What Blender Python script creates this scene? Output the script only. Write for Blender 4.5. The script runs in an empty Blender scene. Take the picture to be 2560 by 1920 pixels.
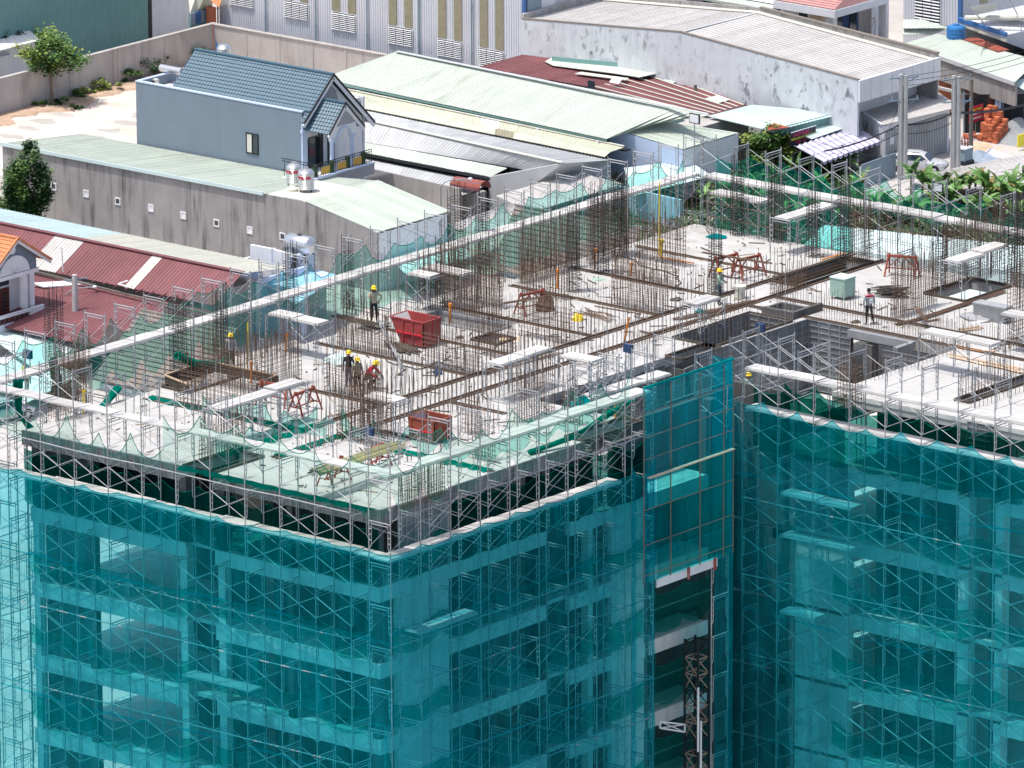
import bpy, math, random
import numpy as np
from mathutils import Vector, Matrix
R = math.radians
S = bpy.context.scene
COL = S.collection
rnd = random.Random(7)

# ---------------------------------------------------------------- camera
F = 19603.0
PITCH, YAW, ROLL = R(15.154), R(39.308), R(-0.214)
CAM = Vector((206.568, -243.368, 152.0))
fwv = Vector((-math.sin(YAW)*math.cos(PITCH), math.cos(YAW)*math.cos(PITCH), -math.sin(PITCH)))
rv = Vector((math.cos(YAW), math.sin(YAW), 0)); uv = rv.cross(fwv)
rt = rv*math.cos(ROLL)+uv*math.sin(ROLL); upv = uv*math.cos(ROLL)-rv*math.sin(ROLL)
cd = bpy.data.cameras.new('camera'); cam = bpy.data.objects.new('camera', cd); COL.objects.link(cam)
cam.matrix_world = Matrix.Translation(CAM) @ Matrix((rt, upv, -fwv)).transposed().to_4x4()
cd.sensor_width = 36; cd.sensor_fit = 'HORIZONTAL'; cd.lens = F/2560*36
cd.clip_start = 5; cd.clip_end = 4000
S.camera = cam

# ---------------------------------------------------------------- light
W = bpy.data.worlds.new('World'); S.world = W; W.use_nodes = True
nt = W.node_tree; nt.nodes.clear()
sky = nt.nodes.new('ShaderNodeTexSky'); sky.sky_type = 'NISHITA'; sky.sun_disc = False
SUN = Vector((-.17, -.27, 1)).normalized()
sky.sun_elevation = math.asin(SUN.z); sky.sun_rotation = math.atan2(SUN.x, SUN.y)
sky.air_density = .8; sky.dust_density = 3.5; sky.ozone_density = .6
bg = nt.nodes.new('ShaderNodeBackground'); bg.inputs[1].default_value = 0.15
wo = nt.nodes.new('ShaderNodeOutputWorld')
nt.links.new(sky.outputs[0], bg.inputs[0]); nt.links.new(bg.outputs[0], wo.inputs[0])
sd = bpy.data.lights.new('sun', 'SUN'); sd.energy = 2.7; sd.angle = R(0.5); sd.color = (1, .965, .92)
so = bpy.data.objects.new('sun', sd); COL.objects.link(so)
so.rotation_euler = (-SUN).to_track_quat('-Z', 'Y').to_euler(); so.location = (0, 0, 200)
S.view_settings.view_transform = 'Standard'; S.view_settings.look = 'None'
S.view_settings.exposure = 0.55; S.view_settings.gamma = 1
S.view_settings.use_curve_mapping = False
cy = S.cycles
cy.transparent_max_bounces = 24; cy.max_bounces = 6; cy.diffuse_bounces = 3
cy.use_denoising = True

# ---------------------------------------------------------------- where a point of the photograph lies at a known height / plane
def ray(px, py): return fwv*F + rt*(px-1280) - upv*(py-960)
def P(px, py, z):
    d = ray(px, py); return CAM + d*((z-CAM.z)/d.z)
def onp(px, py, axis, val):
    d = ray(px, py); return CAM + d*((val-CAM[axis])/d[axis])
K = 3.4563
def T1(x, y): return (x/K, y/K)
def T2(x, y): return (640+x/K, y/K)
def T3(x, y): return (1280+x/K, y/K)
def T4(x, y): return (1920+x/K, y/K)
def T5(x, y): return (x/K, 480+y/K)
def T6(x, y): return (640+x/K, 480+y/K)
def T7(x, y): return (1280+x/K, 480+y/K)
def T8(x, y): return (1920+x/K, 480+y/K)
def B5(x, y): return (x/K, 960+y/K)
def B6(x, y): return (640+x/K, 960+y/K)
def B7(x, y): return (1280+x/K, 960+y/K)
def B8(x, y): return (1920+x/K, 960+y/K)

# ---------------------------------------------------------------- materials
def newmat(name):
    m = bpy.data.materials.new(name); m.use_nodes = True
    n = m.node_tree; n.nodes.clear(); return m, n
def M(name, col, rough=.8, metal=0.0, var=.12, scale=1.2, streak=0.0, dirt=(.08, .07, .06), objvar=0.0,
      blotch=0.0, bscale=2.0, bcol=(.05, .05, .05), zs=1.0, joints=None, bump=0.0, spec=.4, moss=0.0, bvec=(1, 1, .55)):
    m, n = newmat(name); N = n.nodes; L = n.links
    out = N.new('ShaderNodeOutputMaterial'); b = N.new('ShaderNodeBsdfPrincipled')
    b.inputs['Roughness'].default_value = rough; b.inputs['Metallic'].default_value = metal
    b.inputs['Specular IOR Level'].default_value = spec
    L.new(b.outputs[0], out.inputs[0])
    g = N.new('ShaderNodeNewGeometry')
    def noise(sc, det, vs):
        mp = N.new('ShaderNodeVectorMath'); mp.operation = 'MULTIPLY'; mp.inputs[1].default_value = vs
        L.new(g.outputs['Position'], mp.inputs[0])
        t = N.new('ShaderNodeTexNoise'); t.inputs['Scale'].default_value = sc; t.inputs['Detail'].default_value = det
        t.inputs['Roughness'].default_value = .62
        L.new(mp.outputs[0], t.inputs[0]); return t.outputs[0]
    def mapr(src, a, b2, c=0.0, d=1.0):
        r = N.new('ShaderNodeMapRange'); r.inputs[1].default_value = a; r.inputs[2].default_value = b2
        r.inputs[3].default_value = c; r.inputs[4].default_value = d; L.new(src, r.inputs[0]); return r.outputs[0]
    def mix(f, a, b2):
        x = N.new('ShaderNodeMix'); x.data_type = 'RGBA'
        if isinstance(f, float): x.inputs[0].default_value = f
        else: L.new(f, x.inputs[0])
        for k, v in ((6, a), (7, b2)):
            if isinstance(v, tuple): x.inputs[k].default_value = (*v[:3], 1)
            else: L.new(v, x.inputs[k])
        return x.outputs[2]
    lo = tuple(c*(1-var) for c in col); hi = tuple(min(.95, c*(1+var)) for c in col)
    c = mix(mapr(noise(scale, 5, (1, 1, zs)), .3, .7), lo, hi)
    c = mix(mapr(noise(scale*9, 3, (1, 1, zs)), .35, .65, 0, .35), c, tuple(x*(1-var*1.2) for x in col))
    if streak:
        s = noise(1.7, 4, (1, 1, .09)); s2 = noise(.35, 2, (1, 1, .5))
        mm = N.new('ShaderNodeMath'); mm.operation = 'MULTIPLY'
        L.new(mapr(s, .48, .72), mm.inputs[0]); L.new(mapr(s2, .35, .6, .25, 1), mm.inputs[1])
        m2 = N.new('ShaderNodeMath'); m2.operation = 'MULTIPLY'; m2.inputs[1].default_value = streak; L.new(mm.outputs[0], m2.inputs[0])
        c = mix(m2.outputs[0], c, dirt)
    if blotch:
        t = noise(bscale, 8, bvec); t2 = noise(bscale*.18, 2, (1, 1, 1))
        mm = N.new('ShaderNodeMath'); mm.operation = 'MULTIPLY'
        L.new(mapr(t, .53, .62), mm.inputs[0]); L.new(mapr(t2, .42, .62), mm.inputs[1])
        m2 = N.new('ShaderNodeMath'); m2.operation = 'MULTIPLY'; m2.inputs[1].default_value = blotch; L.new(mm.outputs[0], m2.inputs[0])
        c = mix(m2.outputs[0], c, bcol)
    if joints:
        br = N.new('ShaderNodeTexBrick'); br.inputs['Scale'].default_value = 1.0
        br.inputs['Brick Width'].default_value = joints[0]; br.inputs['Row Height'].default_value = joints[1]
        br.inputs['Mortar Size'].default_value = .012; br.inputs['Mortar Smooth'].default_value = .4
        br.inputs['Color1'].default_value = (1, 1, 1, 1); br.inputs['Color2'].default_value = (joints[2],)*3+(1,)
        br.inputs['Mortar'].default_value = (joints[3],)*3+(1,)
        L.new(g.outputs['Position'], br.inputs[0])
        x = N.new('ShaderNodeMix'); x.data_type = 'RGBA'; x.blend_type = 'MULTIPLY'; x.inputs[0].default_value = 1
        L.new(c, x.inputs[6]); L.new(br.outputs[0], x.inputs[7]); c = x.outputs[2]
    if objvar:
        oi = N.new('ShaderNodeObjectInfo'); v = mapr(oi.outputs['Random'], 0, 1, 1-objvar, 1+objvar)
        h = N.new('ShaderNodeHueSaturation'); L.new(v, h.inputs['Value']); L.new(c, h.inputs['Color']); c = h.outputs[0]
    L.new(c, b.inputs['Base Color'])
    if bump:
        bp = N.new('ShaderNodeBump'); bp.inputs['Strength'].default_value = bump; bp.inputs['Distance'].default_value = .05
        L.new(noise(scale*6, 5, (1, 1, 1)), bp.inputs['Height']); L.new(bp.outputs[0], b.inputs['Normal'])
    return m
def NET(name, tint, body, fac, weave=26.0):
    m, n = newmat(name); N = n.nodes; L = n.links
    out = N.new('ShaderNodeOutputMaterial'); tr = N.new('ShaderNodeBsdfTransparent'); tr.inputs[0].default_value = (*tint, 1)
    df = N.new('ShaderNodeBsdfDiffuse'); df.inputs[0].default_value = (*body, 1)
    tl = N.new('ShaderNodeBsdfTranslucent'); tl.inputs[0].default_value = (*body, 1)
    a = N.new('ShaderNodeMixShader'); a.inputs[0].default_value = .5; L.new(df.outputs[0], a.inputs[1]); L.new(tl.outputs[0], a.inputs[2])
    g = N.new('ShaderNodeNewGeometry'); t = N.new('ShaderNodeTexNoise'); t.inputs['Scale'].default_value = .55; t.inputs['Detail'].default_value = 5
    mp = N.new('ShaderNodeVectorMath'); mp.operation = 'MULTIPLY'; mp.inputs[1].default_value = (1, 1, .6)
    L.new(g.outputs['Position'], mp.inputs[0]); L.new(mp.outputs[0], t.inputs[0])
    r = N.new('ShaderNodeMapRange'); r.inputs[1].default_value = .3; r.inputs[2].default_value = .7
    r.inputs[3].default_value = fac*.75; r.inputs[4].default_value = fac*1.3; L.new(t.outputs[0], r.inputs[0])
    t2 = N.new('ShaderNodeTexNoise'); t2.inputs['Scale'].default_value = 3.2; t2.inputs['Detail'].default_value = 4
    mp2 = N.new('ShaderNodeVectorMath'); mp2.operation = 'MULTIPLY'; mp2.inputs[1].default_value = (1, 1, .16)
    L.new(g.outputs['Position'], mp2.inputs[0]); L.new(mp2.outputs[0], t2.inputs[0])
    r2 = N.new('ShaderNodeMapRange'); r2.inputs[1].default_value = .35; r2.inputs[2].default_value = .68; r2.inputs[3].default_value = .8; r2.inputs[4].default_value = 1.3; L.new(t2.outputs[0], r2.inputs[0])
    mu0 = N.new('ShaderNodeMath'); mu0.operation = 'MULTIPLY'; L.new(r.outputs[0], mu0.inputs[0]); L.new(r2.outputs[0], mu0.inputs[1])
    sp_ = N.new('ShaderNodeSeparateXYZ'); L.new(g.outputs['Position'], sp_.inputs[0]); ad = N.new('ShaderNodeMath'); ad.operation = 'ADD'; L.new(sp_.outputs[0], ad.inputs[0]); L.new(sp_.outputs[1], ad.inputs[1])
    cb = N.new('ShaderNodeCombineXYZ'); L.new(ad.outputs[0], cb.inputs[0]); L.new(sp_.outputs[2], cb.inputs[1])
    br = N.new('ShaderNodeTexBrick'); br.inputs['Scale'].default_value = 1; br.inputs['Brick Width'].default_value = 5.9; br.inputs['Row Height'].default_value = 3.65; br.inputs['Mortar Size'].default_value = .03
    br.inputs['Color1'].default_value = (.82,)*3+(1,); br.inputs['Color2'].default_value = (1.2,)*3+(1,); br.inputs['Mortar'].default_value = (1.6,)*3+(1,); L.new(cb.outputs[0], br.inputs[0])
    mu = N.new('ShaderNodeMath'); mu.operation = 'MULTIPLY'; L.new(mu0.outputs[0], mu.inputs[0]); L.new(br.outputs[0], mu.inputs[1])
    b = N.new('ShaderNodeMixShader'); L.new(mu.outputs[0], b.inputs[0]); L.new(tr.outputs[0], b.inputs[1]); L.new(a.outputs[0], b.inputs[2])
    L.new(b.outputs[0], out.inputs[0]); return m
m_galv = M('galvanised_tube', (.36, .375, .39), .5, .25, .18, 3, objvar=.18)
m_rust_tube = M('rusty_tube', (.33, .25, .2), .7, .1, .3, 5)
m_plank = M('steel_plank', (.52, .51, .49), .6, .0, .14, 2.5, objvar=.14)
m_woodplank = M('timber_plank', (.50, .38, .27), .8, 0, .25, 4, objvar=.2)
m_deck = M('deck_board', (.475, .47, .455), .75, 0, .10, .8, joints=(1.2, .45, .93, .74), blotch=.6, bscale=.8, bcol=(.30, .275, .25), streak=0)
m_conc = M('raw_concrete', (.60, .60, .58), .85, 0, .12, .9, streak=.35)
m_concd = M('dark_shade_concrete', (.10, .10, .10), .9, 0, .25, .9, streak=.4)  # raw concrete darkened in colour to stand in for interior shade
m_alu = M('aluminium_form', (.36, .37, .38), .5, .3, .16, 1.6, objvar=.16, streak=.3, dirt=(.2, .2, .2))
m_rebar = M('rebar_rust', (.15, .095, .068), .8, .1, .35, 6)
m_rebar2 = M('rebar_dark', (.06, .05, .045), .75, .2, .3, 6)
m_browns = M('rusty_form', (.13, .095, .07), .85, .1, .4, 3)
m_teal = NET('teal_net', (.32, .85, .92), (.0, .41, .49), .25)
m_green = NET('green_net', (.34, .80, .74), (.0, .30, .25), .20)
m_far = NET('far_green_net', (.58, .90, .84), (.0, .38, .31), .13)
m_skirt = NET('skirt_net_shaded', (.12, .44, .38), (.0, .10, .08), .35)  # green net tinted darker, standing in for the shade below the deck
m_thin = NET('thin_green_net', (.78, .92, .87), (.0, .40, .32), .09)
m_greenbulk = NET('bunched_net', (.05, .35, .27), (.0, .33, .25), .55)
m_tealbulk = NET('bunched_teal', (.05, .4, .4), (.0, .42, .45), .6)
m_ground = M('ground', (.42, .395, .36), .95, 0, .18, .12, blotch=.3, bscale=.5, bcol=(.25, .22, .18))
m_sand = M('brown_earth', (.46, .33, .24), .95, 0, .25, .8)
m_dirt = M('dirt_lot', (.64, .55, .48), .95, 0, .16, .3, blotch=.4, bscale=.28, bcol=(.46, .34, .25), bump=.6, bvec=(.5, 1.7, 1))
m_road = M('road', (.45, .43, .41), .95, 0, .1, .4)
m_bluewall = M('blue_render', (.175, .225, .275), .85, 0, .05, .5, streak=.12)
m_bluetrim = M('light_blue_trim', (.48, .58, .74), .7, 0, .05, 1)
m_white = M('white_paint', (.72, .73, .75), .7, 0, .06, 1.2, streak=.12)
m_wwhite = M('mouldy_white', (.62, .64, .66), .85, 0, .08, .9, streak=.32, dirt=(.25, .26, .27), blotch=.8, bscale=1.9, bcol=(.10, .11, .12))
m_greywall = M('stained_cement', (.315, .30, .29), .9, 0, .12, .7, streak=.95, dirt=(.07, .068, .07))
m_bwall = M('boundary_cement', (.42, .40, .385), .9, 0, .12, .6, streak=.5, dirt=(.16, .14, .13), blotch=.4, bscale=.7, bcol=(.16, .13, .11))
m_tealsheet = M('teal_sheet', (.20, .37, .345), .55, .1, .06, .4)
m_whitesheet = M('white_sheet', (.60, .62, .66), .5, .1, .06, .6, objvar=.05)
m_palegreen = M('pale_green_sheet', (.49, .545, .475), .6, 0, .08, .35, objvar=.06, blotch=.5, bscale=.6, bcol=(.36, .38, .31), bvec=(1.6, .3, .3))
m_paleyellow = M('pale_yellow_sheet', (.52, .54, .42), .5, .05, .08, .5, objvar=.05, blotch=.3, bcol=(.35, .28, .16))
m_greysheet = M('zinc_sheet', (.49, .505, .51), .6, 0, .08, .4, objvar=.07, blotch=.5, bscale=.6, bcol=(.33, .33, .32), bvec=(1.6, .3, .3))
m_oldsheet = M('weathered_fibre', (.49, .475, .455), .85, 0, .12, .5, objvar=.06, blotch=.4, bcol=(.33, .31, .29))
m_redsheet = M('red_sheet', (.20, .075, .082), .7, 0, .16, .5, objvar=.10, blotch=.35, bcol=(.12, .06, .055))
m_cyan = M('pale_cyan_sheet', (.54, .66, .65), .55, 0, .06, .5, objvar=.05)
m_cream = M('cream_sheet', (.58, .58, .50), .6, 0, .05, .6, objvar=.04)
m_clear = M('translucent_sheet', (.75, .76, .76), .5, 0, .05, 1)
m_amber = M('amber_sheet', (.27, .25, .17), .4, 0, .15, 2)
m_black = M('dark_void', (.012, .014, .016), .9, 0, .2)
m_glass = M('dark_glass', (.02, .035, .05), .08, 0, .2, 1, spec=.8)
m_iron = M('black_iron', (.025, .03, .035), .5, .3, .2)
m_bluetile = M('blue_tile', (.06, .125, .175), .45, 0, .1, 1.5)
m_pinktile = M('pink_tile', (.50, .27, .25), .7, 0, .12, 2)
m_orangetile = M('orange_tile', (.56, .22, .095), .7, 0, .14, 2)
m_aluplate = M('alu_plate_shaded', (.20, .21, .22), .6, .2, .2, 1.6, objvar=.2)  # aluminium with the shade of the recess between ribs put into its colour
m_browntile = M('brown_tile', (.22, .19, .165), .85, 0, .16, 1.5, blotch=.3, bcol=(.13, .12, .11))
m_stucco = M('grey_stucco', (.33, .33, .35), .9, 0, .25, 14)
m_steel = M('stainless', (.62, .63, .64), .28, .75, .1, 2)
m_pole = M('pole_concrete', (.46, .46, .45), .9, 0, .12, 2, streak=.3)
m_polewood = M('pole_dark', (.16, .14, .12), .9, 0, .2, 2)
m_brick = M('red_brick', (.36, .12, .07), .9, 0, .25, 5, joints=(.44, .2, .85, .7), objvar=.2)
m_newbrick = M('new_brick', (.50, .15, .075), .9, 0, .2, 4, objvar=.25)
m_red = M('red_paint', (.36, .05, .05), .65, 0, .3, 2, streak=.5, dirt=(.2, .07, .05), blotch=.6, bscale=2.6, bcol=(.34, .28, .26))
m_startr = M('starter_bar', (.20, .15, .115), .8, .1, .35, 6)
m_redor = M('orange_red_paint', (.31, .075, .045), .7, 0, .3, 2, streak=.5, dirt=(.15, .06, .04), blotch=.5, bscale=2.6, bcol=(.3, .24, .2))
m_orange = M('orange_pipe', (.75, .25, .03), .5, 0, .1)
m_yellow = M('yellow_plastic', (.80, .58, .02), .35, 0, .05)
m_gbox = M('mint_paint', (.30, .45, .38), .6, 0, .08, 1)
m_bamboo = M('bamboo', (.32, .32, .16), .6, 0, .3, 3, objvar=.2)
m_purple = M('lilac_tarp', (.56, .50, .66), .8, 0, .1, 1.5, objvar=.04)
m_blue = M('blue_plastic', (.03, .17, .42), .4, 0, .08)
m_bluesteel = M('blue_steel', (.05, .15, .36), .45, 0, .08)
m_tarp = M('grey_blue_tarp', (.28, .34, .42), .7, 0, .25, 1.5)
m_tan = M('tan_sheet', (.60, .45, .30), .9, 0, .2, 2)
m_gravel = M('gravel', (.33, .35, .37), .95, 0, .3, 8, bump=1)
m_cable = M('black_cable', (.012, .016, .022), .6, 0, .1)
m_car = M('car_silver', (.62, .63, .65), .25, .25, .03, 1)
m_tyre = M('tyre', (.018, .018, .02), .8, 0, .1)
m_leaf = M('leaf', (.085, .175, .035), .6, 0, .45, 2.2, objvar=.15)
m_leaf2 = M('yellow_leaf', (.21, .27, .05), .6, 0, .4, 2.2)
m_dleaf = M('dark_leaf', (.035, .09, .028), .6, 0, .45, 1.6)
m_banana = M('banana_leaf', (.12, .25, .06), .5, 0, .35, 1.4, objvar=.35)
m_bananadry = M('dry_banana_leaf', (.26, .20, .06), .7, 0, .3, 2)
m_bark = M('bark', (.22, .17, .12), .9, 0, .2, 5)
m_skin = M('skin', (.32, .17, .10), .6, 0, .05)
m_black_c = M('black_cloth', (.018, .02, .026), .9, 0, .2, 6)
m_khaki = M('khaki_cloth', (.34, .33, .24), .9, 0, .15, 6)
m_redc = M('red_cloth', (.55, .02, .04), .9, 0, .15, 6)
m_greyc = M('grey_cloth', (.38, .42, .44), .9, 0, .15, 6)
m_vest = M('vest_cloth', (.30, .42, .34), .9, 0, .2, 6)
m_navy = M('navy_cloth', (.03, .06, .14), .9, 0, .2, 6)
m_jeans = M('slate_cloth', (.07, .09, .12), .9, 0, .2, 6)
m_doorred = M('dark_red_door', (.10, .025, .02), .5, 0, .2)
m_sign = M('sign_black', (.02, .02, .035), .5, 0, .1)
m_magenta = M('magenta_print', (.75, .03, .16), .5, 0, .05)
m_yelprint = M('yellow_print', (.85, .72, .05), .5, 0, .05)
m_redsign = M('sign_red', (.45, .01, .04), .5, 0, .05)
m_wprint = M('white_print', (.8, .8, .8), .5, 0, .05)
m_gold = M('gilt', (.55, .33, .06), .5, .2, .2, 8)
m_trafo = M('blue_grey_paint', (.22, .30, .36), .5, 0, .08)
m_fibreboard = M('dark_ply', (.09, .075, .06), .9, 0, .3, 2)

# ---------------------------------------------------------------- mesh building
ORG = {}
class MB:
    def __init__(s): s.v = []; s.f = []
    def add(s, vs, fs):
        o = len(s.v); s.v += [tuple(v) for v in vs]; s.f += [tuple(i+o for i in f) for f in fs]; return s
    def box(s, x0, y0, z0, x1, y1, z1):
        x0, x1 = min(x0, x1), max(x0, x1); y0, y1 = min(y0, y1), max(y0, y1); z0, z1 = min(z0, z1), max(z0, z1)
        return s.add([(x0,y0,z0),(x1,y0,z0),(x1,y1,z0),(x0,y1,z0),(x0,y0,z1),(x1,y0,z1),(x1,y1,z1),(x0,y1,z1)],
                     [(0,3,2,1),(4,5,6,7),(0,1,5,4),(1,2,6,5),(2,3,7,6),(3,0,4,7)])
    def prism(s, poly, vec):
        vec = Vector(vec); p = [Vector(q) for q in poly]; n = len(p)
        return s.add(p+[q+vec for q in p], [tuple(range(n))[::-1], tuple(range(n, 2*n))]+[(i, (i+1) % n, (i+1) % n+n, i+n) for i in range(n)])
    def tube(s, a, b, r, n=5, r2=None, cap=False):
        a = Vector(a); b = Vector(b); d = (b-a)
        if d.length < 1e-6: return s
        d.normalize(); h = Vector((0, 0, 1)) if abs(d.z) < .9 else Vector((1, 0, 0))
        u = d.cross(h).normalized(); w = d.cross(u); r2 = r if r2 is None else r2
        vs = [a+(u*math.cos(2*math.pi*i/n)+w*math.sin(2*math.pi*i/n))*r for i in range(n)]
        vs += [b+(u*math.cos(2*math.pi*i/n)+w*math.sin(2*math.pi*i/n))*r2 for i in range(n)]
        fs = [(i, (i+1) % n, (i+1) % n+n, i+n) for i in range(n)]
        if cap: fs += [tuple(range(n))[::-1], tuple(range(n, 2*n))]
        return s.add(vs, fs)
    def path(s, pts, r, n=5):
        for a, b in zip(pts, pts[1:]): s.tube(a, b, r, n)
        return s
    def lathe(s, c, prof, n=16, axis='z'):
        c = Vector(c); vs = []
        for r, z in prof:
            for i in range(n):
                a = 2*math.pi*i/n
                q = (r*math.cos(a), r*math.sin(a), z)
                if axis == 'x': q = (q[2], q[0], q[1])
                if axis == 'y': q = (q[0], q[2], q[1])
                vs.append(c+Vector(q))
        fs = []
        for k in range(len(prof)-1):
            for i in range(n): fs.append((k*n+i, k*n+(i+1) % n, (k+1)*n+(i+1) % n, (k+1)*n+i))
        fs += [tuple(range(n))[::-1], tuple(range((len(prof)-1)*n, len(prof)*n))]
        return s.add(vs, fs)
    def bar(s, a, b, w, h):
        """square bar from a to b, w wide across, h tall"""
        a = Vector(a); b = Vector(b); d = (b-a).normalized(); hh = Vector((0, 0, 1)) if abs(d.z) < .95 else Vector((1, 0, 0))
        u = d.cross(hh).normalized()*w/2; k = u.normalized().cross(d)*h/2
        return s.prism([a-u-k, a+u-k, a+u+k, a-u+k], b-a)
    def mesh(s, name, m, off=(0, 0, 0), smooth=False):
        me = bpy.data.meshes.new(name); o = Vector(off)
        me.from_pydata([tuple(Vector(v)-o) for v in s.v], [], s.f)
        for mm in (m if isinstance(m, (list, tuple)) else [m]): me.materials.append(mm)
        if smooth:
            me.polygons.foreach_set('use_smooth', [True]*len(me.polygons))
        me.update(); return me
    def build(s, name, m, parent=None, smooth=False, **kw):
        if parent is not None: off = ORG[parent.name]
        else:
            a = np.array(s.v); off = Vector(((a[:, 0].min()+a[:, 0].max())/2, (a[:, 1].min()+a[:, 1].max())/2, a[:, 2].min()))
        me = s.mesh(name, m, off, smooth); o = bpy.data.objects.new(name, me); COL.objects.link(o)
        if parent is not None: o.parent = parent
        else: o.location = off
        ORG[o.name] = off
        tag(o, **kw); return o
def tag(o, label=None, cat=None, group=None, kind=None):
    if label: o['label'] = label
    if cat: o['category'] = cat
    if group: o['group'] = group
    if kind: o['kind'] = kind
    return o
def thing(name, loc, label, cat, group=None):
    o = bpy.data.objects.new(name, None); COL.objects.link(o); o.location = loc; ORG[o.name] = Vector(loc)
    o.empty_display_size = .3
    return tag(o, label, cat, group)
def inst(name, me, parent, loc, rz=0.0, scale=None):
    o = bpy.data.objects.new(name, me); COL.objects.link(o); o.parent = parent
    o.location = Vector(loc)-ORG[parent.name]; o.rotation_euler = (0, 0, rz)
    if scale: o.scale = scale
    ORG[o.name] = Vector(loc)
    return o
def copy_tree(src, loc, rz, label=None, group=None):
    r = src.copy(); COL.objects.link(r); r.location = loc; r.rotation_euler = (0, 0, rz)
    if label: r['label'] = label
    if group: r['group'] = group
    for ch in src.children:
        c = ch.copy(); COL.objects.link(c); c.parent = r
        for g in ch.children:
            d = g.copy(); COL.objects.link(d); d.parent = c
    ORG[r.name] = Vector(loc)
    return r
def struct(name, mb, m, **kw): return mb.build(name, m, None, kind='structure', **kw)
def lerp(a, b, t): return Vector(a)*(1-t)+Vector(b)*t
def sheets(parent, A, B, C, D, m, w=1.0, th=.05, rib=.03, name='roof_sheet', jit=.012, odd=None):
    """roof of single sheets; A-B is one edge the sheets are laid along, D-C the opposite edge"""
    A, B, C, D = map(Vector, (A, B, C, D)); n = max(1, round(((B-A).length+(C-D).length)/2/w))
    nrm = (B-A).cross(D-A).normalized()
    if nrm.z < 0: nrm = -nrm
    for i in range(n):
        t0, t1 = i/n, (i+1)/n-.0006
        a, b, c, d = lerp(A, B, t0), lerp(A, B, t1), lerp(D, C, t1), lerp(D, C, t0)
        h = nrm*rnd.uniform(0, jit); mb = MB()
        mb.prism([a+h-nrm*th, b+h-nrm*th, c+h-nrm*th, d+h-nrm*th], nrm*th)
        for s in (0.04, .36, .68):
            e = min(.98, s+.09); q = [lerp(a, b, s), lerp(a, b, e), lerp(d, c, e), lerp(d, c, s)]
            mb.prism([v+h+nrm*.001 for v in q], nrm*rib)
        mb.build(name, (odd[i] if odd and i in odd else m), parent)
def tiles(parent, A, B, C, D, m, tw=.3, tl=.36, name='roof_tiles', th=.07):
    """tiled slope: A-B ridge, D-C eave"""
    A, B, C, D = map(Vector, (A, B, C, D)); n = round((B-A).length/tw); k = round((D-A).length/tl)
    nrm = (B-A).cross(D-A).normalized()
    if nrm.z < 0: nrm = -nrm
    mb = MB()
    mb.prism([A-nrm*.08, B-nrm*.08, C-nrm*.08, D-nrm*.08], nrm*.07)
    for j in range(k):
        for i in range(n):
            def q(s, t): return lerp(lerp(A, B, s), lerp(D, C, s), t)
            s0, s1 = i/n, (i+1)/n; sm = (s0+s1)/2; t0, t1 = j/k, (j+1)/k
            lo, hi = nrm*.005, nrm*th; u = nrm*.035
            a0, am, a1 = q(s0, t0)+lo*.2, q(sm, t0)+u, q(s1, t0)+lo*.2
            b0, bm, b1 = q(s0, t1)+hi*.7, q(sm, t1)+hi+u, q(s1, t1)+hi*.7
            mb.add([a0, am, a1, b0, bm, b1, q(s0, t1), q(s1, t1)], [(0, 1, 4, 3), (1, 2, 5, 4), (3, 4, 5, 7, 6)])
    mb.build(name, m, parent, kind='stuff')
    rg = MB(); rg.bar(A+nrm*.06, B+nrm*.06, .26, .12); rg.build('ridge_cap', m, parent)
def hbox(parent, name, m, x0, y0, z0, x1, y1, z1, **kw): return MB().box(x0, y0, z0, x1, y1, z1).build(name, m, parent, **kw)
def mold(parent, name, m, *boxes, **kw):
    b = MB()
    for q in boxes: b.box(*q)
    return b.build(name, m, parent, **kw)
# ================================================================ the tower under construction
ZD = 60.0; FL = 3.4
bld = thing('unfinished_building', (-10, 24, 0), 'concrete apartment block under construction, open top deck with rebar, wrapped in scaffolding and teal nets', 'building')
MAIN = (-20.5, 0, 0, 48); WING = (0, 27.4, 16, 48)
holes = [(-6.1, 18.0, 0, 27.4), (-5.1, 27.4, 3.4, 36.9), (-6.1, 27.4, -5.1, 30.2), (-7.9, 30.2, -5.4, 36.0),
         (-19.4, 25.6, -15.0, 27.2), (-10.75, 41.3, -9.1, 47.2), (-3.7, 43.9, -1.3, 47.6), (-20.5, 9.2, -18.9, 13.6),
         (-1.1, 13.9, 0, 18.0), (-11.1, 0, -9.3, 3.3), (-14.9, 24.2, -13.4, 25.6), (8.6, 29.5, 9.4, 36.9)]
chans = [(-11.05, 3.3, -10.75, 48), (-9.1, 3.5, -8.8, 48), (-19.9, 7.25, -11.05, 7.85), (-15.2, 12.85, -11.05, 13.15),
         (-20.2, 19.25, -11.05, 19.5), (-19.9, 23.2, -11.05, 23.42), (-19.9, 28.1, -11.05, 28.35), (-19.9, 33.0, -11.05, 33.25), (-19.9, 37.4, -11.05, 37.65),
         (-8.8, 15.2, -5.6, 15.45), (-5.6, 7.6, 0, 7.8), (-8.8, 39.0, 16, 39.3), (-8.8, 36.95, 16, 37.2), (-1.2, 39.3, -.95, 43.9),
         (-19.9, 42.6, -11.05, 42.8), (-8.8, 9.6, -5.6, 9.8), (6.1, 39.3, 6.35, 48)]
xs = sorted(set([-20.5, 0, 16]+[v for h in holes+chans for v in (h[0], h[2])]))
ys = sorted(set([0, 27.4, 48]+[v for h in holes+chans for v in (h[1], h[3])]))
deck, pan = MB(), MB()
def inside(r, x, y): return r[0] < x < r[2] and r[1] < y < r[3]
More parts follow.
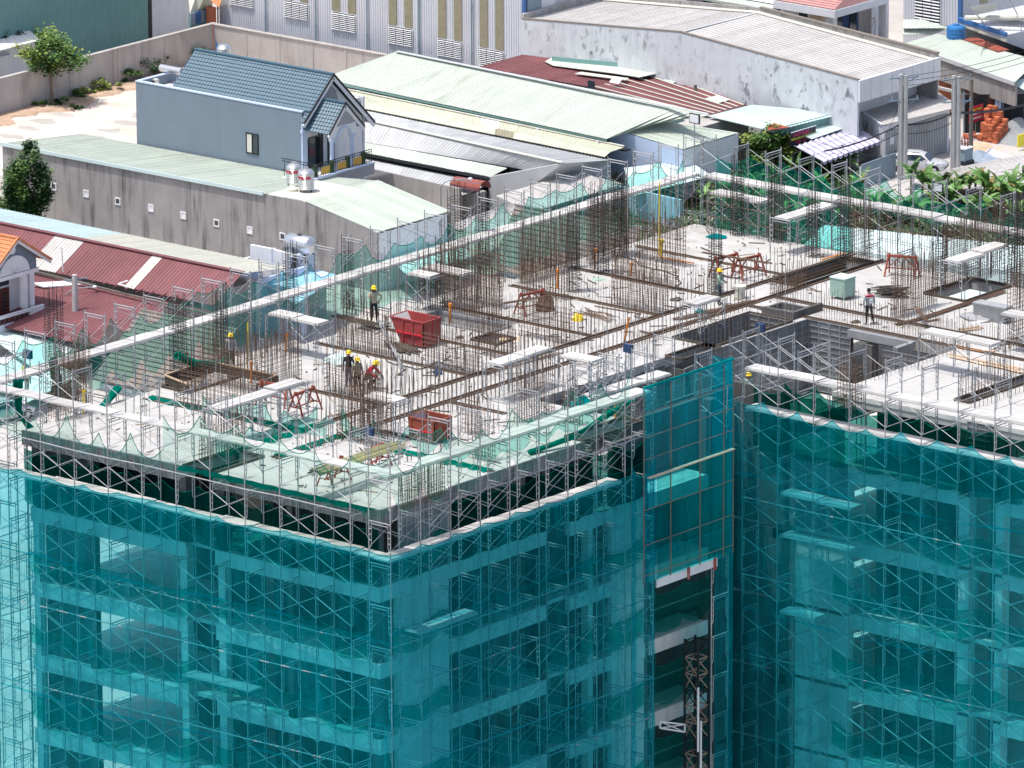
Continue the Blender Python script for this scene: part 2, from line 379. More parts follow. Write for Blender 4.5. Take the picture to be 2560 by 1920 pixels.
for i in range(len(xs)-1):
    # merge runs in y to keep it light
    x0, x1 = xs[i], xs[i+1]; xm = (x0+x1)/2; run = None
    for j in range(len(ys)-1):
        ym = (ys[j]+ys[j+1])/2
        if not (inside(MAIN, xm, ym) or inside(WING, xm, ym)) or any(inside(h, xm, ym) for h in holes): k = None
        elif any(inside(c, xm, ym) for c in chans): k = 'c'
        else: k = 'd'
        if run and run[0] == k: run[2] = ys[j+1]
        else:
            if run and run[0]: (deck if run[0] == 'd' else pan).box(x0, run[1], ZD-(.5 if run[0] == 'd' else .56), x1, run[2], ZD if run[0] == 'd' else ZD-.42)
            run = [k, ys[j], ys[j+1]]
    if run and run[0]: (deck if run[0] == 'd' else pan).box(x0, run[1], ZD-(.5 if run[0] == 'd' else .56), x1, run[2], ZD if run[0] == 'd' else ZD-.42)
deck.build('deck_slab', m_deck, bld); pan.build('beam_trough', m_browns, bld)
# beam reinforcement lying in the troughs, rusty form rims along them
for c in chans:
    b = MB(); L = (Vector((c[0], (c[1]+c[3])/2, 0)), Vector((c[2], (c[1]+c[3])/2, 0))) if (c[2]-c[0]) > (c[3]-c[1]) else (Vector(((c[0]+c[2])/2, c[1], 0)), Vector(((c[0]+c[2])/2, c[3], 0)))
    d = (L[1]-L[0]); n = int(d.length/.2); d.normalize(); s = Vector((-d.y, d.x, 0))
    for o in (-.1, .0, .1):
        for zz in (ZD-.04, ZD-.3): b.tube(L[0]+s*o+Vector((0, 0, zz+rnd.uniform(0, .05))), L[1]+s*o+Vector((0, 0, zz+rnd.uniform(0, .05))), .016, 4)
    for i in range(n):
        p = L[0]+d*(i+.5)*.2
        b.tube(p+s*.11+Vector((0, 0, ZD+.0)), p-s*.11+Vector((0, 0, ZD+.0)), .012, 3)
        b.tube(p+s*.11+Vector((0, 0, ZD+.01)), p+s*.11+Vector((0, 0, ZD-.35)), .012, 3)
    b.build('beam_rebar', m_rebar, bld, kind='stuff')
    r = MB()
    for o in (-1, 1):
        w = s*((min(c[2]-c[0], c[3]-c[1]))/2)*o
        r.bar(L[0]+w+Vector((0, 0, ZD+.02)), L[1]+w+Vector((0, 0, ZD+.02)), .07, .07)
    r.build('form_rim', m_browns, bld)
# raised rims round the openings
for h in holes:
    if h[2]-h[0] > 6: continue
    r = MB(); z = ZD+.05
    q = [Vector((h[0], h[1], z)), Vector((h[2], h[1], z)), Vector((h[2], h[3], z)), Vector((h[0], h[3], z))]
    for a, b2 in zip(q, q[1:]+q[:1]): r.bar(a, b2, .08, .14)
    r.build('opening_rim', m_fibreboard if h[2]-h[0] < 3 else m_alu, bld)
# lower floors
levels = [56.6-FL*k for k in range(17)]
for k, z in enumerate(levels):
    b = MB(); b.box(-20.1, .35, z-.18, -.35, 22.8, z); b.box(-20.1, 22.8, z-.18, -2.3, 47.8, z); b.box(-.35, 27.8, z-.18, 15.8, 47.8, z)
    b.build('floor_slab', m_conc, bld)
    if k > 5: continue
    e = z-.66
    for x0, x1 in ((-20.1, -11.0), (-9.3, .0)): hbox(bld, 'edge_beam', m_conc, x0, 0, e, x1, .3, z+.01)
    for y0, y1 in ((.3, 11.3), (12.9, 18.2), (18.5, 22.75)): hbox(bld, 'edge_beam', m_conc, -.3, y0, e, 0, y1, z+.01)
    for x0, x1 in ((4.4, 10.4), (12.85, 16)): hbox(bld, 'edge_beam', m_conc, x0, 27.4, e, x1, 27.7, z+.01)
    hbox(bld, 'edge_beam', m_concd, 0, 27.5, e, 1.4, 27.8, z-.02)
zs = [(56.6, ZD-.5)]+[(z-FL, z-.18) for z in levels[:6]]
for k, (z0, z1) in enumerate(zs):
    mm = m_conc if k else m_concd  # top storey takes the concrete with shade painted in
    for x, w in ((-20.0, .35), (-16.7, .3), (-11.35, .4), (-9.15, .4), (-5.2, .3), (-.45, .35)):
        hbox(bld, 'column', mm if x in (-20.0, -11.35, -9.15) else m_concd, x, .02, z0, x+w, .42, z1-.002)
    for y, w in ((7.6, .35), (11.0, .5), (14.2, .45), (18.15, .35), (22.6, .3)):
        hbox(bld, 'column', mm if y == 14.2 else m_concd, -.42, y, z0, -.02, y+w*.7, z1-.002)
    for x, w in ((10.4, .6), (12.45, .4)): hbox(bld, 'column', mm, x, 27.42, z0, x+w, 27.95, z1-.002)
    if k: hbox(bld, 'wall_panel', mm, -.25, 1.2, z0, .012, 4.6, z1-.002); hbox(bld, 'wall_panel', mm, 1.4, 27.38, z0, 4.38, 27.8, z1-.002)
    hbox(bld, 'wall_panel', mm, -.22, 15.8, z0, .012, 18.1, z1-.002)
    if k == 0: hbox(bld, 'partition', m_black, -19.6, 1.3, z0, -11.5, 1.45, z1-.01)  # black sheet added as interior shade, closing the bright view through
    # inner partitions, interior shade painted into their dark colour
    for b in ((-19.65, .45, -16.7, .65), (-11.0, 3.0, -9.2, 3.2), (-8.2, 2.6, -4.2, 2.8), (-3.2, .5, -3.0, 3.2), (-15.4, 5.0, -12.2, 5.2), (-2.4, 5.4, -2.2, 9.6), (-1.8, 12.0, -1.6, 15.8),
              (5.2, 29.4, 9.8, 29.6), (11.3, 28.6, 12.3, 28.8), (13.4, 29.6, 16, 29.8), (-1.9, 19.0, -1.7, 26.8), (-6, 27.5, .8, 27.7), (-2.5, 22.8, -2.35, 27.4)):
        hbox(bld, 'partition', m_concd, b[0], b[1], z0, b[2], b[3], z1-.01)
for x in (-19.2, -10.1, -1.6):
    for y in (1.0, 12.2, 24.3, 36.4, 46.6): hbox(bld, 'column', m_concd, x, y, 0, x+.5, y+.5, ZD-.51)
for x, y in ((5.0, 28.6), (15.2, 28.6), (15.2, 38.0), (5.0, 46.6), (15.2, 46.6)): hbox(bld, 'column', m_concd, x, y, 0, x+.5, y+.5, ZD-.51)
# shoring props between the top two floors
pr = MB()
for i in range(60):
    x, y = rnd.uniform(-19.5, -1), rnd.uniform(.8, 4); pr.tube((x, y, 56.6), (x, y, ZD-.5), .03, 4)
for i in range(40):
    x, y = rnd.uniform(-3.5, -.7), rnd.uniform(5, 17); pr.tube((x, y, 56.6), (x, y, ZD-.5), .03, 4)
for i in range(30):
    x, y = rnd.uniform(3.6, 15.5), rnd.uniform(28.2, 32); pr.tube((x, y, 56.6), (x, y, ZD-.5), .03, 4)
pr.build('shoring_props', m_rust_tube, bld, kind='stuff')
# aluminium formwork
def formpanel(w, h, th=.06, n=1):
    b = MB(); b.box(0, -th*.4, 0, w-.006, 0, h-.006)
    fr = .022
    for x in (0, w-.006-fr): b.box(x, -th, 0, x+fr, -th*.4, h-.006)
    rows = max(2, round(h/.3))
    for i in range(rows+1):
        z = min(h-.006-fr, i*(h-.006-fr)/rows); b.box(fr, -th, z, w-.006-fr, -th*.4, z+fr)
    me = b.mesh('formwork_panel', [m_alu, m_aluplate])
    for p in list(me.polygons)[:6]: p.material_index = 1
    return me
FP = {}
def formwall(p, q, z0, z1, w=.6, h=1.2, rows=None):
    """panels whose ribbed side looks to the right of p->q"""
    p = Vector(p); q = Vector(q); d = q-p; n = max(1, round(d.length/w)); ww = d.length/n; r = rows or max(1, round((z1-z0)/h)); hh = (z1-z0)/r
    key = (round(ww, 2), round(hh, 2)); ww0 = key[0]
    if key not in FP: FP[key] = formpanel(ww, hh)
    rz = math.atan2(d.y, d.x)
    for i in range(n):
        for j in range(r):
            inst('formwork_panel', FP[key], bld, (p.x+d.x*i/n, p.y+d.y*i/n, z0+hh*j), rz)
formwall((-20.5, 0), (-11.2, 0), ZD-.62, ZD+.05, .45, .66); formwall((-9.3, 0), (0, 0), ZD-.62, ZD+.05, .45, .66)
formwall((0, 4.6), (0, 13.9), ZD-.62, ZD+.05, .45, .66); formwall((0, 1.2), (0, 4.6), 57.0, ZD-.02, .57, 1.0)
formwall((0, 0), (0, 1.2), ZD-.62, ZD+.05, .4, .66)
formwall((-5.1, 28.6), (-5.1, 36.85), 56.7, ZD+.08, .6, 1.1); formwall((-5.05, 36.8), (-2.6, 36.8), 56.7, ZD+.05, .6, 1.1)
formwall((-7.9, 30.3), (-7.9, 35.9), 57.8, ZD+.05, .6, 1.1); formwall((-7.85, 35.95), (-5.5, 35.95), 57.8, ZD+.05, .6, 1.1)
formwall((.6, 35.0), (3.3, 35.0), 57.6, ZD-.1, .6, 1.2); formwall((10.9, 27.36), (12.4, 27.36), 56.8, ZD-.05, .5, 1.1)
formwall((-6.1, 18.1), (-6.1, 27.3), 57.6, ZD-.3, .6, 1.2); formwall((1.4, 27.36), (4.4, 27.36), 53.4, 56.8, .6, 1.13)
formwall((-4.9, 27.2), (-5.1, 28.5), 56.7, ZD-.3, .6, 1.1)
hbox(bld, 'wing_edge', m_conc, 3.4, 27.36, ZD-.2, 16, 27.4, ZD+.02)
mold(bld, 'core_wall', m_concd, (-5.38, 28.6, 56.6, -5.16, 36.9, ZD-.02), (-5.1, 36.9, 56.6, -2.6, 37.0-.1+.08, ZD-.5))
mold(bld, 'core_beam', m_alu, (-2.6, 36.5, ZD-.35, 1.1, 36.75, ZD+.0), (.9, 35.3, ZD-.35, 1.15, 36.5, ZD-.01))
hbox(bld, 'core_floor', m_conc, -6.0, 18.2, 56.6, -1.9, 27, 56.75)
# stepped concrete boxes beside the core
for (a, b2) in (((-8.6, 36.2), (-6.0, 38.5)),):
    mold(bld, 'stair_form', m_concd, (-7.4, 36.3, ZD, -5.6, 36.5, ZD+.35), (-5.8, 36.5, ZD, -5.6, 38.6, ZD+.35), (-7.4, 37.6, ZD, -5.8, 37.75, ZD+.3), (-7.4, 36.5, ZD, -7.25, 37.6, ZD+.3))

# ================================================================ scaffolding
LIFT, BAY, DEP = 1.84, 1.97, 1.2
def frame_mesh(m, r=.029):
    b = MB()
    for x in (0, DEP): b.tube((x, 0, 0), (x, 0, LIFT), r, 5)
    b.tube((0, 0, 1.70), (DEP, 0, 1.70), r, 5)
    b.tube((.14, 0, 1.58), (DEP-.14, 0, 1.58), r*.8, 5)
    for x, s in ((0, 1), (DEP, -1)):
        b.path([(x+s*.14, 0, 1.68), (x+s*.14, 0, .72), (x+s*.12, 0, .60), (x+s*.07, 0, .51), (x, 0, .47)], r*.75, 4)
        for z in (1.35, 1.1, .85): b.tube((x, 0, z), (x+s*.14, 0, z), r*.7, 4)
    return b.mesh('scaffold_frame', m, smooth=False)
def brace_mesh(L, m):
    b = MB(); b.tube((0, 0, .52), (L, 0, 1.45), .0135, 4); b.tube((0, .02, 1.45), (L, .02, .52), .0135, 4)
    return b.mesh('cross_brace', m)
def plank_mesh(L):
    b = MB(); b.box(.02, -.39, 0, L-.02, -.01, .07); b.box(.02, .01, .0, L-.02, .39, .07); b.box(.0, -.43, -.05, L, -.39, .02)
    return b.mesh('plank', m_plank)
FR = frame_mesh(m_galv); BRM = {}; PLM = {}
def scaffold(label, p0, dv, inw, n, ztop, lev, planks=(), pipes=(), step=BAY, name='scaffold', skip=lambda i, k: False, bothbr=True, poletop=.0, group=None):
    dv = Vector((*dv, 0)); inw = Vector((*inw, 0)); p0 = Vector((*p0, 0))
    t = thing(name, (p0.x, p0.y, ztop-lev*LIFT), label, 'scaffolding', group)
    key = round(step, 3)
    if key not in BRM: BRM[key] = brace_mesh(step, m_galv); PLM[key] = plank_mesh(step)
    ra = math.atan2(inw.y, inw.x); rb = math.atan2(dv.y, dv.x)
    for i in range(n):
        for k in range(lev):
            if skip(i, k): continue
            q = p0+dv*step*i+Vector((0, 0, ztop-LIFT*(k+1)))
            o = inst('frame', FR, t, q, ra+rnd.uniform(-.012, .012))
            if i < n-1 and not skip(i+1, k):
                for s in ((0, DEP) if bothbr else (0,)):
                    if rnd.random() < (.88 if s == 0 else .72): inst('cross_brace', BRM[key], t, q+inw*s, rb)
    for z, i0, i1 in planks:
        for i in range(i0, i1):
            inst('plank', PLM[key], t, p0+dv*step*i+inw*.58+Vector((0, 0, z+rnd.uniform(-.02, .05))), rb+rnd.uniform(-.02, .02))
    for z in pipes:
        L = step*(n-1); seg = []
        for i in range(0, n):
            seg.append(p0-inw*.05+dv*step*i+Vector((0, 0, z+rnd.uniform(-.03, .03))))
        MB().path(seg, .026, 5).build('handrail_pipe', m_galv, t)
    return t
sA = scaffold('tall frame scaffold in front of the left, brighter street face of the tower', (-.4, -1.4), (-1, 0), (0, 1), 13, 63.84, 11, [(62.0, -1, 12), (58.33, -1, 12), (51.0, 3, 5)], (60.2, 54.6, 52.7, 49.0))
sB = scaffold('tall frame scaffold in front of the tower face right of its near corner', (1.8, -1.38), (0, 1), (-1, 0), 10, 63.84, 12, [(62.0, 0, 9), (58.33, 0, 8), (54.7, 1, 3)], (60.2, 54.6, 52.7, 49.0, 47.2), 1.985)
sW = scaffold('dark recessed scaffold in front of the right wing, right of the hoist bay', (-.2, 25.5), (1, 0), (0, 1), 9, 62.65, 12, [(60.81, 0, 8), (58.97, 0, 8), (55.3, 1, 3), (53.4, 1, 3), (49.8, 1, 2)], (54.9, 51.3, 47.6), 1.985)
sL = scaffold('scaffold along the far long edge of the deck beside the neighbouring roofs', (-22.6, -1.4), (0, 1), (1, 0), 27, 63.84, 3, [(61.95, 0, 26)], (), 1.97)
sL2 = scaffold('lower scaffold at the left end of the tower, seen against the bright street', (-22.6, -1.4), (0, 1), (1, 0), 4, 58.32, 8, [], (54.6, 50.9), 1.97)
sK = scaffold('scaffold along the back edge of the deck in front of the banana plants', (-21.2, 50.6), (1, 0), (0, -1), 19, 63.84, 3, [(61.95, 0, 18)], (), 1.99)
sH = scaffold('narrow scaffold tower on the right side of the hoist bay', (1.75, 20.75), (1, 0), (0, 1), 1, 53.6, 7)
sN = scaffold('access scaffold standing inside the open notch by the hoist screen', (-4.9, 19.0), (0, 1), (1, 0), 4, 61.9, 3, [(60.06, 0, 3)], (), 2.0)
sN2 = scaffold('access scaffold standing in the lift core between ribbed aluminium formwork', (-3.8, 29.2), (1, 0), (0, 1), 4, 61.0, 2, [], (), 1.95)
sN3 = scaffold('small scaffold bay against the notch wall behind the hoist screen', (-1.9, 24.2), (1, 0), (0, 1), 2, 61.6, 2, [], (), 1.8)
# work platforms on the deck: px of foot, direction, bays, height
def platform(label, px, py, dv, inw, n, lev, step, mp=None, z0=ZD):
    p = P(px, py, z0)
    return scaffold(label, (p.x, p.y), dv, inw, n, z0+lev*LIFT, lev, [(z0+lev*LIFT-.12, 0, n-1)], (), step, 'work_platform')
platform('timber topped work platform near the back corner, left of the others', 1768, 572, (1, 0), (0, 1), 3, 1, 1.55)
platform('work platform with a long white board beside a dark column cage at the back', 1975, 640, (0, 1), (-1, 0), 3, 1, 2.1)
platform('work platform over the dark sunken opening at the right back', 2352, 738, (0, 1), (1, 0), 3, 1, 2.0)
platform('work platform left of the big wall cages, behind the red skip', 1052, 760, (1, 0), (0, 1), 2, 1, 2.4)
platform('small work platform just right of the pointing worker', 1015, 778, (1, 0), (0, 1), 2, 1, 1.3)
platform('work platform over the brown shaft box, left of the crouching trio', 665, 880, (1, 0), (0, 1), 3, 1, 1.5)
platform('tall bare work platform at the right edge over the white boards', 2495, 880, (1, 0), (0, 1), 2, 1, 2.0)
platform('low scaffold bay on the pale boards at the lower right', 2295, 925, (1, 0), (0, 1), 3, 1, 1.97)

platform('work platform with a white board over the left bare floor', 560, 1125, (0, 1), (-1, 0), 3, 1, 1.9)
platform('work platform at the near seam before the orange red bin', 905, 1090, (1, 0), (0, 1), 2, 1, 1.8)
platform('low work platform by the notch near the street edge', 1395, 985, (1, 0), (0, 1), 2, 1, 1.8)
platform('work platform beside the rebar at the street edge left of the notch', 1260, 1010, (0, 1), (-1, 0), 3, 1, 1.8)
platform('work platform behind the left bare floor under green net', 700, 1075, (0, 1), (-1, 0), 2, 1, 1.9)
platform('bare platform frames on the corridor above the notch', 1700, 850, (0, 1), (1, 0), 2, 1, 1.8)
# loose props and poles leaning about the deck
pp = MB(); rr = random.Random(31)
for i in range(170):
    x, y = (rr.uniform(-19.5, -.5), rr.uniform(.5, 18)) if i < 110 else (rr.uniform(-8.5, 3), rr.uniform(18, 37))
    if any(inside(h, x, y) for h in holes): continue
    pp.tube((x, y, ZD), (x+rr.uniform(-.12, .12), y+rr.uniform(-.12, .12), ZD+rr.uniform(1.2, 2.6)), .018, 4)
pp.build('loose_poles', m_galv, None, label='thin grey poles and props standing all over the near deck', cat='poles', kind='stuff')
# ================================================================ nets
def net(label, p0, p1, zt, zb, m, sag=.25, out=(0, 0), bay=BAY, bsag=0.0, name='safety_net', cat='net', billow=.12, group=None, seed=0, rows=None, hem=None):
    rr = random.Random(seed); p0 = Vector((*p0, 0)); p1 = Vector((*p1, 0)); d = p1-p0; L = d.length; nb = max(1, round(L/bay)); o = Vector((*out, 0))
    nx = nb*8; nz = rows or max(4, int((zt-zb)/.55)); vs = []; fs = []
    pk = [rr.uniform(-.6, .15)*sag for _ in range(nb+1)]; dp = [sag*rr.uniform(.35, 1.35) for _ in range(nb)]; bp = [bsag*rr.uniform(.3, 1.5) for _ in range(nb)]
    bil = [rr.uniform(.3, 1)*billow for _ in range(nb)]
    for j in range(nz+1):
        for i in range(nx+1):
            t = i/8; k = min(nb-1, int(t)); u = t-k; s = 4*u*(1-u)
            top = zt+pk[k]*(1-u)+pk[k+1]*u-dp[k]*s; bot = zb+(bp[k]*(1-s) if bsag > 0 else bp[k]*s)
            w = j/nz; z = bot*(1-w)+top*w if True else 0
            b = s*bil[k]*(.5+.5*math.sin(z*1.7+k))+.03*math.sin(z*4.1+i*1.3)
            vs.append(p0+d*(i/nx)+o*b+Vector((0, 0, z)))
    for j in range(nz):
        for i in range(nx):
            a = j*(nx+1)+i; fs.append((a, a+1, a+nx+2, a+nx+1))
    mb = MB(); mb.v = vs; mb.f = fs
    ob = mb.build(name, m, None, smooth=True, label=label, cat=cat, group=group)
    if hem:
        h = MB(); h.path([vs[nz*(nx+1)+i] for i in range(nx+1)], .02, 4); h.build('hem', hem, ob)
    return ob
TB = m_tealbulk; GB = m_greenbulk
net('large teal net sheet over the left street face of the tower', (-23.3, -1.47), (1.86, -1.47), 58.75, 40, m_teal, .13, (0, -1), hem=TB, seed=1)
net('lower continuation of the teal net on the left street face', (-23.3, -1.47), (1.86, -1.47), 40.0, 2, m_teal, 0, (0, -1), rows=6, hem=None, seed=2)
net('large teal net sheet right of the near corner', (1.88, -1.45), (1.88, 15.2), 58.75, 40, m_teal, .13, (1, 0), bay=1.985, hem=TB, seed=3)
net('lower continuation of the teal net right of the near corner', (1.88, -1.45), (1.88, 16.5), 40, 2, m_teal, 0, (1, 0), rows=6, seed=4)
net('taller teal net strip between the street face and the hoist screen', (1.87, 14.9), (1.87, 16.55), 59.0, 40, m_teal, .5, (1, 0), hem=TB, seed=5)
net('teal net over the shaded right wing', (-.9, 25.42), (16.4, 25.42), 59.5, 40, m_teal, .42, (0, -1), bay=1.985, hem=TB, seed=6)
net('lower continuation of the teal net over the right wing', (-.9, 25.42), (16.4, 25.42), 40, 2, m_teal, 0, (0, -1), rows=6, seed=7)
net('narrow teal net strip right of the open hoist bay', (1.9, 20.8), (1.9, 22.1), 53.6, 2, m_teal, 0, (1, 0), seed=8)
net('teal net turning the corner into the dark recess', (1.88, 22.12), (-.9, 25.4), 61.5, 40, m_teal, .3, (1, -1), hem=TB, seed=9)
# green nets along the far edge and back edge, seen through the rebar
net('green net hung on the far long edge, near half', (-22.72, -1.4), (-22.72, 22), 63.15, 59.9, m_far, .75, (-1, 0), bsag=.8, hem=GB, seed=11)
net('green net hung on the far long edge, back half', (-22.7, 22), (-22.7, 50), 63.0, 59.7, m_far, .7, (-1, 0), bsag=.3, hem=GB, seed=12)
net('green net hung along the back edge, right part, with clear gap below', (-13, 50.75), (16, 50.75), 63.1, 61.3, m_far, .75, (0, 1), bay=1.99, bsag=.3, hem=GB, seed=23)
net('green net hung along the back edge, left part before the banana plants', (-21.4, 50.75), (-13, 50.75), 63.1, 59.0, m_green, .75, (0, 1), bay=1.99, bsag=.2, hem=GB, seed=13)
net('thin green net over the near part of the deck, left end', (-22.2, -1.35), (-11.0, -1.35), 61.6, 60.0, m_thin, .9, (0, -1), bsag=.4, hem=GB, seed=24)
net('loose green net strung inside the near deck over the left seam', (-16.5, 7.4), (-9.2, 7.4), 61.0, 60.0, m_far, .7, (0, 1), bsag=.3, hem=GB, seed=25)
net('loose green net strung inside the near deck before the orange red bin', (-8.6, 7.6), (-1.0, 7.6), 61.6, 60.2, m_far, .8, (0, 1), bsag=.5, hem=GB, seed=26)
net('loose green net strung across the deck near the street edge', (-1.2, 7.8), (-1.2, 17.5), 61.3, 60.1, m_far, .7, (1, 0), bsag=.4, hem=GB, seed=27)
net('loose green net strung left of the bamboo bundle', (-10.6, 1.6), (-10.6, 8.4), 61.4, 60.0, m_far, .7, (1, 0), bsag=.4, hem=GB, seed=28)
for nm, a_, b_ in (('over the left trough behind the bare floor', (-19.7, 7.5), (-11.3, 7.5)), ('over the long trough near the corner', (-10.9, 2.2), (-10.9, 9.5)), ('over the second long trough near the corner', (-8.95, 3.8), (-8.95, 9.3)), ('over the short trough by the street edge', (-5.5, 7.7), (-.3, 7.7)), ('along the deck rim left of the corner', (-11, -.25), (-.2, -.25))):
    q_ = MB(); n_ = 24
    for i in range(n_+1):
        p = lerp((*a_, 0), (*b_, 0), i/n_); w_ = .28+.12*math.sin(i*1.9); dx, dy = (0, w_) if a_[1] == b_[1] else (w_, 0); h_ = .07+.05*math.sin(i*2.3)
        q_.v += [(p.x-dx, p.y-dy, ZD+.03), (p.x, p.y, ZD+.06+h_), (p.x+dx, p.y+dy, ZD+.03)]
    q_.f = [(3*i+k, 3*i+3+k, 3*i+4+k, 3*i+1+k) for i in range(n_) for k in (0, 1)]
    q_.build('net_strip', GB, None, smooth=True, label='crumpled green net strip lying '+nm, cat='net')
net('thin green net over the near part of the deck, left of the corner', (-11.0, -1.35), (1.8, -1.35), 63.0, 60.1, m_thin, .8, (0, -1), bsag=.5, hem=GB, seed=14)
net('thin green net over the near part of the deck, right of the corner', (1.75, -1.3), (1.75, 14.9), 63.2, 60.3, m_thin, .75, (1, 0), bay=1.985, bsag=.9, hem=GB, seed=15)
net('shade-darkened green net skirting below the deck edge on the left street face', (-20.3, -.14), (0.1, -.14), 59.35, 56.7, m_skirt, .3, (0, -1), bsag=.2, hem=GB, billow=.06, seed=16)
net('shade-darkened green net skirting below the deck edge right of the corner', (.1, 4.7), (.1, 18.0), 59.4, 56.6, m_skirt, .3, (1, 0), bsag=.2, hem=GB, billow=.06, seed=17)
net('shade-darkened green net below the deck edge of the right wing', (-.9, 27.2), (16, 27.2), 59.75, 56.6, m_skirt, .3, (0, -1), bsag=.2, hem=GB, billow=.06, seed=18)
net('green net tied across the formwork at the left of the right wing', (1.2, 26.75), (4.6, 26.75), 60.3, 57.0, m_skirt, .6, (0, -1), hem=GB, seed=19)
names = ['second', 'third', 'fourth', 'fifth', 'sixth']
for k in range(5):
    z = 56.0-FL*k
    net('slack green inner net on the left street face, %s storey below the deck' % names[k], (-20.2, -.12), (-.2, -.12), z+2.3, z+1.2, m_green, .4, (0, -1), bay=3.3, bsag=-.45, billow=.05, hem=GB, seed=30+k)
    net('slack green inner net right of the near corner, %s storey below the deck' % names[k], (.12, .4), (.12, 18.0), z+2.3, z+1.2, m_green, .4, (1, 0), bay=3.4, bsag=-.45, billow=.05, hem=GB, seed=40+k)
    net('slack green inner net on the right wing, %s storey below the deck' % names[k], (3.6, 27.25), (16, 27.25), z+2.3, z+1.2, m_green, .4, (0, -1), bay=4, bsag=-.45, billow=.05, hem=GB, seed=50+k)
for k in range(3):
    z = 53.0-FL*k
    net('green net hanging in the open hoist bay, %s storey below the deck' % names[k], (.3, 18.5), (.3, 22.6), z-.9, z-2.9, m_green, .15, (1, 0), bay=2, bsag=.3, hem=GB, seed=60+k)
# bunches of net tied up at the left end
def bunch(label, pts, r, m=GB):
    b = MB(); c = [Vector(p) for p in pts]
    for s in range(5):
        q = [p+Vector((rnd.uniform(-.12, .12), rnd.uniform(-.12, .12), rnd.uniform(-.08, .08))) for p in c]
        for i in range(len(q)-1): b.tube(q[i], q[i+1], r*rnd.uniform(.5, 1), 5, r*rnd.uniform(.5, 1))
    b.build('bunched_net', m, None, smooth=True, label=label, cat='net')
bunch('bunch of dark green net drooping in a loop at the left end of the deck', [(-21.3, .6, 62.0), (-21.4, .7, 60.6), (-21.0, 1.2, 59.7), (-20.2, 2.6, 59.3), (-20.4, 4.5, 59.6), (-20.6, 6.4, 60.6)], .14)
bunch('rolled green net tied to a pole at the left end of the deck', [(-21.6, 3.2, 62.4), (-21.5, 3.4, 61.2), (-21.6, 3.0, 60.3)], .18)
bunch('green net bundle lying over the brown shaft box', [(-20.7, 14.0, 60.5), (-20.4, 13.2, 60.2), (-20.5, 11.4, 60.7), (-20.8, 10.5, 61.2)], .2)
bunch('green net rope slung over the notch edge', [(-.6, 10.8, 60.1), (0, 13.2, 60.4), (.2, 15.2, 61.0), (.0, 17.4, 61.2)], .1)

# ================================================================ hoist bay
t = thing('hoist_screen', (1.95, 18.7, 53.5), 'teal netted hoist screen on a dark steel frame rising above the deck edge', 'screen')
def plainnet(parent, p0, p1, zt, zb, m, name='net_panel'):
    mb = MB(); nx, nz = 10, 12
    mb.v = [tuple(lerp((*p0, 0), (*p1, 0), i/nx)+Vector((.03*math.sin(i*1.7+j), 0, zb+(zt-zb)*j/nz))) for j in range(nz+1) for i in range(nx+1)]
    mb.f = [(j*(nx+1)+i, j*(nx+1)+i+1, (j+1)*(nx+1)+i+1, (j+1)*(nx+1)+i) for j in range(nz) for i in range(nx)]
    return mb.build(name, m, parent, smooth=True)
plainnet(t, (2.0, 15.5), (2.0, 21.9), 62.4, 53.5, m_teal); plainnet(t, (2.0, 21.9), (.9, 21.9), 62.4, 53.5, m_teal)

plainnet(t, (1.93, 16.6), (1.93, 21.85), 58.3, 53.5, m_green)
for y in (15.5, 17.4, 19.5, 21.2, 21.9): MB().bar((2.06, y, 53.5), (2.06, y, 62.4), .04, .04).build('post', m_polewood, t)
for z in (61.3, 60.2, 59.2, 56.9, 55.3, 53.9): MB().bar((2.1, 15.5, z), (2.1, 21.9, z), .03, .03).build('rail', m_polewood, t)
MB().bar((2.06, 15.5, 62.45), (2.06, 21.9, 62.45), .09, .09).build('top_rail', m_tealbulk, t)
MB().bar((2.16, 15.7, 58.35), (2.16, 21.8, 58.35), .16, .05).build('toe_board', m_woodplank, t)
mb = hbox(None, 'white_board', m_white, 1.86, 16.6, 53.1, 1.96, 20.9, 53.5, label='white board strapped under the hoist screen, with two red ties', cat='board')
for y in (18.7, 20.6): hbox(mb, 'tie', m_red, 1.97, y, 53.0, 2.03, y+.14, 53.55)
t = thing('hoist_mast', (1.15, 20.45, 40), 'blackened steel lattice hoist mast standing in the open bay', 'mast')
c = MB(); h = .37
for sx in (-h, h):
    for sy in (-h, h): c.bar((1.15+sx, 20.45+sy, 0), (1.15+sx, 20.45+sy, 49.7), .08, .08)
c.build('chords', m_iron, t)
for k in range(13):
    z = 49.6-k*.75; b = MB(); q = [(1.15-h, 20.45-h), (1.15+h, 20.45-h), (1.15+h, 20.45+h), (1.15-h, 20.45+h)]
    for a, b2 in zip(q, q[1:]+q[:1]): b.bar((*a, z), (*b2, z), .05, .05); b.bar((*a, z), (*b2, z-.75), .04, .04)
    b.build('lattice', m_rust_tube if k % 3 else m_iron, t)
b = MB(); o = Vector(onp(1650, 1812, 0, .8)); e = Vector(onp(1712, 1822, 0, .9))
t = thing('tie_bracket', o, 'pale steel truss bracket reaching from the slab to the hoist mast', 'bracket')
q = [o+Vector((0, 0, .15)), e+Vector((0, 0, .2)), e+Vector((0, 0, -.15)), o+Vector((0, 0, -.15))]
for a, b2 in zip(q, q[1:]+q[:1]): b.bar(a, b2, .07, .07)
b.bar(q[0], q[2], .04, .04); b.bar(q[1], q[3], .04, .04); b.build('truss', m_white, t)
for i, (y0, z0, z1) in enumerate(((20.0, 44.6, 47.6), (20.2, 43.2, 46.0))):
    MB().tube((1.6, y0, z0), (1.6, y0, z1), .05, 8).build('conduit', m_white, None, label='pale upright pipe strapped inside the hoist bay, %s of two' % ('upper', 'lower')[i], cat='pipe')
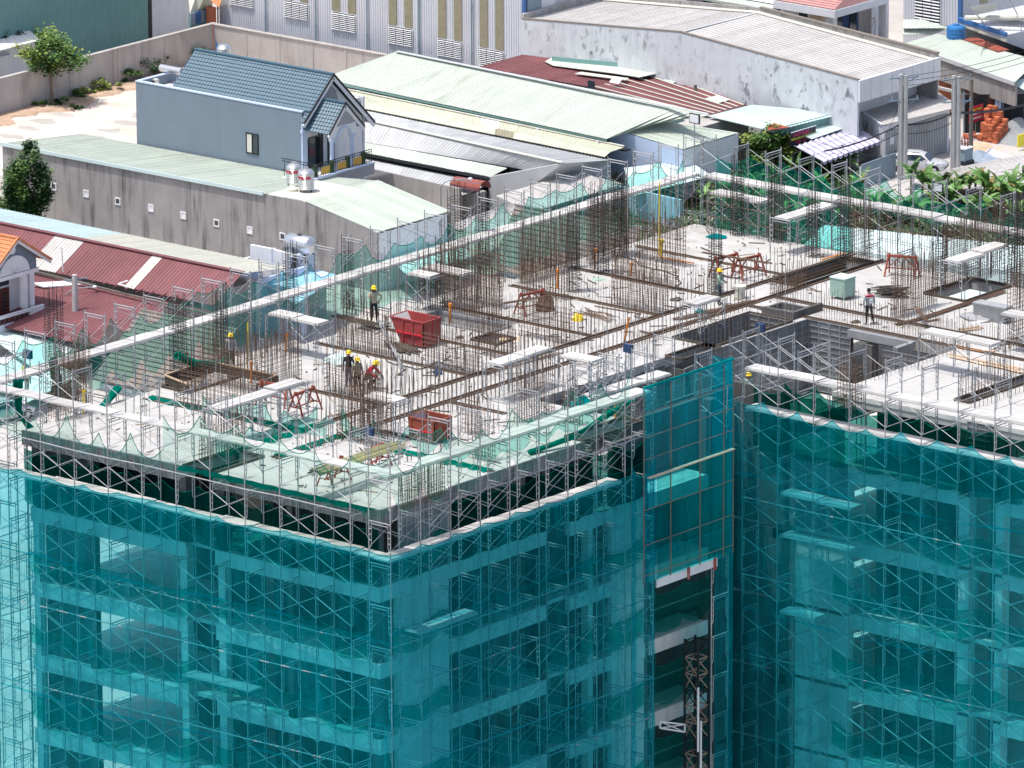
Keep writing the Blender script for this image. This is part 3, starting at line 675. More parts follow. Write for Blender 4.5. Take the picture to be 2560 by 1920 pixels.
for i, z in enumerate((51.3, 48.1, 46.9, 44.6)):
    MB().tube((.25, 18.5, z), (.25, 22.7, z), .03, 6).build('guard_rail', m_galv, None, label='steel guard rail across the open hoist bay, %s from the top' % ('first', 'second', 'third', 'fourth')[i], cat='rail')

def band(parent_label, p0, p1, z, seed):
    rr = random.Random(seed); p0 = Vector((*p0, 0)); p1 = Vector((*p1, 0)); n = int((p1-p0).length/.5); mb = MB()
    for i in range(n+1):
        p = lerp(p0, p1, i/n); h = .07+.05*math.sin(i*.7+seed)+rr.uniform(0, .05); zz = z+.1*math.sin(i*.23+seed)
        mb.v += [(p.x, p.y, zz), (p.x, p.y, zz+h)]
    mb.f = [(2*i, 2*i+2, 2*i+3, 2*i+1) for i in range(n)]
    mb.build('net_overlap', m_teal, None, label=parent_label, cat='net')
for k, z in enumerate((54.9, 48.6)):
    w_ = ('first', 'second', 'third', 'fourth')[k]
    band('overlap seam of the teal net left of the near corner, %s from the top' % w_, (-23.2, -1.53), (1.9, -1.53), z, k)
    band('overlap seam of the teal net right of the near corner, %s from the top' % w_, (1.95, -1.4), (1.95, 16.4), z+.3, k+9)
    band('overlap seam of the right wing teal net, %s from the top' % w_, (-.7, 25.36), (16.2, 25.36), z+1.0, k+19)
# ================================================================ ground
def gsheet(name, x0, y0, x1, y1, z, m, n=1, **kw):
    mb = MB(); mb.add([(x0, y0, z), (x1, y0, z), (x1, y1, z), (x0, y1, z)], [(0, 1, 2, 3)]); return struct(name, mb, m, **kw)
gsheet('ground', -1500, -900, 900, 1800, 0, m_ground)
gsheet('street', -172, -200, -150, 420, .004, m_road)
b = MB(); nx, ny = 60, 40   # rutted earth lot
for j in range(ny+1):
    for i in range(nx+1):
        x, y = -238+i*.52, 215.5+j*1.08
        h = .03+.05*math.sin(x*.9+y*.25)+.04*math.sin(y*2.1-x*.3)+rnd.uniform(0, .03)
        if i in (0, nx) or j in (0, ny): h = .006
        b.v.append((x, y, h))
b.f = [(j*(nx+1)+i, j*(nx+1)+i+1, (j+1)*(nx+1)+i+1, (j+1)*(nx+1)+i) for j in range(ny) for i in range(nx)]
struct('dirt_lot', b, m_dirt)

b = MB(); n = 90; rr = random.Random(8)
for i in range(n+1):
    y = 215.6+42.7*i/n; w = 2.6+.8*math.sin(i*.31)+.5*math.sin(i*.9)+rr.uniform(-.25, .25)
    b.v += [(-237.92, y, .26), (-237.92+w*.5, y, .22+rr.uniform(0, .06)), (-237.92+w*.85, y, .17), (-237.92+w, y, -.02)]
b.f = [(4*i+k, 4*i+k+1, 4*i+k+5, 4*i+k+4) for i in range(n) for k in range(3)]
struct('earth_strip', b, m_sand)
# ================================================================ boundary wall and what stands behind it
t = thing('boundary_wall', (-238, 238, 0), 'long grey cement wall with a corner around the earth lot', 'wall')
for i in range(9):
    y0 = 203+i*6.16; hbox(t, 'wall_bay', m_bwall, -238.2, y0+.02, 0, -237.95, y0+6.14, 3.25)
    hbox(t, 'pier', m_bwall, -238.25, y0-.15, 0, -237.9, y0+.02, 3.2)
for i in range(7):
    x0 = -237.95+i*3.8; hbox(t, 'wall_bay', m_bwall, x0+.02, 258.5, 0, x0+3.78, 258.75, 3.22)
    hbox(t, 'pier', m_bwall, x0+3.78, 258.45, 0, x0+3.94, 258.8, 3.16)
hbox(t, 'coping', m_bwall, -238.3, 203, 3.25, -237.86, 258.9, 3.33); hbox(t, 'coping', m_bwall, -237.86, 258.4, 3.22, -211.5, 258.86, 3.3)
def corr(parent, a, b2, z0, z1, m, pitch=.25, dep=.04, w=1.0, name='wall_sheet', nrm=None):
    """corrugated cladding in single sheets along a->b2; ribs look to the right of a->b2"""
    a = Vector((*a, 0)); b2 = Vector((*b2, 0)); d = b2-a; L = d.length; d.normalize(); o = Vector((d.y, -d.x, 0)); n = max(1, round(L/w)); ww = L/n
    for i in range(n):
        p = a+d*ww*i; mb = MB(); k = max(2, round(ww/pitch)); pts = []
        for j in range(k):
            for u, h in ((0, 0), (.55, 0), (.65, dep), (.9, dep)): pts.append((ww*(j+u)/k, h))
        pts.append((ww-.004, 0)); m0 = len(pts)
        mb.v = [tuple(p+d*x+o*h+Vector((0, 0, z))) for z in (z0, z1) for x, h in pts]
        mb.f = [(j, j+1, j+1+m0, j+m0) for j in range(m0-1)]; mb.build(name, m, parent)
    mb = MB(); mb.prism([a-o*.06, b2-o*.06, b2-o*.02, a-o*.02], (0, 0, 0)); 
    q = MB(); q.prism([a-o*.2+Vector((0, 0, z0)), b2-o*.2+Vector((0, 0, z0)), b2-o*.03+Vector((0, 0, z0)), a-o*.03+Vector((0, 0, z0))], (0, 0, z1-z0-.01)); q.build('backing_wall', m, parent)
HXX = -247.0; hy0, hy1, hy2 = onp(-60, 60, 0, HXX).y, onp(370, 60, 0, HXX).y, onp(476, 30, 0, HXX).y
t = thing('green_metal_hall', (HXX-8, hy1-8, 0), 'tall sea green corrugated metal hall behind the boundary wall', 'building')
corr(t, (HXX, hy0), (HXX, hy1), 0, 15, m_tealsheet, .3, .05, 1.2)
mold(t, 'body', m_tealsheet, (HXX-18, hy0, 0, HXX-.3, hy1-.1, 14.9)); hbox(t, 'edge_strip', m_iron, HXX-.1, hy1+.02, 0, HXX+.05, hy1+.5, 15)
hbox(t, 'roof', m_palegreen, HXX-18.2, hy0-.2, 15, HXX+.2, hy1+.2, 15.2)
t = thing('plain_white_block', (HXX, hy1+3, 0), 'plain pale grey rendered block between the green hall and the wall corner', 'building')
hbox(t, 'wall', m_white, HXX-8, hy1+.55, 0, HXX, hy2, 14)
hbox(t, 'roof', m_oldsheet, HXX-8.2, hy1+.5, 14, HXX+.1, hy2+.2, 14.2)
t = thing('white_roof_shed', P(40, 120, 0), 'low shed with a white fibre roof left of the loose tree', 'shed')
sheets(t, P(-60, 10, 4.4), P(20, 28, 4.4), P(101, 100, 3.6), P(-60, 142, 3.6), m_white, 1.2)
c = P(101, 100, 3.4); mold(t, 'body', m_white, (c.x-4, c.y-6, 0, c.x-.4, c.y-.3, 3.3))
sheets(t, P(-30, 125, 2.9), P(5, 120, 2.9), P(28, 137, 2.8), P(-30, 150, 2.8), m_white, 1.0)
t = thing('tarp_lean_to', P(520, 50, 0), 'little lean-to with cream roof and hanging blue cloths behind the wall corner', 'shed')
x0 = -240.5
sheets(t, P(470, -14, 5.4), P(530, 2, 5.2), P(531, 18, 4.0), P(475, 34, 4.0), m_cream, 1.0)
hbox(t, 'wall', m_tealsheet, -240.3, onp(478, 50, 0, -240).y, 0, -240.1, onp(530, 50, 0, -240).y, 4.0)
sheets(t, P(485, -28, 5.6), P(560, -18, 5.6), P(548, 18, 4.6), P(520, -2, 5.0), m_orangetile, 1.0)
for i in range(4):
    a = onp(477+i*13, 33-i*3.4, 0, -239.9); hbox(t, 'blue_cloth', m_bluesteel if i % 2 else m_tarp, -240, a.y, a.z-1.1, -239.9, a.y+.62, a.z-.05)
hbox(t, 'brick_pier', m_newbrick, -239.7, 259.6, 0, -238.9, 260.0, 4.4)

# ================================================================ big white warehouse
t = thing('white_warehouse', (-222, 262, 0), 'big white corrugated warehouse with louvres and amber light strips', 'building')
WY = 261.0
corr(t, (-239.4, WY), (-204.95, WY), 2.45, 13, m_whitesheet, .25, .045, 1.05)
hbox(t, 'plinth', m_bwall, -239.4, WY+.02, 0, -204.95, WY+.3, 2.45)
mold(t, 'body', m_whitesheet, (-239.4, WY+.35, 0, -205.0, 285, 12.9)); hbox(t, 'roof', m_greysheet, -239.6, WY, 13, -204.8, 285.2, 13.3)
def louvre(parent, x0, x1, z0, z1, y, n=3, rows=9):
    hbox(parent, 'louvre_frame', m_white, x0-.06, y-.10, z0-.06, x1+.06, y-.05, z1+.04)
    for i in range(n):
        a = x0+(x1-x0)*i/n+.03; c = x0+(x1-x0)*(i+1)/n-.03; b = MB()
        g = MB(); g.box(a, y-.14, z0, c, y-.11, z1); g.build('louvre_dark', m_iron, parent)
        for k in range(rows):
            z = z0+(z1-z0)*(k+.1)/rows; h = (z1-z0)/rows
            b.prism([(a, y-.15, z+h*.15), (a, y-.21, z), (a, y-.21, z+h*.16), (a, y-.15, z+h*.42)], (c-a, 0, 0))
        b.build('louvre_slats', m_white, parent)
for px, py0, py1 in ((605, -25, 15), (741, 6, 46), (859.7, 34, 77), (1001, 69, 112), (1124.5, 102, 143), (1228.7, 125, 168)):
    p = onp(px, py1, 1, WY-.1); q = onp(px, py0, 1, WY-.1); w = 1.35
    louvre(t, p.x-w, p.x+w, p.z, q.z, WY)
    for s in (-w+.02, w-.92): 
        b = MB(); b.box(p.x+s, WY-.075, q.z+.1, p.x+s+.9, WY-.05, 12.9); b.build('amber_strip', m_amber, t)
for px in (545, 664, 789, 917, 1046.7, 1178.5):
    p = onp(px, 60, 1, WY-.2); b = MB(); b.tube((p.x, WY-.2, .2), (p.x, WY-.2, 12.8), .07, 6)
    for z in (4, 8): b.tube((p.x, WY-.2, z), (p.x, WY-.2, z+.12), .11, 6, cap=True)
    b.build('downpipe', m_trafo, t)
for px in (594, 734, 862):
    p = onp(px, 100, 1, WY); z = 1.25
    hbox(t, 'base_window', m_glass, p.x-1.45, WY-.02, z, p.x+1.45, WY+.01, z+.55); hbox(t, 'canopy', m_bwall, p.x-1.6, WY-.45, z+.7, p.x+1.6, WY+.0, z+.85)
for px in (672, 797, 925): 
    p = onp(px, 100, 1, WY); hbox(t, 'white_pier', m_white, p.x-.15, WY-.1, 0, p.x+.2, WY+.01, 2.5)
hbox(t, 'corner_trim', m_bluesteel, -205.05, WY-.12, 1, -204.75, WY+.15, 13)
# striped side behind the old roof
for i in range(9):
    y0 = WY+.3+i*1.9; hbox(t, 'side_panel', m_whitesheet if i % 2 else m_trafo if i % 4 == 0 else m_greysheet, -204.9, y0, 4, -204.75, y0+1.88, 12.8)

# ================================================================ mouldy white building
t = thing('mouldy_white_building', (-187, 266, 0), 'old white building with black mould stains and a shallow weathered sheet roof', 'building')
SY, SB = 260.2, 271.2
A0, A1, A2 = Vector((-204.5, SY, 8.0)), Vector((-187.5, SY, 9.2)), Vector((-168.9, SY, 7.75))
MB().prism([(-204.6, SY, 0), (-168.95, SY, 0), (-168.95, SY, 7.8), (-187.5, SY, 9.28), (-204.6, SY, 8.05)], (0, .25, 0)).build('gable_wall', m_wwhite, t)
up1 = Vector((0, 0, -.12))
sheets(t, A0+up1+Vector((0, .3, 0)), A1+up1+Vector((0, .3, 0)), Vector((-187.5, SB, 9.0)), Vector((-204.5, SB, 7.8)), m_oldsheet, 1.1)
sheets(t, A1+up1+Vector((0, .3, 0)), A2+up1+Vector((0, .3, 0)), Vector((-168.9, SB, 7.5)), Vector((-187.5, SB, 9.0)), m_oldsheet, 1.1)
for a, c in ((A0, A1), (A1, A2)):
    MB().bar(a+Vector((0, .12, .06)), c+Vector((0, .12, .06)), .3, .1).build('coping', m_browntile, t)
MB().prism([(-204.6, SB, 0), (-168.95, SB, 0), (-168.95, SB, 8.0), (-187.5, SB, 9.4), (-204.6, SB, 8.3)], (0, .25, 0)).build('rear_parapet', m_greywall, t)
MB().bar(Vector((-187.5, SB+.12, 9.45)), Vector((-168.9, SB+.12, 8.1)), .35, .12).build('rear_coping', m_browntile, t)
hbox(t, 'left_parapet', m_bwall, -204.75, SY+.3, 6, -204.5, SB, 8.4)
MB().bar(A1+Vector((0, .3, .0)), Vector((-187.5, SB, 9.03)), .25, .06).build('ridge_flashing', m_greysheet, t)
MB().bar(Vector((-204, SB-.35, 7.95)), Vector((-187.5, SB-.35, 9.1)), .7, .05).build('flashing', m_cream, t)
MB().bar(Vector((-187.5, SB-.35, 9.1)), Vector((-169, SB-.35, 7.6)), .6, .05).build('flashing', m_cream, t)
hbox(t, 'fascia_box', m_white, -168.94, SY+.02, 5.9, -168.7, SB+.2, 7.75); hbox(t, 'soffit', m_white, -170.5, SY+.1, 5.85, -168.95, SB, 5.95)
for i in range(8):
    y = SY+.02+i*1.45; hbox(t, 'fascia_joint', m_greysheet, -168.7, y, 5.92, -168.68, y+.04, 7.72)
hbox(t, 'side_wall', m_white, -171.2, SY+.3, 0, -171.0, SB, 5.85)

# ================================================================ red roofed shed in front of it
t = thing('red_roof_shed', (-190, 253, 0), 'sprawling oxide red sheet roof with pale green patches and cream battens', 'building')
rz = 5.2
L0, L1 = P(1200, 167, rz), P(1306, 137, rz); R0, R1 = P(1484, 219, 5.0), P(1648, 178, 5.0)
sheets(t, L1, R1, R0, L0, m_redsheet, 1.0)
E0, E1 = P(1770, 290, 4.2), P(1866, 262, 4.3)
sheets(t, R0, R1, E1, E0, m_redsheet, .9)
def strip(parent, a, b2, w, m, name, h=.05):
    MB().bar(Vector(a)+Vector((0, 0, .08)), Vector(b2)+Vector((0, 0, .08)), w, h).build(name, m, parent)
for i in range(7):
    s = .02+i*.15; strip(t, lerp(R0, R1, s), lerp(E0, E1, s), .14, m_cream, 'batten')
q = lambda s, u: lerp(lerp(R0, R1, s), lerp(E0, E1, s), u)
u = Vector((0, 0, .10))
for s0, s1, u0, u1 in ((.78, .98, .20, .30), (.62, .90, .72, .86), (.88, 1.02, -.02, .03)):
    MB().prism([q(s0, u0)+u, q(s0, u1)+u, q(s1, u1)+u, q(s1, u0)+u], (0, 0, .03)).build('patch_sheet', m_palegreen, t)
g0 = [P(*T3(*v), rz+.08) for v in ((285, 535), (345, 500), (1275, 590), (1245, 640), (1100, 672), (900, 640), (355, 570))]
MB().prism(g0, (0, 0, .05)).build('patch_sheet', m_palegreen, t)
g1 = [P(*T3(*v), rz+.06) for v in ((540, 640), (600, 625), (1010, 680), (985, 695))]
MB().prism(g1, (0, 0, .05)).build('patch_sheet', m_cream, t)
for i in range(9):
    a = P(*T3(345+i*103, 488+i*9.5), rz+.5); c = P(*T3(345+(i+1)*103, 488+(i+1)*9.5), rz+.5)
    MB().prism([a, c, c-Vector((0, 0, .55)), a-Vector((0, 0, .55))], (0, .08, 0)).build('flashing_sheet', m_tealsheet, t)
mold(t, 'walls', m_bwall, (-199, 248.2, 0, -178.5, 258, 4.0))
for k, (x, y) in enumerate(((685, 745), (900, 705))):
    c = P(*T3(x, y), 5.4); b = MB()
    if k == 0: b.box(c.x-.35, c.y-.05, c.z-.45, c.x+.35, c.y+.05, c.z+.45)
    else: b.prism([(c.x-.5, c.y-.3, c.z-.1), (c.x+.5, c.y-.3, c.z-.1), (c.x+.5, c.y+.3, c.z+.3), (c.x-.5, c.y+.3, c.z+.3)], (0, 0, .05))
    b.build('photovoltaic_unit', m_sign if k == 0 else m_white, None, label=('dark upright solar panel at the ridge end of the pale green hall', 'small pale panel lying on the red sheet roof')[k], cat='panel')

# ================================================================ long pale green hall
t = thing('long_green_hall', (-194, 244, 0), 'long hall with a pale green sheet roof sloping to the lot', 'building')
RY = 247.0
Ra, Rb = Vector((-207.6, RY, 7.0)), Vector((-173.0, 246.3, 7.0)); Ea, Eb = Vector((-207.9, 242.2, 4.95)), Vector((-179.4, 240.6, 5.0))
Rm = lerp(Ra, Rb, .84)
a = P(803, 196, 4.95); sheets(t, P(992, 129, 7), P(1680, 262, 7), P(1517, 347, 5), a, m_palegreen, 1.0)
sheets(t, P(1681, 262, 7), P(1775, 288, 6.7), P(1660, 303, 5.6), P(1518, 346.6, 5), m_palegreen, 1.0)
MB().bar(P(992, 128, 7.08), P(1770, 285, 7.08), .35, .06).build('ridge_cap', m_greysheet, t)
mold(t, 'walls', m_tealsheet, (-207.6, 243.2, 0, -181, 252.5, 4.6))
MB().bar(P(812, 203, 4.8), P(1517, 351, 4.8), .06, .14).build('fascia', m_tealsheet, t); MB().bar(P(822, 213, 4.5), P(1517, 359.5, 4.5), .1, .30).build('eave_gap_shade', m_black, t)  # black bar stands in for the shade in the open gap under the eave
MB().prism([P(992, 129, 6.95), P(803, 196, 4.9), P(803, 196, 4.9)+Vector((0, 0, -4.9)), Vector((-207.7, 247, 0))], (.1, 0, 0)).build('gable_wall', m_palegreen, t)
for i in range(5):
    p = P(895+i*150, 228+i*31.5, 4.6); hbox(t, 'post', m_white, p.x, p.y-.2, 3.6, p.x+.16, p.y-.05, 4.7)
# extension with sky-blue wall
t2 = thing('blue_wall_extension', (-178, 244, 0), 'sky blue end wall under a pale sheet roof past the long green hall', 'building')
a, b2, c, d = P(1525, 318, 5.4), P(1660, 303, 5.6), P(1846, 332, 4.6), P(1706, 373, 4.4)
sheets(t2, a, b2, c, d, m_palegreen, 1.0)
MB().prism([a-Vector((0, 0, .1)), d-Vector((0, 0, .1)), Vector((d.x, d.y, 0)), Vector((a.x, a.y, 0))], (0, .2, 0)).build('front_wall', m_bluetrim, t2)
MB().prism([d-Vector((0, 0, .12)), c-Vector((0, 0, .12)), Vector((c.x, c.y, 0)), Vector((d.x, d.y, 0))], (-.2, 0, 0)).build('end_wall', m_white, t2)
# curved yellow strip roof and zinc roofs
t = thing('yellow_strip_roof', (-192, 240, 0), 'narrow pale yellow strip roof with a dark gutter below the green hall', 'roof')
a, b2, c, d = P(836, 219, 4.55), P(1560, 368, 4.55), P(1512, 392, 3.95), P(880, 265, 3.95)
a1, b1 = lerp(a, d, .7), lerp(b2, c, .7); a1.z += .18; b1.z += .18
sheets(t, a, b2, b1, a1, m_paleyellow, 1.0, odd={16: m_clear, 17: m_clear}); sheets(t, a1, b1, c, d, m_paleyellow, 1.0, odd={16: m_amber, 17: m_amber})
MB().bar(a+Vector((0, 0, .1)), b2+Vector((0, 0, .1)), .16, .08).build('top_rail', m_cream, t)
MB().bar(d+Vector((0, .1, -.2)), c+Vector((0, .1, -.2)), .2, .22).build('gutter', m_iron, t)
MB().bar(a+Vector((0, .5, -.35)), b2+Vector((0, .5, -.35)), .7, .1).build('gap_shade_bar', m_black, t)  # black strip painted as shade between this roof and the hall eave
MB().prism([Vector((d.x, d.y+.3, 3.7)), Vector((c.x, c.y+.3, 3.7)), Vector((c.x, c.y+.3, 0)), Vector((d.x, d.y+.3, 0))], (0, .15, 0)).build('wall', m_trafo, t)
MB().bar(P(*T3(910, 1270), 3.9), P(*T3(935, 1385), 1.2), .2, .2).build('prop', m_polewood, t)
t = thing('zinc_roof_shed', (-190, 236, 0), 'long low zinc roofed shed with a ridge and a translucent green eave strip', 'building')
U0, U1 = P(880, 268, 3.7), P(1524, 400, 3.7); G0, G1 = P(905, 299, 4.9), P(1407, 408, 4.9); D0, D1 = P(893, 366, 3.3), P(1352, 436, 3.5)
sheets(t, U0, U1, G1, G0, m_greysheet, 1.0)
D0, D1 = P(880, 350, 3.7), P(1350, 430, 3.7); sheets(t, G0, G1, D1, D0, m_greysheet, 1.0)
D2, D3 = P(872, 374, 3.25), P(1225, 442, 3.3); D1b = P(1268, 420, 3.75)
sheets(t, P(876, 350, 3.72), D1b, D3, D2, m_palegreen, 1.0, odd={5: m_clear, 6: m_clear, 11: m_clear, 12: m_clear, 17: m_clear, 18: m_clear})
MB().bar(G0+Vector((0, 0, .06)), G1+Vector((0, 0, .06)), .4, .06).build('ridge_cap', m_cream, t)
MB().bar(D2+Vector((0, 0, -.16)), D3+Vector((0, 0, -.16)), .2, .2).build('gutter', m_iron, t)
MB().prism([G1, U1, Vector((U1.x, U1.y, 0)), Vector((D3.x, D3.y, 0)), D3], (-.15, 0, 0)).build('end_wall', m_greysheet, t)
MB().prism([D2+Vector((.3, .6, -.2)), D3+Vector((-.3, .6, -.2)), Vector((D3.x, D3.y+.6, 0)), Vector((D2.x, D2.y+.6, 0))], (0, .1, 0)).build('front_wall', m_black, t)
t = thing('low_flat_roof', (-188, 226, 0), 'low pale flat sheet roof behind a grey parapet, beside the blue house porch', 'building')
a, b2 = P(905, 380, 2.6), P(1240, 452, 2.6); c, d = P(1160, 487, 2.9), P(912, 426, 2.9)
sheets(t, a, b2, c, d, m_greysheet, 1.1)
MB().prism([P(908, 417, 3.6), P(1150, 472, 3.6), P(1150, 472, 3.6)-Vector((0, 0, 3.6)), P(908, 417, 3.6)-Vector((0, 0, 3.6))], (0, .2, 0)).build('parapet', m_bwall, t)
mold(t, 'walls', m_bwall, (d.x+.5, d.y+.4, 0, c.x-.5, d.y+2, 2.5))
# round awning and dark doorway at its end
t = thing('rust_drum_awning', P(1175, 480, 0), 'rust red ribbed barrel awning beside a dark doorway', 'awning')
p = P(*T2(1725, 1600), 3.2); q2 = P(*T2(1980, 1640), 3.2); b = MB(); n = 9
for i in range(n):
    a0, a1 = math.pi*i/n, math.pi*(i+1)/n; r0 = .75
    f = lambda c0, a: Vector((c0.x, c0.y-math.cos(a)*r0, c0.z+math.sin(a)*r0*.9))
    b = MB(); b.prism([f(p, a0), f(q2, a0), f(q2, a1), f(p, a1)], (0, 0, .05)); b.build('rib_sheet', m_redor if i % 2 else m_redsheet, t)
a = P(*T2(2000, 1680), 0); hbox(t, 'dark_opening', m_black, a.x, a.y, 0, a.x+2.2, a.y+.2, 2.8); hbox(t, 'canopy', m_palegreen, a.x-.4, a.y-.8, 3.1, a.x+2.6, a.y+1.2, 3.2)

# ================================================================ low building with vents (grey stained wall)
t = thing('vented_wall_building', (-194, 210, 0), 'low building with a long streaked cement wall of small square vents and pale green roof', 'building')
VY, VB = 205.5, 215.1
MB().prism([(-213.8, VY, 0), (-174.4, VY, 0), (-174.4, VY, 4.75), (-182.1, VY, 6.1), (-213.8, VY, 5.8)], (0, .25, 0)).build('front_wall', m_greywall, t)
sheets(t, (-213.9, VY-.1, 6.0), (-185.7, VY-.1, 6.15), (-185.7, VB, 5.15), (-213.9, VB, 5.0), m_palegreen, 1.0)
MB().bar((-213.9, VY-.14, 5.98), (-185.9, VY-.14, 6.12), .08, .28).build('eave_flashing', m_cyan, t)
sheets(t, (-181.7, VY, 6.15), (-181.7, 214.3, 6.15), (-174.3, 214.3, 4.8), (-174.3, VY, 4.8), m_palegreen, 1.0)
sheets(t, (-190.2, 211.6, 5.35), (-181.8, 211.6, 6.0), (-181.8, 215.0, 5.9), (-190.2, 215.0, 5.2), m_palegreen, 1.0)
hbox(t, 'tank_slab', m_cream, -185.7+.02, 205.6, 5.9, -181.72, 211.5, 6.08)
MB().prism([(-174.4, VY+.26, 0), (-174.4, 214, 0), (-174.4, 214, 4.6), (-174.4, VY+.26, 4.6)], (-.2, 0, 0)).build('end_wall', m_white, t)
hbox(t, 'left_wall', m_greywall, -213.8, VY+.26, 0, -213.55, VB, 4.9)
mold(t, 'rear_wall', m_greywall, (-213.5, VB-.3, 0, -174.7, VB-.1, 4.6))
for (px, py) in ((135, 466), (216, 484), (295, 503), (378, 520), (459, 538.5), (542, 557.5), (625, 575.5), (707, 591)):
    p = onp(px, py, 1, VY); f = MB(); x, z = p.x, p.z
    for q in ((x-.3, z-.3, x-.2, z+.3), (x+.2, z-.3, x+.3, z+.3), (x-.2, z+.2, x+.2, z+.3), (x-.2, z-.3, x+.2, z-.2)): f.box(q[0], VY-.06, q[1], q[2], VY+.0-.002, q[3])
    o = f.build('vent_frame', m_white, t); hbox(o, 'vent_pane', m_glass if rnd.random() < .5 else m_clear, x-.2, VY-.03, z-.2, x+.2, VY-.004, z+.2)
def water_tank(label, x, y, z, r, h):
    t = thing('water_tank', (x, y, z), label, 'water tank', 'upright steel water tanks by the blue house')
    pr = [(r*.98, .25)]
    for i in range(9):
        zz = .25+(h-.5)*i/9; pr += [(r, zz+.02), (r, zz+(h-.5)/9*.55), (r*.95, zz+(h-.5)/9*.75)]
    pr += [(r, h-.25), (r*.75, h-.05), (r*.3, h+.05), (r*.3, h+.16)]
    MB().lathe((x, y, z), pr, 20).build('tank_body', m_steel, t, smooth=False)
    b = MB(); n = 16
    for i in range(n):
        a0, a1 = -2.2+i*.12, -2.2+i*.12+.105
        if i in (4, 9): continue
        b.prism([(x+math.cos(a)*(r+.01), y+math.sin(a)*(r+.01), z+h*.62) for a in (a0, a1)]+[(x+math.cos(a)*(r+.01), y+math.sin(a)*(r+.01), z+h*.73) for a in (a1, a0)], (.004, -.004, 0))
    b.build('red_band', m_redc, t)
    for i in range(3):
        a = i*2.1; MB().bar((x+math.cos(a)*r*.8, y+math.sin(a)*r*.8, z), (x+math.cos(a)*r*.8, y+math.sin(a)*r*.8, z+.27), .06, .06).build('leg', m_iron, t)
p = P(*T2(330, 1600), 6.08); water_tank('steel water tank with red lettering band, rear left of the pair by the blue house', p.x, p.y, 6.08, .62, 1.75)
p = P(*T2(435, 1655), 6.08); water_tank('steel water tank with red lettering band, front right of the pair by the blue house', p.x, p.y, 6.08, .64, 1.8)
MB().lathe(P(*T2(315, 1650), 6.08), [(.45, 0), (.45, .2), (.3, .3), (.1, .42)], 14).build('tank_lid', m_cream, None, label='cream round lid lying on the slab before the tanks', cat='lid')

# ================================================================ blue house
t = thing('blue_house', (-199, 219, 0), 'grey blue house with a blue tiled gable roof and a white columned porch', 'house')
HY, HX, HE = 215.3, -208.1, -190.4
mold(t, 'side_wall', m_bluewall, (HX, HY, 0, HE, HY+.25, 10.15)); hbox(t, 'rear_wall', m_bluewall, HX, HY+.27, 0, HX+.2, 223, 10.15)
hbox(t, 'coping', m_bluetrim, HX-.05, HY-.04, 10.15, HE, HY+.3, 10.25); hbox(t, 'coping', m_bluetrim, HX-.05, HY+.3, 10.15, HX+.25, 223, 10.25)
hbox(t, 'terrace_floor', m_white, HX+.2, HY+.27, 9.0, -204.2, 223, 9.4); hbox(t, 'far_wall', m_white, HX+.2, 222.8, 0, HE, 223, 10.1)
hbox(t, 'house_body', m_white, -204.2, HY+.27, 0, HE-.3, 222.75, 10.0)
ry, rzz, ex = 218.55, 12.75, -189.85
tiles(t, (-204.5, ry, rzz), (ex, ry, rzz), (ex, 215.75, 10.2), (-204.5, 215.75, 10.2), m_bluetile, .3, .34)
tiles(t, (-204.5, ry, rzz), (ex, ry, rzz), (ex, 223.5, 8.0), (-204.5, 223.5, 8.0), m_bluetile, .3, .6)
GX = -190.35
tiles(t, (GX+.02, 215.75, 10.2), (ex, 215.75, 10.2), (ex, 214.9, 9.45), (GX+.02, 214.9, 9.45), m_bluetile, .3, .34)
MB().prism([(GX, HY+.02, 5.0), (GX, 222.6, 5.0), (GX, 222.6, 8.5), (GX, 218.55, 12.3), (GX, HY+.02, 9.6)], (-.25, 0, 0)).build('gable_wall', m_white, t)
MB().prism([(GX+.02, 216.6, 9.9), (GX+.02, 219.9, 9.9), (GX+.02, 219.3, 11.3), (GX+.02, 218.5, 12.0), (GX+.02, 217.0, 10.9)], (.03, 0, 0)).build('stucco_panel', m_stucco, t)
for a, b2 in (((ex+.03, ry, rzz+.02), (ex+.03, 214.9, 9.45)), ((ex+.03, ry, rzz+.02), (ex+.03, 223.55, 7.95))):
    MB().bar(a, b2, .1, .16).build('barge_edge', m_iron, t)
    MB().bar(Vector(a)-Vector((.05, 0, .28)), Vector(b2)-Vector((.05, 0, .28)), .1, .3).build('barge_board', m_white, t)
hbox(t, 'corner_pilaster', m_bluetrim, HE-.02, HY-.1, 5.2, HE+.12, HY+.45, 9.7); hbox(t, 'pilaster_cap', m_bluetrim, HE-.05, HY-.18, 8.5, HE+.2, HY+.55, 8.75)
for i in range(9): hbox(t, 'siding_board', m_white, GX, HY+.5, 7.9+i*.25, GX+.05, HY+1.75, 8.12+i*.25)
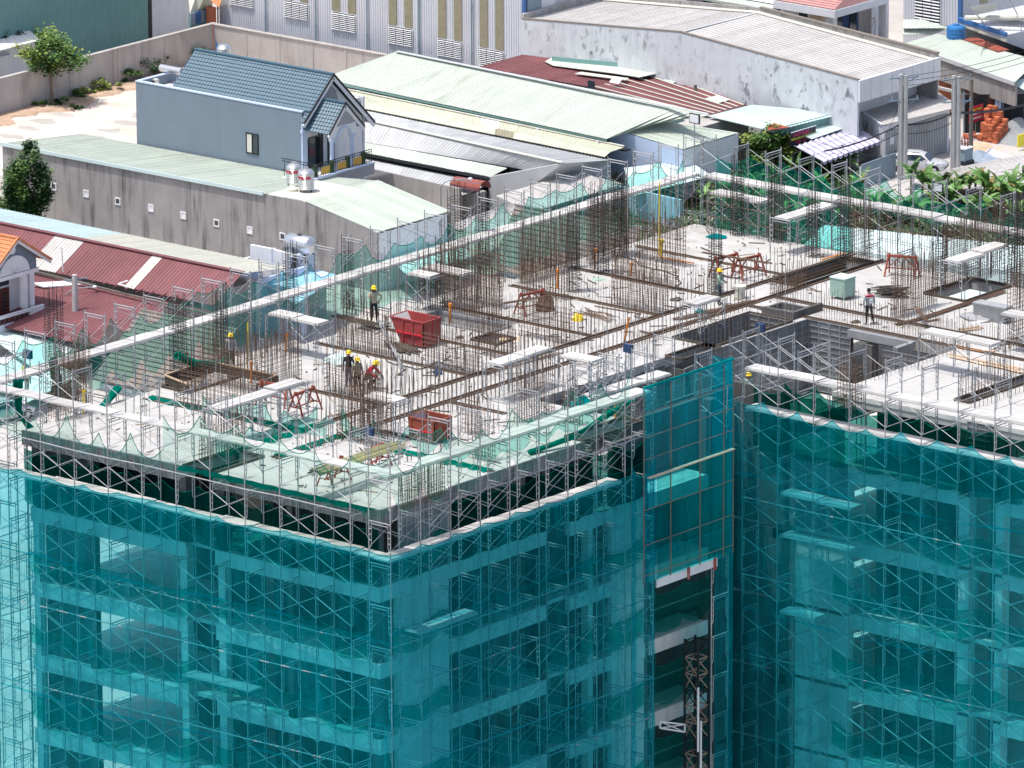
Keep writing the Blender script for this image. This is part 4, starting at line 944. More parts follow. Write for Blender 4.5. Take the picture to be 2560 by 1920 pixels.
def win(parent, x, y0, y1, z0, z1, axis='x', m=m_glass, fr=m_iron, sash=1):
    """window on plane axis=x; frame + pane"""
    f = MB(); w = .09; th = .08
    if axis == 'x':
        for q in ((y0, z0, y0+w, z1), (y1-w, z0, y1, z1), (y0+w, z0, y1-w, z0+w), (y0+w, z1-w, y1-w, z1)): f.box(x, q[0], q[1], x+th, q[2], q[3])
        o = f.build('window', fr, parent); hbox(o, 'pane', m, x+.015, y0+w, z0+w, x+.03, y1-w, z1-w)
    else:
        for q in ((y0, z0, y0+w, z1), (y1-w, z0, y1, z1), (y0+w, z0, y1-w, z0+w), (y0+w, z1-w, y1-w, z1)): f.box(q[0], x-th, q[1], q[2], x, q[3])
        if sash > 1:
            c = (y0+y1)/2; f.box(c-.03, x-th, z0+w, c+.03, x, z1-w)
        o = f.build('window', fr, parent); hbox(o, 'pane', m, y0+w, x-.03, z0+w, y1-w, x-.015, z1-w)
        if sash > 1: hbox(o, 'cream_pane', m_cream, y0+w+.02, x-.06, z0+w+.02, (y0+y1)/2-.05, x-.035, z1-w-.02)  # cream panel over the first sash
    return o
win(t, HY, -196.3, -195.0, 6.0, 7.7, 'y', sash=2)
win(t, GX, HY+.6, HY+1.75, 5.5, 8.0); win(t, GX, 217.2, 217.7, 5.4, 8.2); win(t, GX, 218.3, 219.1, 5.4, 8.4)
hbox(t, 'door_reveal', m_iron, GX, HY+1.8, 5.4, GX+.3, HY+1.95, 7.8)
# porch
px0, px1 = -190.3, -187.6; pr_y, pr_z, ea_z = 217.35, 10.95, 8.75
tiles(t, (px0, pr_y, pr_z), (px1, pr_y, pr_z), (px1, 215.35, ea_z), (px0, 215.35, ea_z), m_bluetile, .3, .34)
tiles(t, (px0, pr_y, pr_z), (px1, pr_y, pr_z), (px1, 219.6, ea_z-.1), (px0, 219.6, ea_z-.1), m_bluetile, .3, .5)
for a, b2 in (((px1+.03, pr_y, pr_z+.03), (px1+.03, 219.65, ea_z-.1)), ((px1+.03, pr_y, pr_z+.03), (px1+.03, 215.3, ea_z))):
    MB().bar(a, b2, .1, .14).build('porch_barge', m_iron, t); MB().bar(Vector(a)-Vector((.05, 0, .25)), Vector(b2)-Vector((.05, 0, .25)), .1, .3).build('porch_barge_board', m_white, t)
pts = [(px1-.12, 215.75, 8.55), (px1-.12, 215.95, 8.55)]
arc = [(px1-.12, 217.25+math.cos(math.pi*(1-i/10))*.85, 8.25+math.sin(math.pi*i/10)*.75) for i in range(11)]
MB().prism([(px1-.12, 215.7, 8.1)]+arc+[(px1-.12, 218.8, 8.1), (px1-.12, 218.8, 9.2), (px1-.12, pr_y, 10.5), (px1-.12, 215.7, 9.0)], (-.25, 0, 0)).build('porch_gable', m_white, t)
MB().prism([(px1-.10, 216.1, 9.2), (px1-.10, 218.6, 9.2), (px1-.10, 218.4, 9.6), (px1-.10, pr_y, 10.35)], (.03, 0, 0)).build('porch_stucco', m_stucco, t)
MB().path([(px1-.06, a[1], a[2]) for a in arc], .09, 6).build('arch_trim', m_bluetrim, t)
for y in (216.0, 218.45):
    MB().lathe((px1-.3, y, 5.6), [(.26, 0), (.26, .2), (.19, .3), (.17, 2.3), (.24, 2.45), (.3, 2.55), (.3, 2.7)], 12).build('column', m_bluetrim, t, smooth=False)
bx = -186.75
mold(t, 'balcony_slab', m_white, (GX+.02, 212.6, 5.1, bx+.1, 219.6, 5.4)); hbox(t, 'balcony_curb', m_stucco, bx-.1, 212.5, 4.9, bx+.12, 219.7, 5.75); hbox(t, 'curb_cap', m_bluetrim, bx-.15, 212.45, 5.75, bx+.16, 219.75, 5.86)
b = MB()
for z in (6.0, 6.75, 6.95): b.bar((bx, 212.7, z), (bx, 219.5, z), .05, .05); b.bar((GX, 212.7, z), (bx, 212.7, z), .05, .05)
for i in range(24): b.bar((bx, 212.7+i*.295, 5.86), (bx, 212.7+i*.295, 6.95), .03, .03)
for i in range(9): b.bar((GX+.3+i*.4, 212.7, 5.5), (GX+.3+i*.4, 212.7, 6.95), .03, .03)
b.build('balustrade', m_iron, t)
for y in (213.3, 215.3, 217.2): hbox(t, 'gilt_panel', m_gold, bx+.03, y, 6.05, bx+.06, y+1.0, 6.6)
for y in (212.75, 214.75, 216.7, 218.6): hbox(t, 'pot_plants', m_dleaf, bx-.4, y, 5.8, bx-.15, y+.35, 6.8)
# on the roof terrace
t = thing('solar_heater', P(*T1(1500, 640), 9.4), 'silver solar water heater cylinder on the blue house terrace', 'water heater')
c = P(*T1(1470, 610), 10.5); MB().lathe((c.x-1.0, c.y, 10.6), [(.1, 0), (.3, .02), (.3, 2.3), (.1, 2.32)], 14, 'x').build('tank', m_steel, t)
for s in (-.6, .8): MB().path([(c.x+s, c.y-.3, 9.4), (c.x+s, c.y, 10.4), (c.x+s, c.y+.4, 9.4)], .03).build('stand', m_galv, t)
t = thing('air_conditioner', P(*T1(1330, 720), 9.4), 'cream air conditioner unit standing on the blue house terrace', 'air conditioner')
c = P(*T1(1325, 700), 9.9); hbox(t, 'case', m_cream, c.x-.45, c.y-.15, 9.4, c.x+.45, c.y+.2, 10.1); MB().lathe((c.x+.15, c.y-.18, 9.75), [(.24, 0), (.24, .02)], 14, 'y').build('fan_grille', m_iron, t)
c = P(*T1(1680, 470), 0); t = thing('roof_tank', P(487, 140, 9), 'small steel tank with a blue frame behind the blue roof', 'water tank')
c = P(489, 132, 11.0); MB().lathe((c.x, c.y+3.5, 9.6), [(.55, 0), (.6, .1), (.6, 1.2), (.4, 1.45), (.15, 1.5)], 16).build('tank', m_steel, t); 
MB().bar((c.x-.7, c.y+3.4, 8.8), (c.x-.7, c.y+3.4, 11.2), .1, .1).build('frame_post', m_bluesteel, t); hbox(t, 'base', m_bluesteel, c.x-.7, c.y+3, 8.8, c.x+.7, c.y+4.2, 9.6)
# ================================================================ right side: teal roofs, sign, awning, shutter house, street
t = thing('pale_teal_roof', (-175, 257, 0), 'pale teal sheet roof below the mouldy wall, behind the dark sign', 'building')
a, b2, c, d = P(*T4(-240, 990), 4.3), P(*T4(-30, 905), 4.6), P(*T4(650, 980), 4.4), P(*T4(70, 1130), 4.2)
a = P(1760, 292, 4.4)
sheets(t, P(1770, 290, 4.3), P(1880, 262, 4.5), P(*T4(655, 978), 4.4), P(*T4(40, 1135), 4.1), m_cyan, 1.0)
MB().bar(P(*T4(655, 995), 4.1), P(*T4(40, 1155), 3.85), .06, .75).build('fascia', m_tealsheet, t)
sheets(t, P(*T4(640, 1030), 3.7), P(*T4(735, 1078), 3.5), P(*T4(380, 1200), 3.3), P(*T4(250, 1150), 3.5), m_cyan, 1.0)
q = P(*T4(640, 1000), 0); MB().prism([P(*T4(640, 1000), 3.6), P(*T4(120, 1140), 3.5), P(*T4(120, 1140), 3.5)-Vector((0, 0, 3.5)), P(*T4(640, 1000), 3.6)-Vector((0, 0, 3.6))], (-.2, 0, 0)).build('front_wall', m_white, t)
MB().prism([P(*T4(0, 1085), 4.3), P(*T4(60, 1070), 4.35), P(*T4(190, 1105), 4.3), P(*T4(0, 1130), 4.25)], (0, 0, .06)).build('rust_patch', m_redor, t)
t = thing('shop_sign', P(*T4(310, 1170), 3.3), 'black shop sign with magenta, yellow and red lettering over the lilac awning', 'sign')
sa, sb = P(*T4(195, 1152), 4.0), P(*T4(432, 1090), 4.0); sb.x = sa.x
hh = 1.15; MB().prism([sa, sb, sb-Vector((0, 0, hh)), sa-Vector((0, 0, hh))], (-.08, 0, 0)).build('board', m_sign, t)
MB().bar(sa+Vector((.03, 0, .03)), sb+Vector((.03, 0, .03)), .06, .06).build('frame', m_white, t)
def text(parent, s, at_, size, m, x, ang=0, name='lettering', w=None):
    cu = bpy.data.curves.new(name, 'FONT'); cu.body = s; cu.size = size; cu.extrude = .008; cu.materials.append(m); cu.offset = .006
    o = bpy.data.objects.new(name, cu); COL.objects.link(o); o.parent = parent
    o.location = Vector(at_)-ORG[parent.name]; o.rotation_euler = (math.pi/2, 0, math.pi/2+ang); ORG[o.name] = Vector(at_)
    bpy.context.view_layer.update()
    me = bpy.data.meshes.new_from_object(o.evaluated_get(bpy.context.evaluated_depsgraph_get())); sx = w/max(.01, o.dimensions.x) if w else 1
    n_ = bpy.data.objects.new(name, me); COL.objects.link(n_); n_.parent = parent; n_.location = o.location; n_.rotation_euler = o.rotation_euler; n_.scale = (sx, 1, 1)
    bpy.data.objects.remove(o); return n_
L = (sb-sa).length
text(t, 'NHIỆT SPORT', (sa.x+.02, sa.y+.12*L, sa.z-.38), .36, m_magenta, 0, w=.6*L)
text(t, 'NHẬN BÁN PHỤ TÙNG 2 THÌ', (sa.x+.02, sa.y+.02*L, sa.z-.68), .27, m_yelprint, 0, w=.9*L)
text(t, 'SƠN · SỬA', (sa.x+.02, sa.y+.22*L, sa.z-.98), .24, m_magenta, 0, w=.45*L)
t = thing('lilac_awning', P(*T4(560, 1200), 0), 'big lilac tarpaulin awning with thin ribs and a scalloped hem', 'awning')
a, b2, c, d = P(*T4(225, 1262), 3.25), P(*T4(745, 1085), 3.25), P(*T4(965, 1215), 2.75), P(*T4(470, 1395), 2.75)
n = 11
for i in range(n):
    q0, q1, r1, r0 = lerp(a, b2, i/n), lerp(a, b2, (i+1)/n), lerp(d, c, (i+1)/n), lerp(d, c, i/n); mb = MB(); k = 6
    for j in range(k+1):
        for s in range(5):
            u = s/4; p = lerp(lerp(q0, q1, u), lerp(r0, r1, u), j/k); p.z -= .10*4*u*(1-u); mb.v.append(tuple(p))
    mb.f = [(j*5+s, j*5+s+1, (j+1)*5+s+1, (j+1)*5+s) for j in range(k) for s in range(4)]
    o0 = len(mb.v)
    for s in range(5): p = lerp(r0, r1, s/4); mb.v.append((p.x+.02, p.y, p.z-.1-.25*math.sin(math.pi*s/4)))
    mb.f += [(k*5+s, k*5+s+1, o0+s+1, o0+s) for s in range(4)]
    mb.build('tarp_panel', m_purple, t); MB().bar(q0+Vector((0, 0, .04)), r0+Vector((0, 0, .04)), .035, .035).build('rib', m_trafo, t)
for s in (.33, .66): MB().bar(lerp(a, d, s)+Vector((0, 0, .06)), lerp(b2, c, s)+Vector((0, 0, .06)), .03, .03).build('purlin', m_trafo, t)
for p in (d, lerp(c, d, .5), c): MB().tube((p.x-.1, p.y, 0), (p.x-.1, p.y, p.z-.1), .04).build('post', m_galv, t)
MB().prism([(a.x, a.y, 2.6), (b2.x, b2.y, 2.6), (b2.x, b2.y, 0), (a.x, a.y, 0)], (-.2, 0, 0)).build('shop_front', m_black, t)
# shutter house
t = thing('shutter_house', (-170, 267, 0), 'low house with grey slatted shutter gates under a weathered sheet roof', 'house')
a, b2, c, d = Vector((-174.3, 265.9, 4.3)), Vector((-173.0, 275.6, 4.3)), Vector((-166.4, 271.0, 3.95)), Vector((-167.3, 261.2, 3.95))
a, b2, c, d = P(*T4(698, 888), 4.3), P(*T4(1385, 742), 4.4), P(*T4(1665, 922), 3.95), P(*T4(985, 1083), 3.95)
sheets(t, a, b2, c, d, m_oldsheet, 1.0)
MB().bar(a+Vector((0, 0, .05)), d+Vector((0, 0, .05)), .12, .12).build('verge', m_white, t)
fx = -167.35; y0, y1 = d.y+.15, c.y-.1
MB().prism([(a.x, a.y+.1, 4.2), (d.x-.1, d.y+.1, 3.85), (d.x-.1, d.y+.1, 0), (a.x, a.y+.1, 0)], (0, .2, 0)).build('side_wall', m_wwhite, t)
hbox(t, 'lintel', m_white, fx-.2, y0, 3.35, fx, y1, 3.85)
for y in (y0, y0+3.0, y1-.35): hbox(t, 'pier', m_white, fx-.25, y, 0, fx+.03, y+.3, 3.35)
for ya, yb in ((y0+.32, y0+2.98), (y0+3.32, y0+6.3), (y0+6.32, y1-.37)):
    hbox(t, 'gate_backing', m_iron, fx-.2, ya, 0, fx-.12, yb, 3.3); b = MB(); k = int((yb-ya)/.22)
    for i in range(k): y = ya+(yb-ya)*i/k; b.box(fx-.12, y, .05, fx-.03, y+.12, 3.28)
    b.build('gate_slats', m_greysheet, t, kind='stuff')
hbox(t, 'notice', m_white, fx-.0, y0+.9, 2.1, fx+.02, y0+1.5, 2.8)
# modern house
t = thing('modern_house', (-187, 284, 0), 'modern white house with a pink tile roof, flat eaves and open glazed upper room', 'house')
ec = P(*T4(570, 112), 8); ex_, ey = ec.x, ec.y
hbox(t, 'wall', m_white, ex_-22, ey+1.2, 0, ex_-1.6, ey+10, 7.5)
hbox(t, 'eave_slab', m_white, ex_-6.5, ey, 7.55, ex_+.1, ey+7.6, 8.2); hbox(t, 'end_fin', m_white, ex_-.7, ey+7.3, 0, ex_+.1, ey+7.62, 7.5)
hbox(t, 'left_eave', m_palegreen, ex_-17, ey-.4, 7.3, ex_-6.6, ey+1.5, 7.5)
tiles(t, (ex_-6.5, ey+3.8, 9.6), (ex_-.5, ey+3.8, 9.6), (ex_+.0, ey+.1, 8.25), (ex_-6.5, ey+.1, 8.25), m_pinktile, .33, .36)
tiles(t, (ex_-6.5, ey+3.8, 9.6), (ex_-.5, ey+3.8, 9.6), (ex_+.0, ey+7.6, 8.25), (ex_-6.5, ey+7.6, 8.25), m_pinktile, .33, .36)
MB().prism([(ex_-.5, ey+3.8, 9.6), (ex_, ey+.1, 8.25), (ex_, ey+7.6, 8.25)], (-.1, 0, 0)).build('hip', m_pinktile, t)
hbox(t, 'beige_panel', m_tan, ex_-3.4, ey+1.1, 3, ex_-1.9, ey+1.18, 7.5); hbox(t, 'corner_wall', m_white, ex_-1.6, ey+1.2, 2.6, ex_-1.0, ey+1.8, 7.5)
hbox(t, 'room_dark', m_navy, ex_-1.55, ey+1.85, 4.3, ex_-1.3, ey+5.2, 7.5); hbox(t, 'room_floor', m_jeans, ex_-1.5, ey+1.8, 4.0, ex_-.2, ey+7.3, 4.3)
hbox(t, 'balcony_side', m_bwall, ex_-1.6, ey+5.3, 4.3, ex_-1.45, ey+7.3, 7.5)
for y in (ey+1.9, ey+3.9): hbox(t, 'glass_door', m_glass, ex_-1.25, y, 4.35, ex_-1.2, y+.9, 7.4)
hbox(t, 'balcony_front', m_jeans, ex_-.25, ey+4.0, 3.4, ex_-.1, ey+7.3, 4.5)
for x in (-4.6, -7.5, -9.0, -12.5, -15.0): hbox(t, 'tall_window', m_glass, ex_+x, ey+1.14, 3.8, ex_+x+.9, ey+1.19, 7.2)
b = MB(); c = Vector((ex_-.7, ey+5.6, 4.3))
for s in (0, 1.2):
    b.tube(c+Vector((0, s, 0)), c+Vector((0, s, 2.0)), .03); 
b.tube(c+Vector((0, 0, 2)), c+Vector((0, 1.2, 2)), .05); b.tube(c+Vector((0, 0, .3)), c+Vector((0, 1.2, 1.9)), .02); b.build('trestle', m_woodplank, None, label='timber trestle on the unfinished balcony of the modern house', cat='trestle')
# more roofs on the far right
t = thing('corner_warehouse', P(2330, 0, 0), 'white corrugated hall with a big louvre and blue corner post at the far right', 'building')
q = P(2260, 60, 3.5); X0, Y0 = -187.0, 296.5
o1 = onp(2258, 30, 1, Y0); o2 = onp(2396, 30, 1, Y0)
corr(t, (o1.x, Y0), (o2.x, Y0), 0, 14, m_whitesheet, .28, .05, 1.1)
a1, a2 = onp(*T4(1275, 160), 1, Y0), onp(*T4(1495, 20), 1, Y0)
louvre(t, a1.x, a2.x, a1.z-.2, a1.z+3.4, Y0, 3, 13)
hbox(t, 'corner_post', m_bluesteel, o2.x, Y0-.1, 0, o2.x+.35, Y0+.2, 14)
hbox(t, 'side_wall', m_whitesheet, o2.x+.05, Y0+.2, 0, o2.x+.25, Y0+14, 14); hbox(t, 'back', m_whitesheet, o1.x, Y0+.3, 0, o2.x, Y0+14, 13.9)
t = thing('white_canopy', P(2480, 50, 0), 'big white canopy with a blue edge and slanting tie rods, top right', 'canopy')
a, b2, c, d = P(*T4(1650, 165), 7.0), P(*T4(2060, 300), 6.6), P(*T4(2330, 245), 6.6), P(*T4(1990, 90), 7.2)
sheets(t, a, d, c, b2, m_white, 1.1); MB().bar(a, b2, .3, .35).build('blue_edge', m_bluesteel, t); MB().bar(a-Vector((0, 0, .4)), b2-Vector((0, 0, .5)), .2, .25).build('fascia', m_cream, t)
sheets(t, P(*T4(1700, 150), 7.6), P(*T4(1960, 100), 7.6), P(*T4(2330, 20), 7.6), P(*T4(2330, 150), 7.6), m_white, 1.2)
MB().tube(P(*T4(1700, 155), 7.8), P(*T4(2330, 150), 7.8), .22, 8).build('pipe', m_cream, t)
MB().tube(P(*T4(1870, 210), 7), P(*T4(1690, -20), 10.5), .06).build('tie_rod', m_pole, t); MB().tube(P(*T4(2170, 150), 7.3), P(*T4(2080, -10), 10.5), .06).build('tie_rod', m_pole, t)
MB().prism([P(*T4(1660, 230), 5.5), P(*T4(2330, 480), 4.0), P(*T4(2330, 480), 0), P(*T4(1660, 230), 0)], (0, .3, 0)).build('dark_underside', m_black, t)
MB().prism([P(*T4(1810, 120), 8.3), P(*T4(1970, 90), 8.3), P(*T4(1970, 30), 9.2), P(*T4(1740, 60), 9.4)], (0, .1, 0)).build('louvre_band', m_greysheet, t)
for k, (aa, bb) in enumerate((((1810, 40), (1900, 20)),)):
    MB().prism([P(*T4(1825, 0), 9.6), P(*T4(1900, -10), 9.6), P(*T4(1900, 25), 9.2), P(*T4(1825, 40), 9.2)], (0, .05, 0)).build('window', m_amber, t)
t = thing('right_green_roof', (-174, 284, 0), 'wide pale green roof with a grey flashing and weathered wall at the right edge', 'building')
a, b2, c, d = P(*T4(1170, 375), 5.2), P(*T4(1470, 293), 5.6), P(*T4(2330, 520), 5.6), P(*T4(2130, 712), 5.1)
sheets(t, a, d, c, b2, m_palegreen, 1.0)
MB().bar(a-Vector((0, 0, .12)), d-Vector((0, 0, .12)), .1, .35).build('flashing', m_greysheet, t)
sheets(t, P(*T4(1690, 340), 5.7), P(*T4(1800, 320), 5.75), P(*T4(2085, 430), 5.7), P(*T4(1985, 446), 5.65), m_redor, 1.0)
w0, w1 = a-Vector((0, -.15, .3)), d-Vector((0, -.15, .3))
MB().prism([w0, w1, Vector((w1.x, w1.y, 3.0)), Vector((w0.x, w0.y, 3.0))], (0, .25, 0)).build('wall', m_greywall, t)
sheets(t, P(*T4(1165, 240), 5.8), P(*T4(1560, 245), 5.8), P(*T4(1410, 300), 5.3), P(*T4(1165, 300), 5.4), m_palegreen, 1.0)
sheets(t, P(*T4(1165, 170), 6.4), P(*T4(1330, 165), 6.4), P(*T4(1560, 243), 5.9), P(*T4(1165, 245), 5.9), m_palegreen, 1.0)
MB().prism([P(*T4(2090, 712), 4.7), P(*T4(2330, 655), 4.8), P(*T4(2330, 760), 4.3), P(*T4(2212, 780), 4.3)], (0, 0, .05)).build('lower_roof', m_cyan, t)
c = P(*T4(1625, 335), 5.5); t = thing('blue_tank', c, 'round blue plastic water tank on the pale green roof', 'water tank')
MB().lathe(c, [(.78, 0), (.82, .1), (.82, .95), (.75, 1.1), (.3, 1.2), (.28, 1.3)], 22).build('tank_body', m_blue, t)
for z in (.3, .6): MB().lathe(c+Vector((0, 0, z)), [(.83, 0), (.85, .04), (.83, .08)], 22).build('hoop', m_blue, t)
t = thing('brick_yard_wall', (-173, 283, 0), 'unfinished red brick wall between grey concrete beams and posts, right edge', 'wall')
a, b2 = P(*T4(1475, 640), 3.4), P(*T4(2110, 775), 3.4); bw = Vector((b2.x-a.x, b2.y-a.y, 0)); n = 11
b0 = a.z-3.4
for i in range(n):
    for j in range(6):
        p = lerp(a, b2, i/n); q = lerp(a, b2, (i+1)/n); z = j*.55
        MB().prism([Vector((p.x, p.y, z)), Vector((q.x, q.y, z)), Vector((q.x, q.y, z+.545)), Vector((p.x, p.y, z+.545))], (0, .22, 0)).build('brick_course', m_brick, t)
MB().bar(a+Vector((0, .1, .1)), b2+Vector((0, .1, .1)), .3, .22).build('top_beam', m_pole, t)
MB().bar(P(*T4(1420, 745), 2.6), P(*T4(2075, 900), 1.9), .28, .22).build('tie_beam', m_pole, t)
for s in (.35, .62, 1.0): p = lerp(a, b2, s); hbox(t, 'post', m_pole, p.x-.15, p.y-.2, 0, p.x+.15, p.y+.02, 3.4)
t = thing('dark_gate', P(2520, 300, 0), 'tall dark brown sheet metal gate beside the gravel heap', 'gate')
a, b2 = P(*T4(1690, 1150), 0), P(*T4(2330, 1130), 0); b2.y = a.y+5.5; b2.x = a.x+6
for i in range(8):
    p, q = lerp(a, b2, i/8), lerp(a, b2, (i+.98)/8); MB().prism([p, q, q+Vector((0, 0, 3.3)), p+Vector((0, 0, 3.3))], (-.05, .05, 0)).build('gate_sheet', m_doorred if i in (2, 6) else m_iron, t)
for s in (.0, .4, .8): p = lerp(a, b2, s); MB().tube(p+Vector((.1, -.1, 0)), p+Vector((.1, -.1, 3.6)), .07, 6).build('post', m_trafo, t)
hbox(t, 'cabinet', m_bluetrim, a.x+2.2, a.y+1.4, 2.2, a.x+2.7, a.y+1.6, 3.2)
# red sign
p = P(*T4(1795, 1050), 1.4); t = thing('red_banner', p, 'small red banner with yellow and white lines beside the dark pole', 'sign')
hbox(t, 'cloth', m_redsign, p.x, p.y-1.0, 1.4, p.x+.06, p.y+1.0, 2.75)
text(t, 'CHO THUÊ', (p.x+.07, p.y-.85, 2.35), .32, m_yelprint, 0, w=1.6)
for k, z in enumerate((2.02, 1.65)):
    b = MB()
    for i in range(9): b.box(p.x+.06, p.y-.85+i*.18, z, p.x+.075, p.y-.85+i*.18+.12, z+.17)
    b.build('white_line', m_wprint, t)
# brick stacks (each brick pile course by course)
t = thing('brick_stack', P(*T4(1930, 1230), 0), 'tall uneven stack of fresh orange bricks on the street', 'bricks')
c = P(*T4(1925, 1225), 0); bm_ = MB(); bm_.box(0, 0, 0, .38, .19, .185); brk = bm_.mesh('brick', m_newbrick)
hts = [[9, 9, 8, 3], [9, 7, 6, 5], [5, 8, 7, 6], [2, 6, 6, 5], [0, 5, 4, 4]]
for i in range(4):
    for j in range(4):
        h = [[15, 15, 13, 10], [14, 9, 11, 8], [8, 10, 9, 7], [3, 8, 8, 5]][j][i]
        for k in range(h):
            inst('brick', brk, t, (c.x-1.1+i*.5+rnd.uniform(-.03, .03), c.y+.9-j*.42+rnd.uniform(-.03, .03), k*.187), rnd.uniform(-.08, .08), (1.2, 1.9, 1))
for i in range(14): inst('brick', brk, t, (c.x-1.9+rnd.uniform(-.5, .3), c.y+.1+rnd.uniform(-.8, .5), rnd.uniform(0, .25)), rnd.uniform(0, 3))
def heap(name, label, cat, c, rx, ry, h, m, seed, sh=1.0, n=22):
    rr = random.Random(seed); mb = MB(); 
    for j in range(n+1):
        for i in range(n+1):
            u, v = i/n*2-1, j/n*2-1; r = math.sqrt(u*u+v*v); z = max(0, 1-r**sh)*h*(1+.25*math.sin(u*5+seed)+.2*math.cos(v*6-seed*2))+rr.uniform(0, .05)*(r < .95)
            mb.v.append((c.x+u*rx, c.y+v*ry, z if r < 1 else .005))
    mb.f = [(j*(n+1)+i, j*(n+1)+i+1, (j+1)*(n+1)+i+1, (j+1)*(n+1)+i) for j in range(n) for i in range(n)]
    return mb.build(name, m, None, label=label, cat=cat)
heap('gravel_heap', 'heap of blue grey gravel at the right edge beside the bricks', 'gravel', P(*T4(2190, 1200), 0), 3.2, 2.6, 1.5, m_gravel, 3)
heap('tan_sheet_heap', 'crumpled tan sheet thrown over a pile in front of the bricks', 'sheet', P(*T4(1800, 1290), 0), 1.7, 1.5, .9, m_tan, 5)
heap('grey_tarp_heap', 'crumpled grey blue tarpaulin heap beside the transformer box', 'tarpaulin', P(*T4(1820, 1370), 0), 2.0, 1.3, .7, m_tarp, 8)
heap('white_tarp_heap', 'crumpled white tarpaulin with a yellow ball at the kerb', 'tarpaulin', P(*T4(1950, 1340), 0), 1.2, .9, .5, m_white, 9)
t = thing('transformer_box', P(*T4(1695, 1410), 0), 'blue grey cabinet with three insulators on its white top', 'cabinet')
c = P(*T4(1680, 1415), 0); hbox(t, 'case', m_trafo, c.x-.6, c.y-.5, .35, c.x+.6, c.y+.6, 1.35); hbox(t, 'lid', m_white, c.x-.68, c.y-.58, 1.35, c.x+.68, c.y+.68, 1.45)
hbox(t, 'plinth', m_iron, c.x-.7, c.y-.6, 0, c.x+.7, c.y+.7, .33)
for i in range(3): MB().lathe((c.x-.3+i*.3, c.y+.3, 1.45), [(.06, 0), (.1, .15), (.05, .25), (.1, .35), (.05, .5), (.03, .75)], 8).build('insulator', m_redsheet, t)
for i in range(5): hbox(t, 'fin', m_trafo, c.x-.72, c.y-.4+i*.2, .5, c.x-.6, c.y-.34+i*.2, 1.2)
p = P(*T4(2200, 1290), 0); hbox(None, 'yellow_barrier', m_yelprint, p.x, p.y-.8, .3, p.x+.1, p.y+1.6, 1.35, label='yellow and pale blue hoarding board at the right edge', cat='board')
# poles
def pole(label, px, py, h, double=False, m=None, r=.16, arms=True, name='utility_pole', armz=0, lamp=False):
    m = m or m_pole; p = P(px, py, 0); t = thing(name, p, label, 'pole')
    MB().tube(p, p+Vector((0, 0, h)), r*1.25, 8, r*.85, cap=True).build('shaft', m, t)
    if double: MB().tube(p+Vector((.28, .28, 0)), p+Vector((.28, .28, h-.1)), r*1.25, 8, r*.85, cap=True).build('shaft', m, t)
    if arms:
        for k, z in enumerate((h-.3, h-2.2)):
            MB().bar(p+Vector((-.5, -.9, z)), p+Vector((.9, 1.2, z+.02)), .1, .1).build('cross_arm', m_trafo, t)
            MB().bar(p+Vector((.05, .1, z-.9)), p+Vector((.75, 1.0, z)), .05, .05).build('strut', m_trafo, t)
            for s in (-.45, .2, .85): MB().lathe(p+Vector((s, s*1.3, z+.05)), [(.05, 0), (.09, .1), (.04, .2), (.07, .28)], 6).build('insulator', m_trafo, t)
    return t
pole('double concrete pole with cross arms, left of the silver car', 2250, 447, 8.8, True, r=.2)
pole('double concrete pole with cross arms, right of the silver car', 2382, 432, 8.2, True, r=.2)
pole('single slim concrete pole beside the lilac awning', 2180, 390, 5.9, arms=False)
pole('dark weathered pole beside the red banner', 2427, 392, 6.6, m=m_polewood, arms=False)
t_ = pole('weathered grey pole standing before the pale extension roof', 1738, 364, 5.2, m=m_polewood, arms=False)
p = P(1738, 364, 0); MB().bar(p+Vector((0, 0, 3.9)), p+Vector((-1.0, .1, 4.0)), .08, .08).build('bracket', m_trafo, t_); hbox(t_, 'meter_box', m_trafo, p.x+.25, p.y-.2, .9, p.x+.75, p.y+.15, 1.9)
pole('short dark stump of a pole left of the weathered grey one', 1715, 388, 1.9, m=m_polewood, arms=False)
def street_lamp(label, px, py, h, dx, dy, z0=0):
    p = P(px, py, z0); t = thing('street_lamp', p, label, 'street lamp')
    pts = [p, p+Vector((0, 0, h-.5)), p+Vector((dx*.15, dy*.15, h-.15)), p+Vector((dx*.4, dy*.4, h)), p+Vector((dx, dy, h+.05))]
    MB().path(pts, .05, 6).build('post', m_galv, t); e = pts[-1]
    MB().lathe(e+Vector((.1, 0, -.05)), [(.02, -.1), (.16, 0), (.2, .08), (.12, .16), (.02, .2)], 10).build('lamp_head', m_white, t, smooth=True)
street_lamp('street lamp arching over the shrub by the shop sign', 1883, 345, 3.6, 1.1, 1.0)
street_lamp('street lamp arching over the left red roof', 167, 850, 4.0, 1.4, 1.6)
street_lamp('street lamp beside the dark doorway behind the far scaffold', 1103, 610, 5.2, 1.6, 1.6)
t_ = pole('grey concrete pole in front of the left red roof', 190, 880, 6.0, arms=False, r=.24)
p = P(190, 880, 0); MB().bar(p+Vector((-.5, -.6, 5.6)), p+Vector((.6, .8, 5.7)), .08, .08).build('bracket', m_trafo, t_)
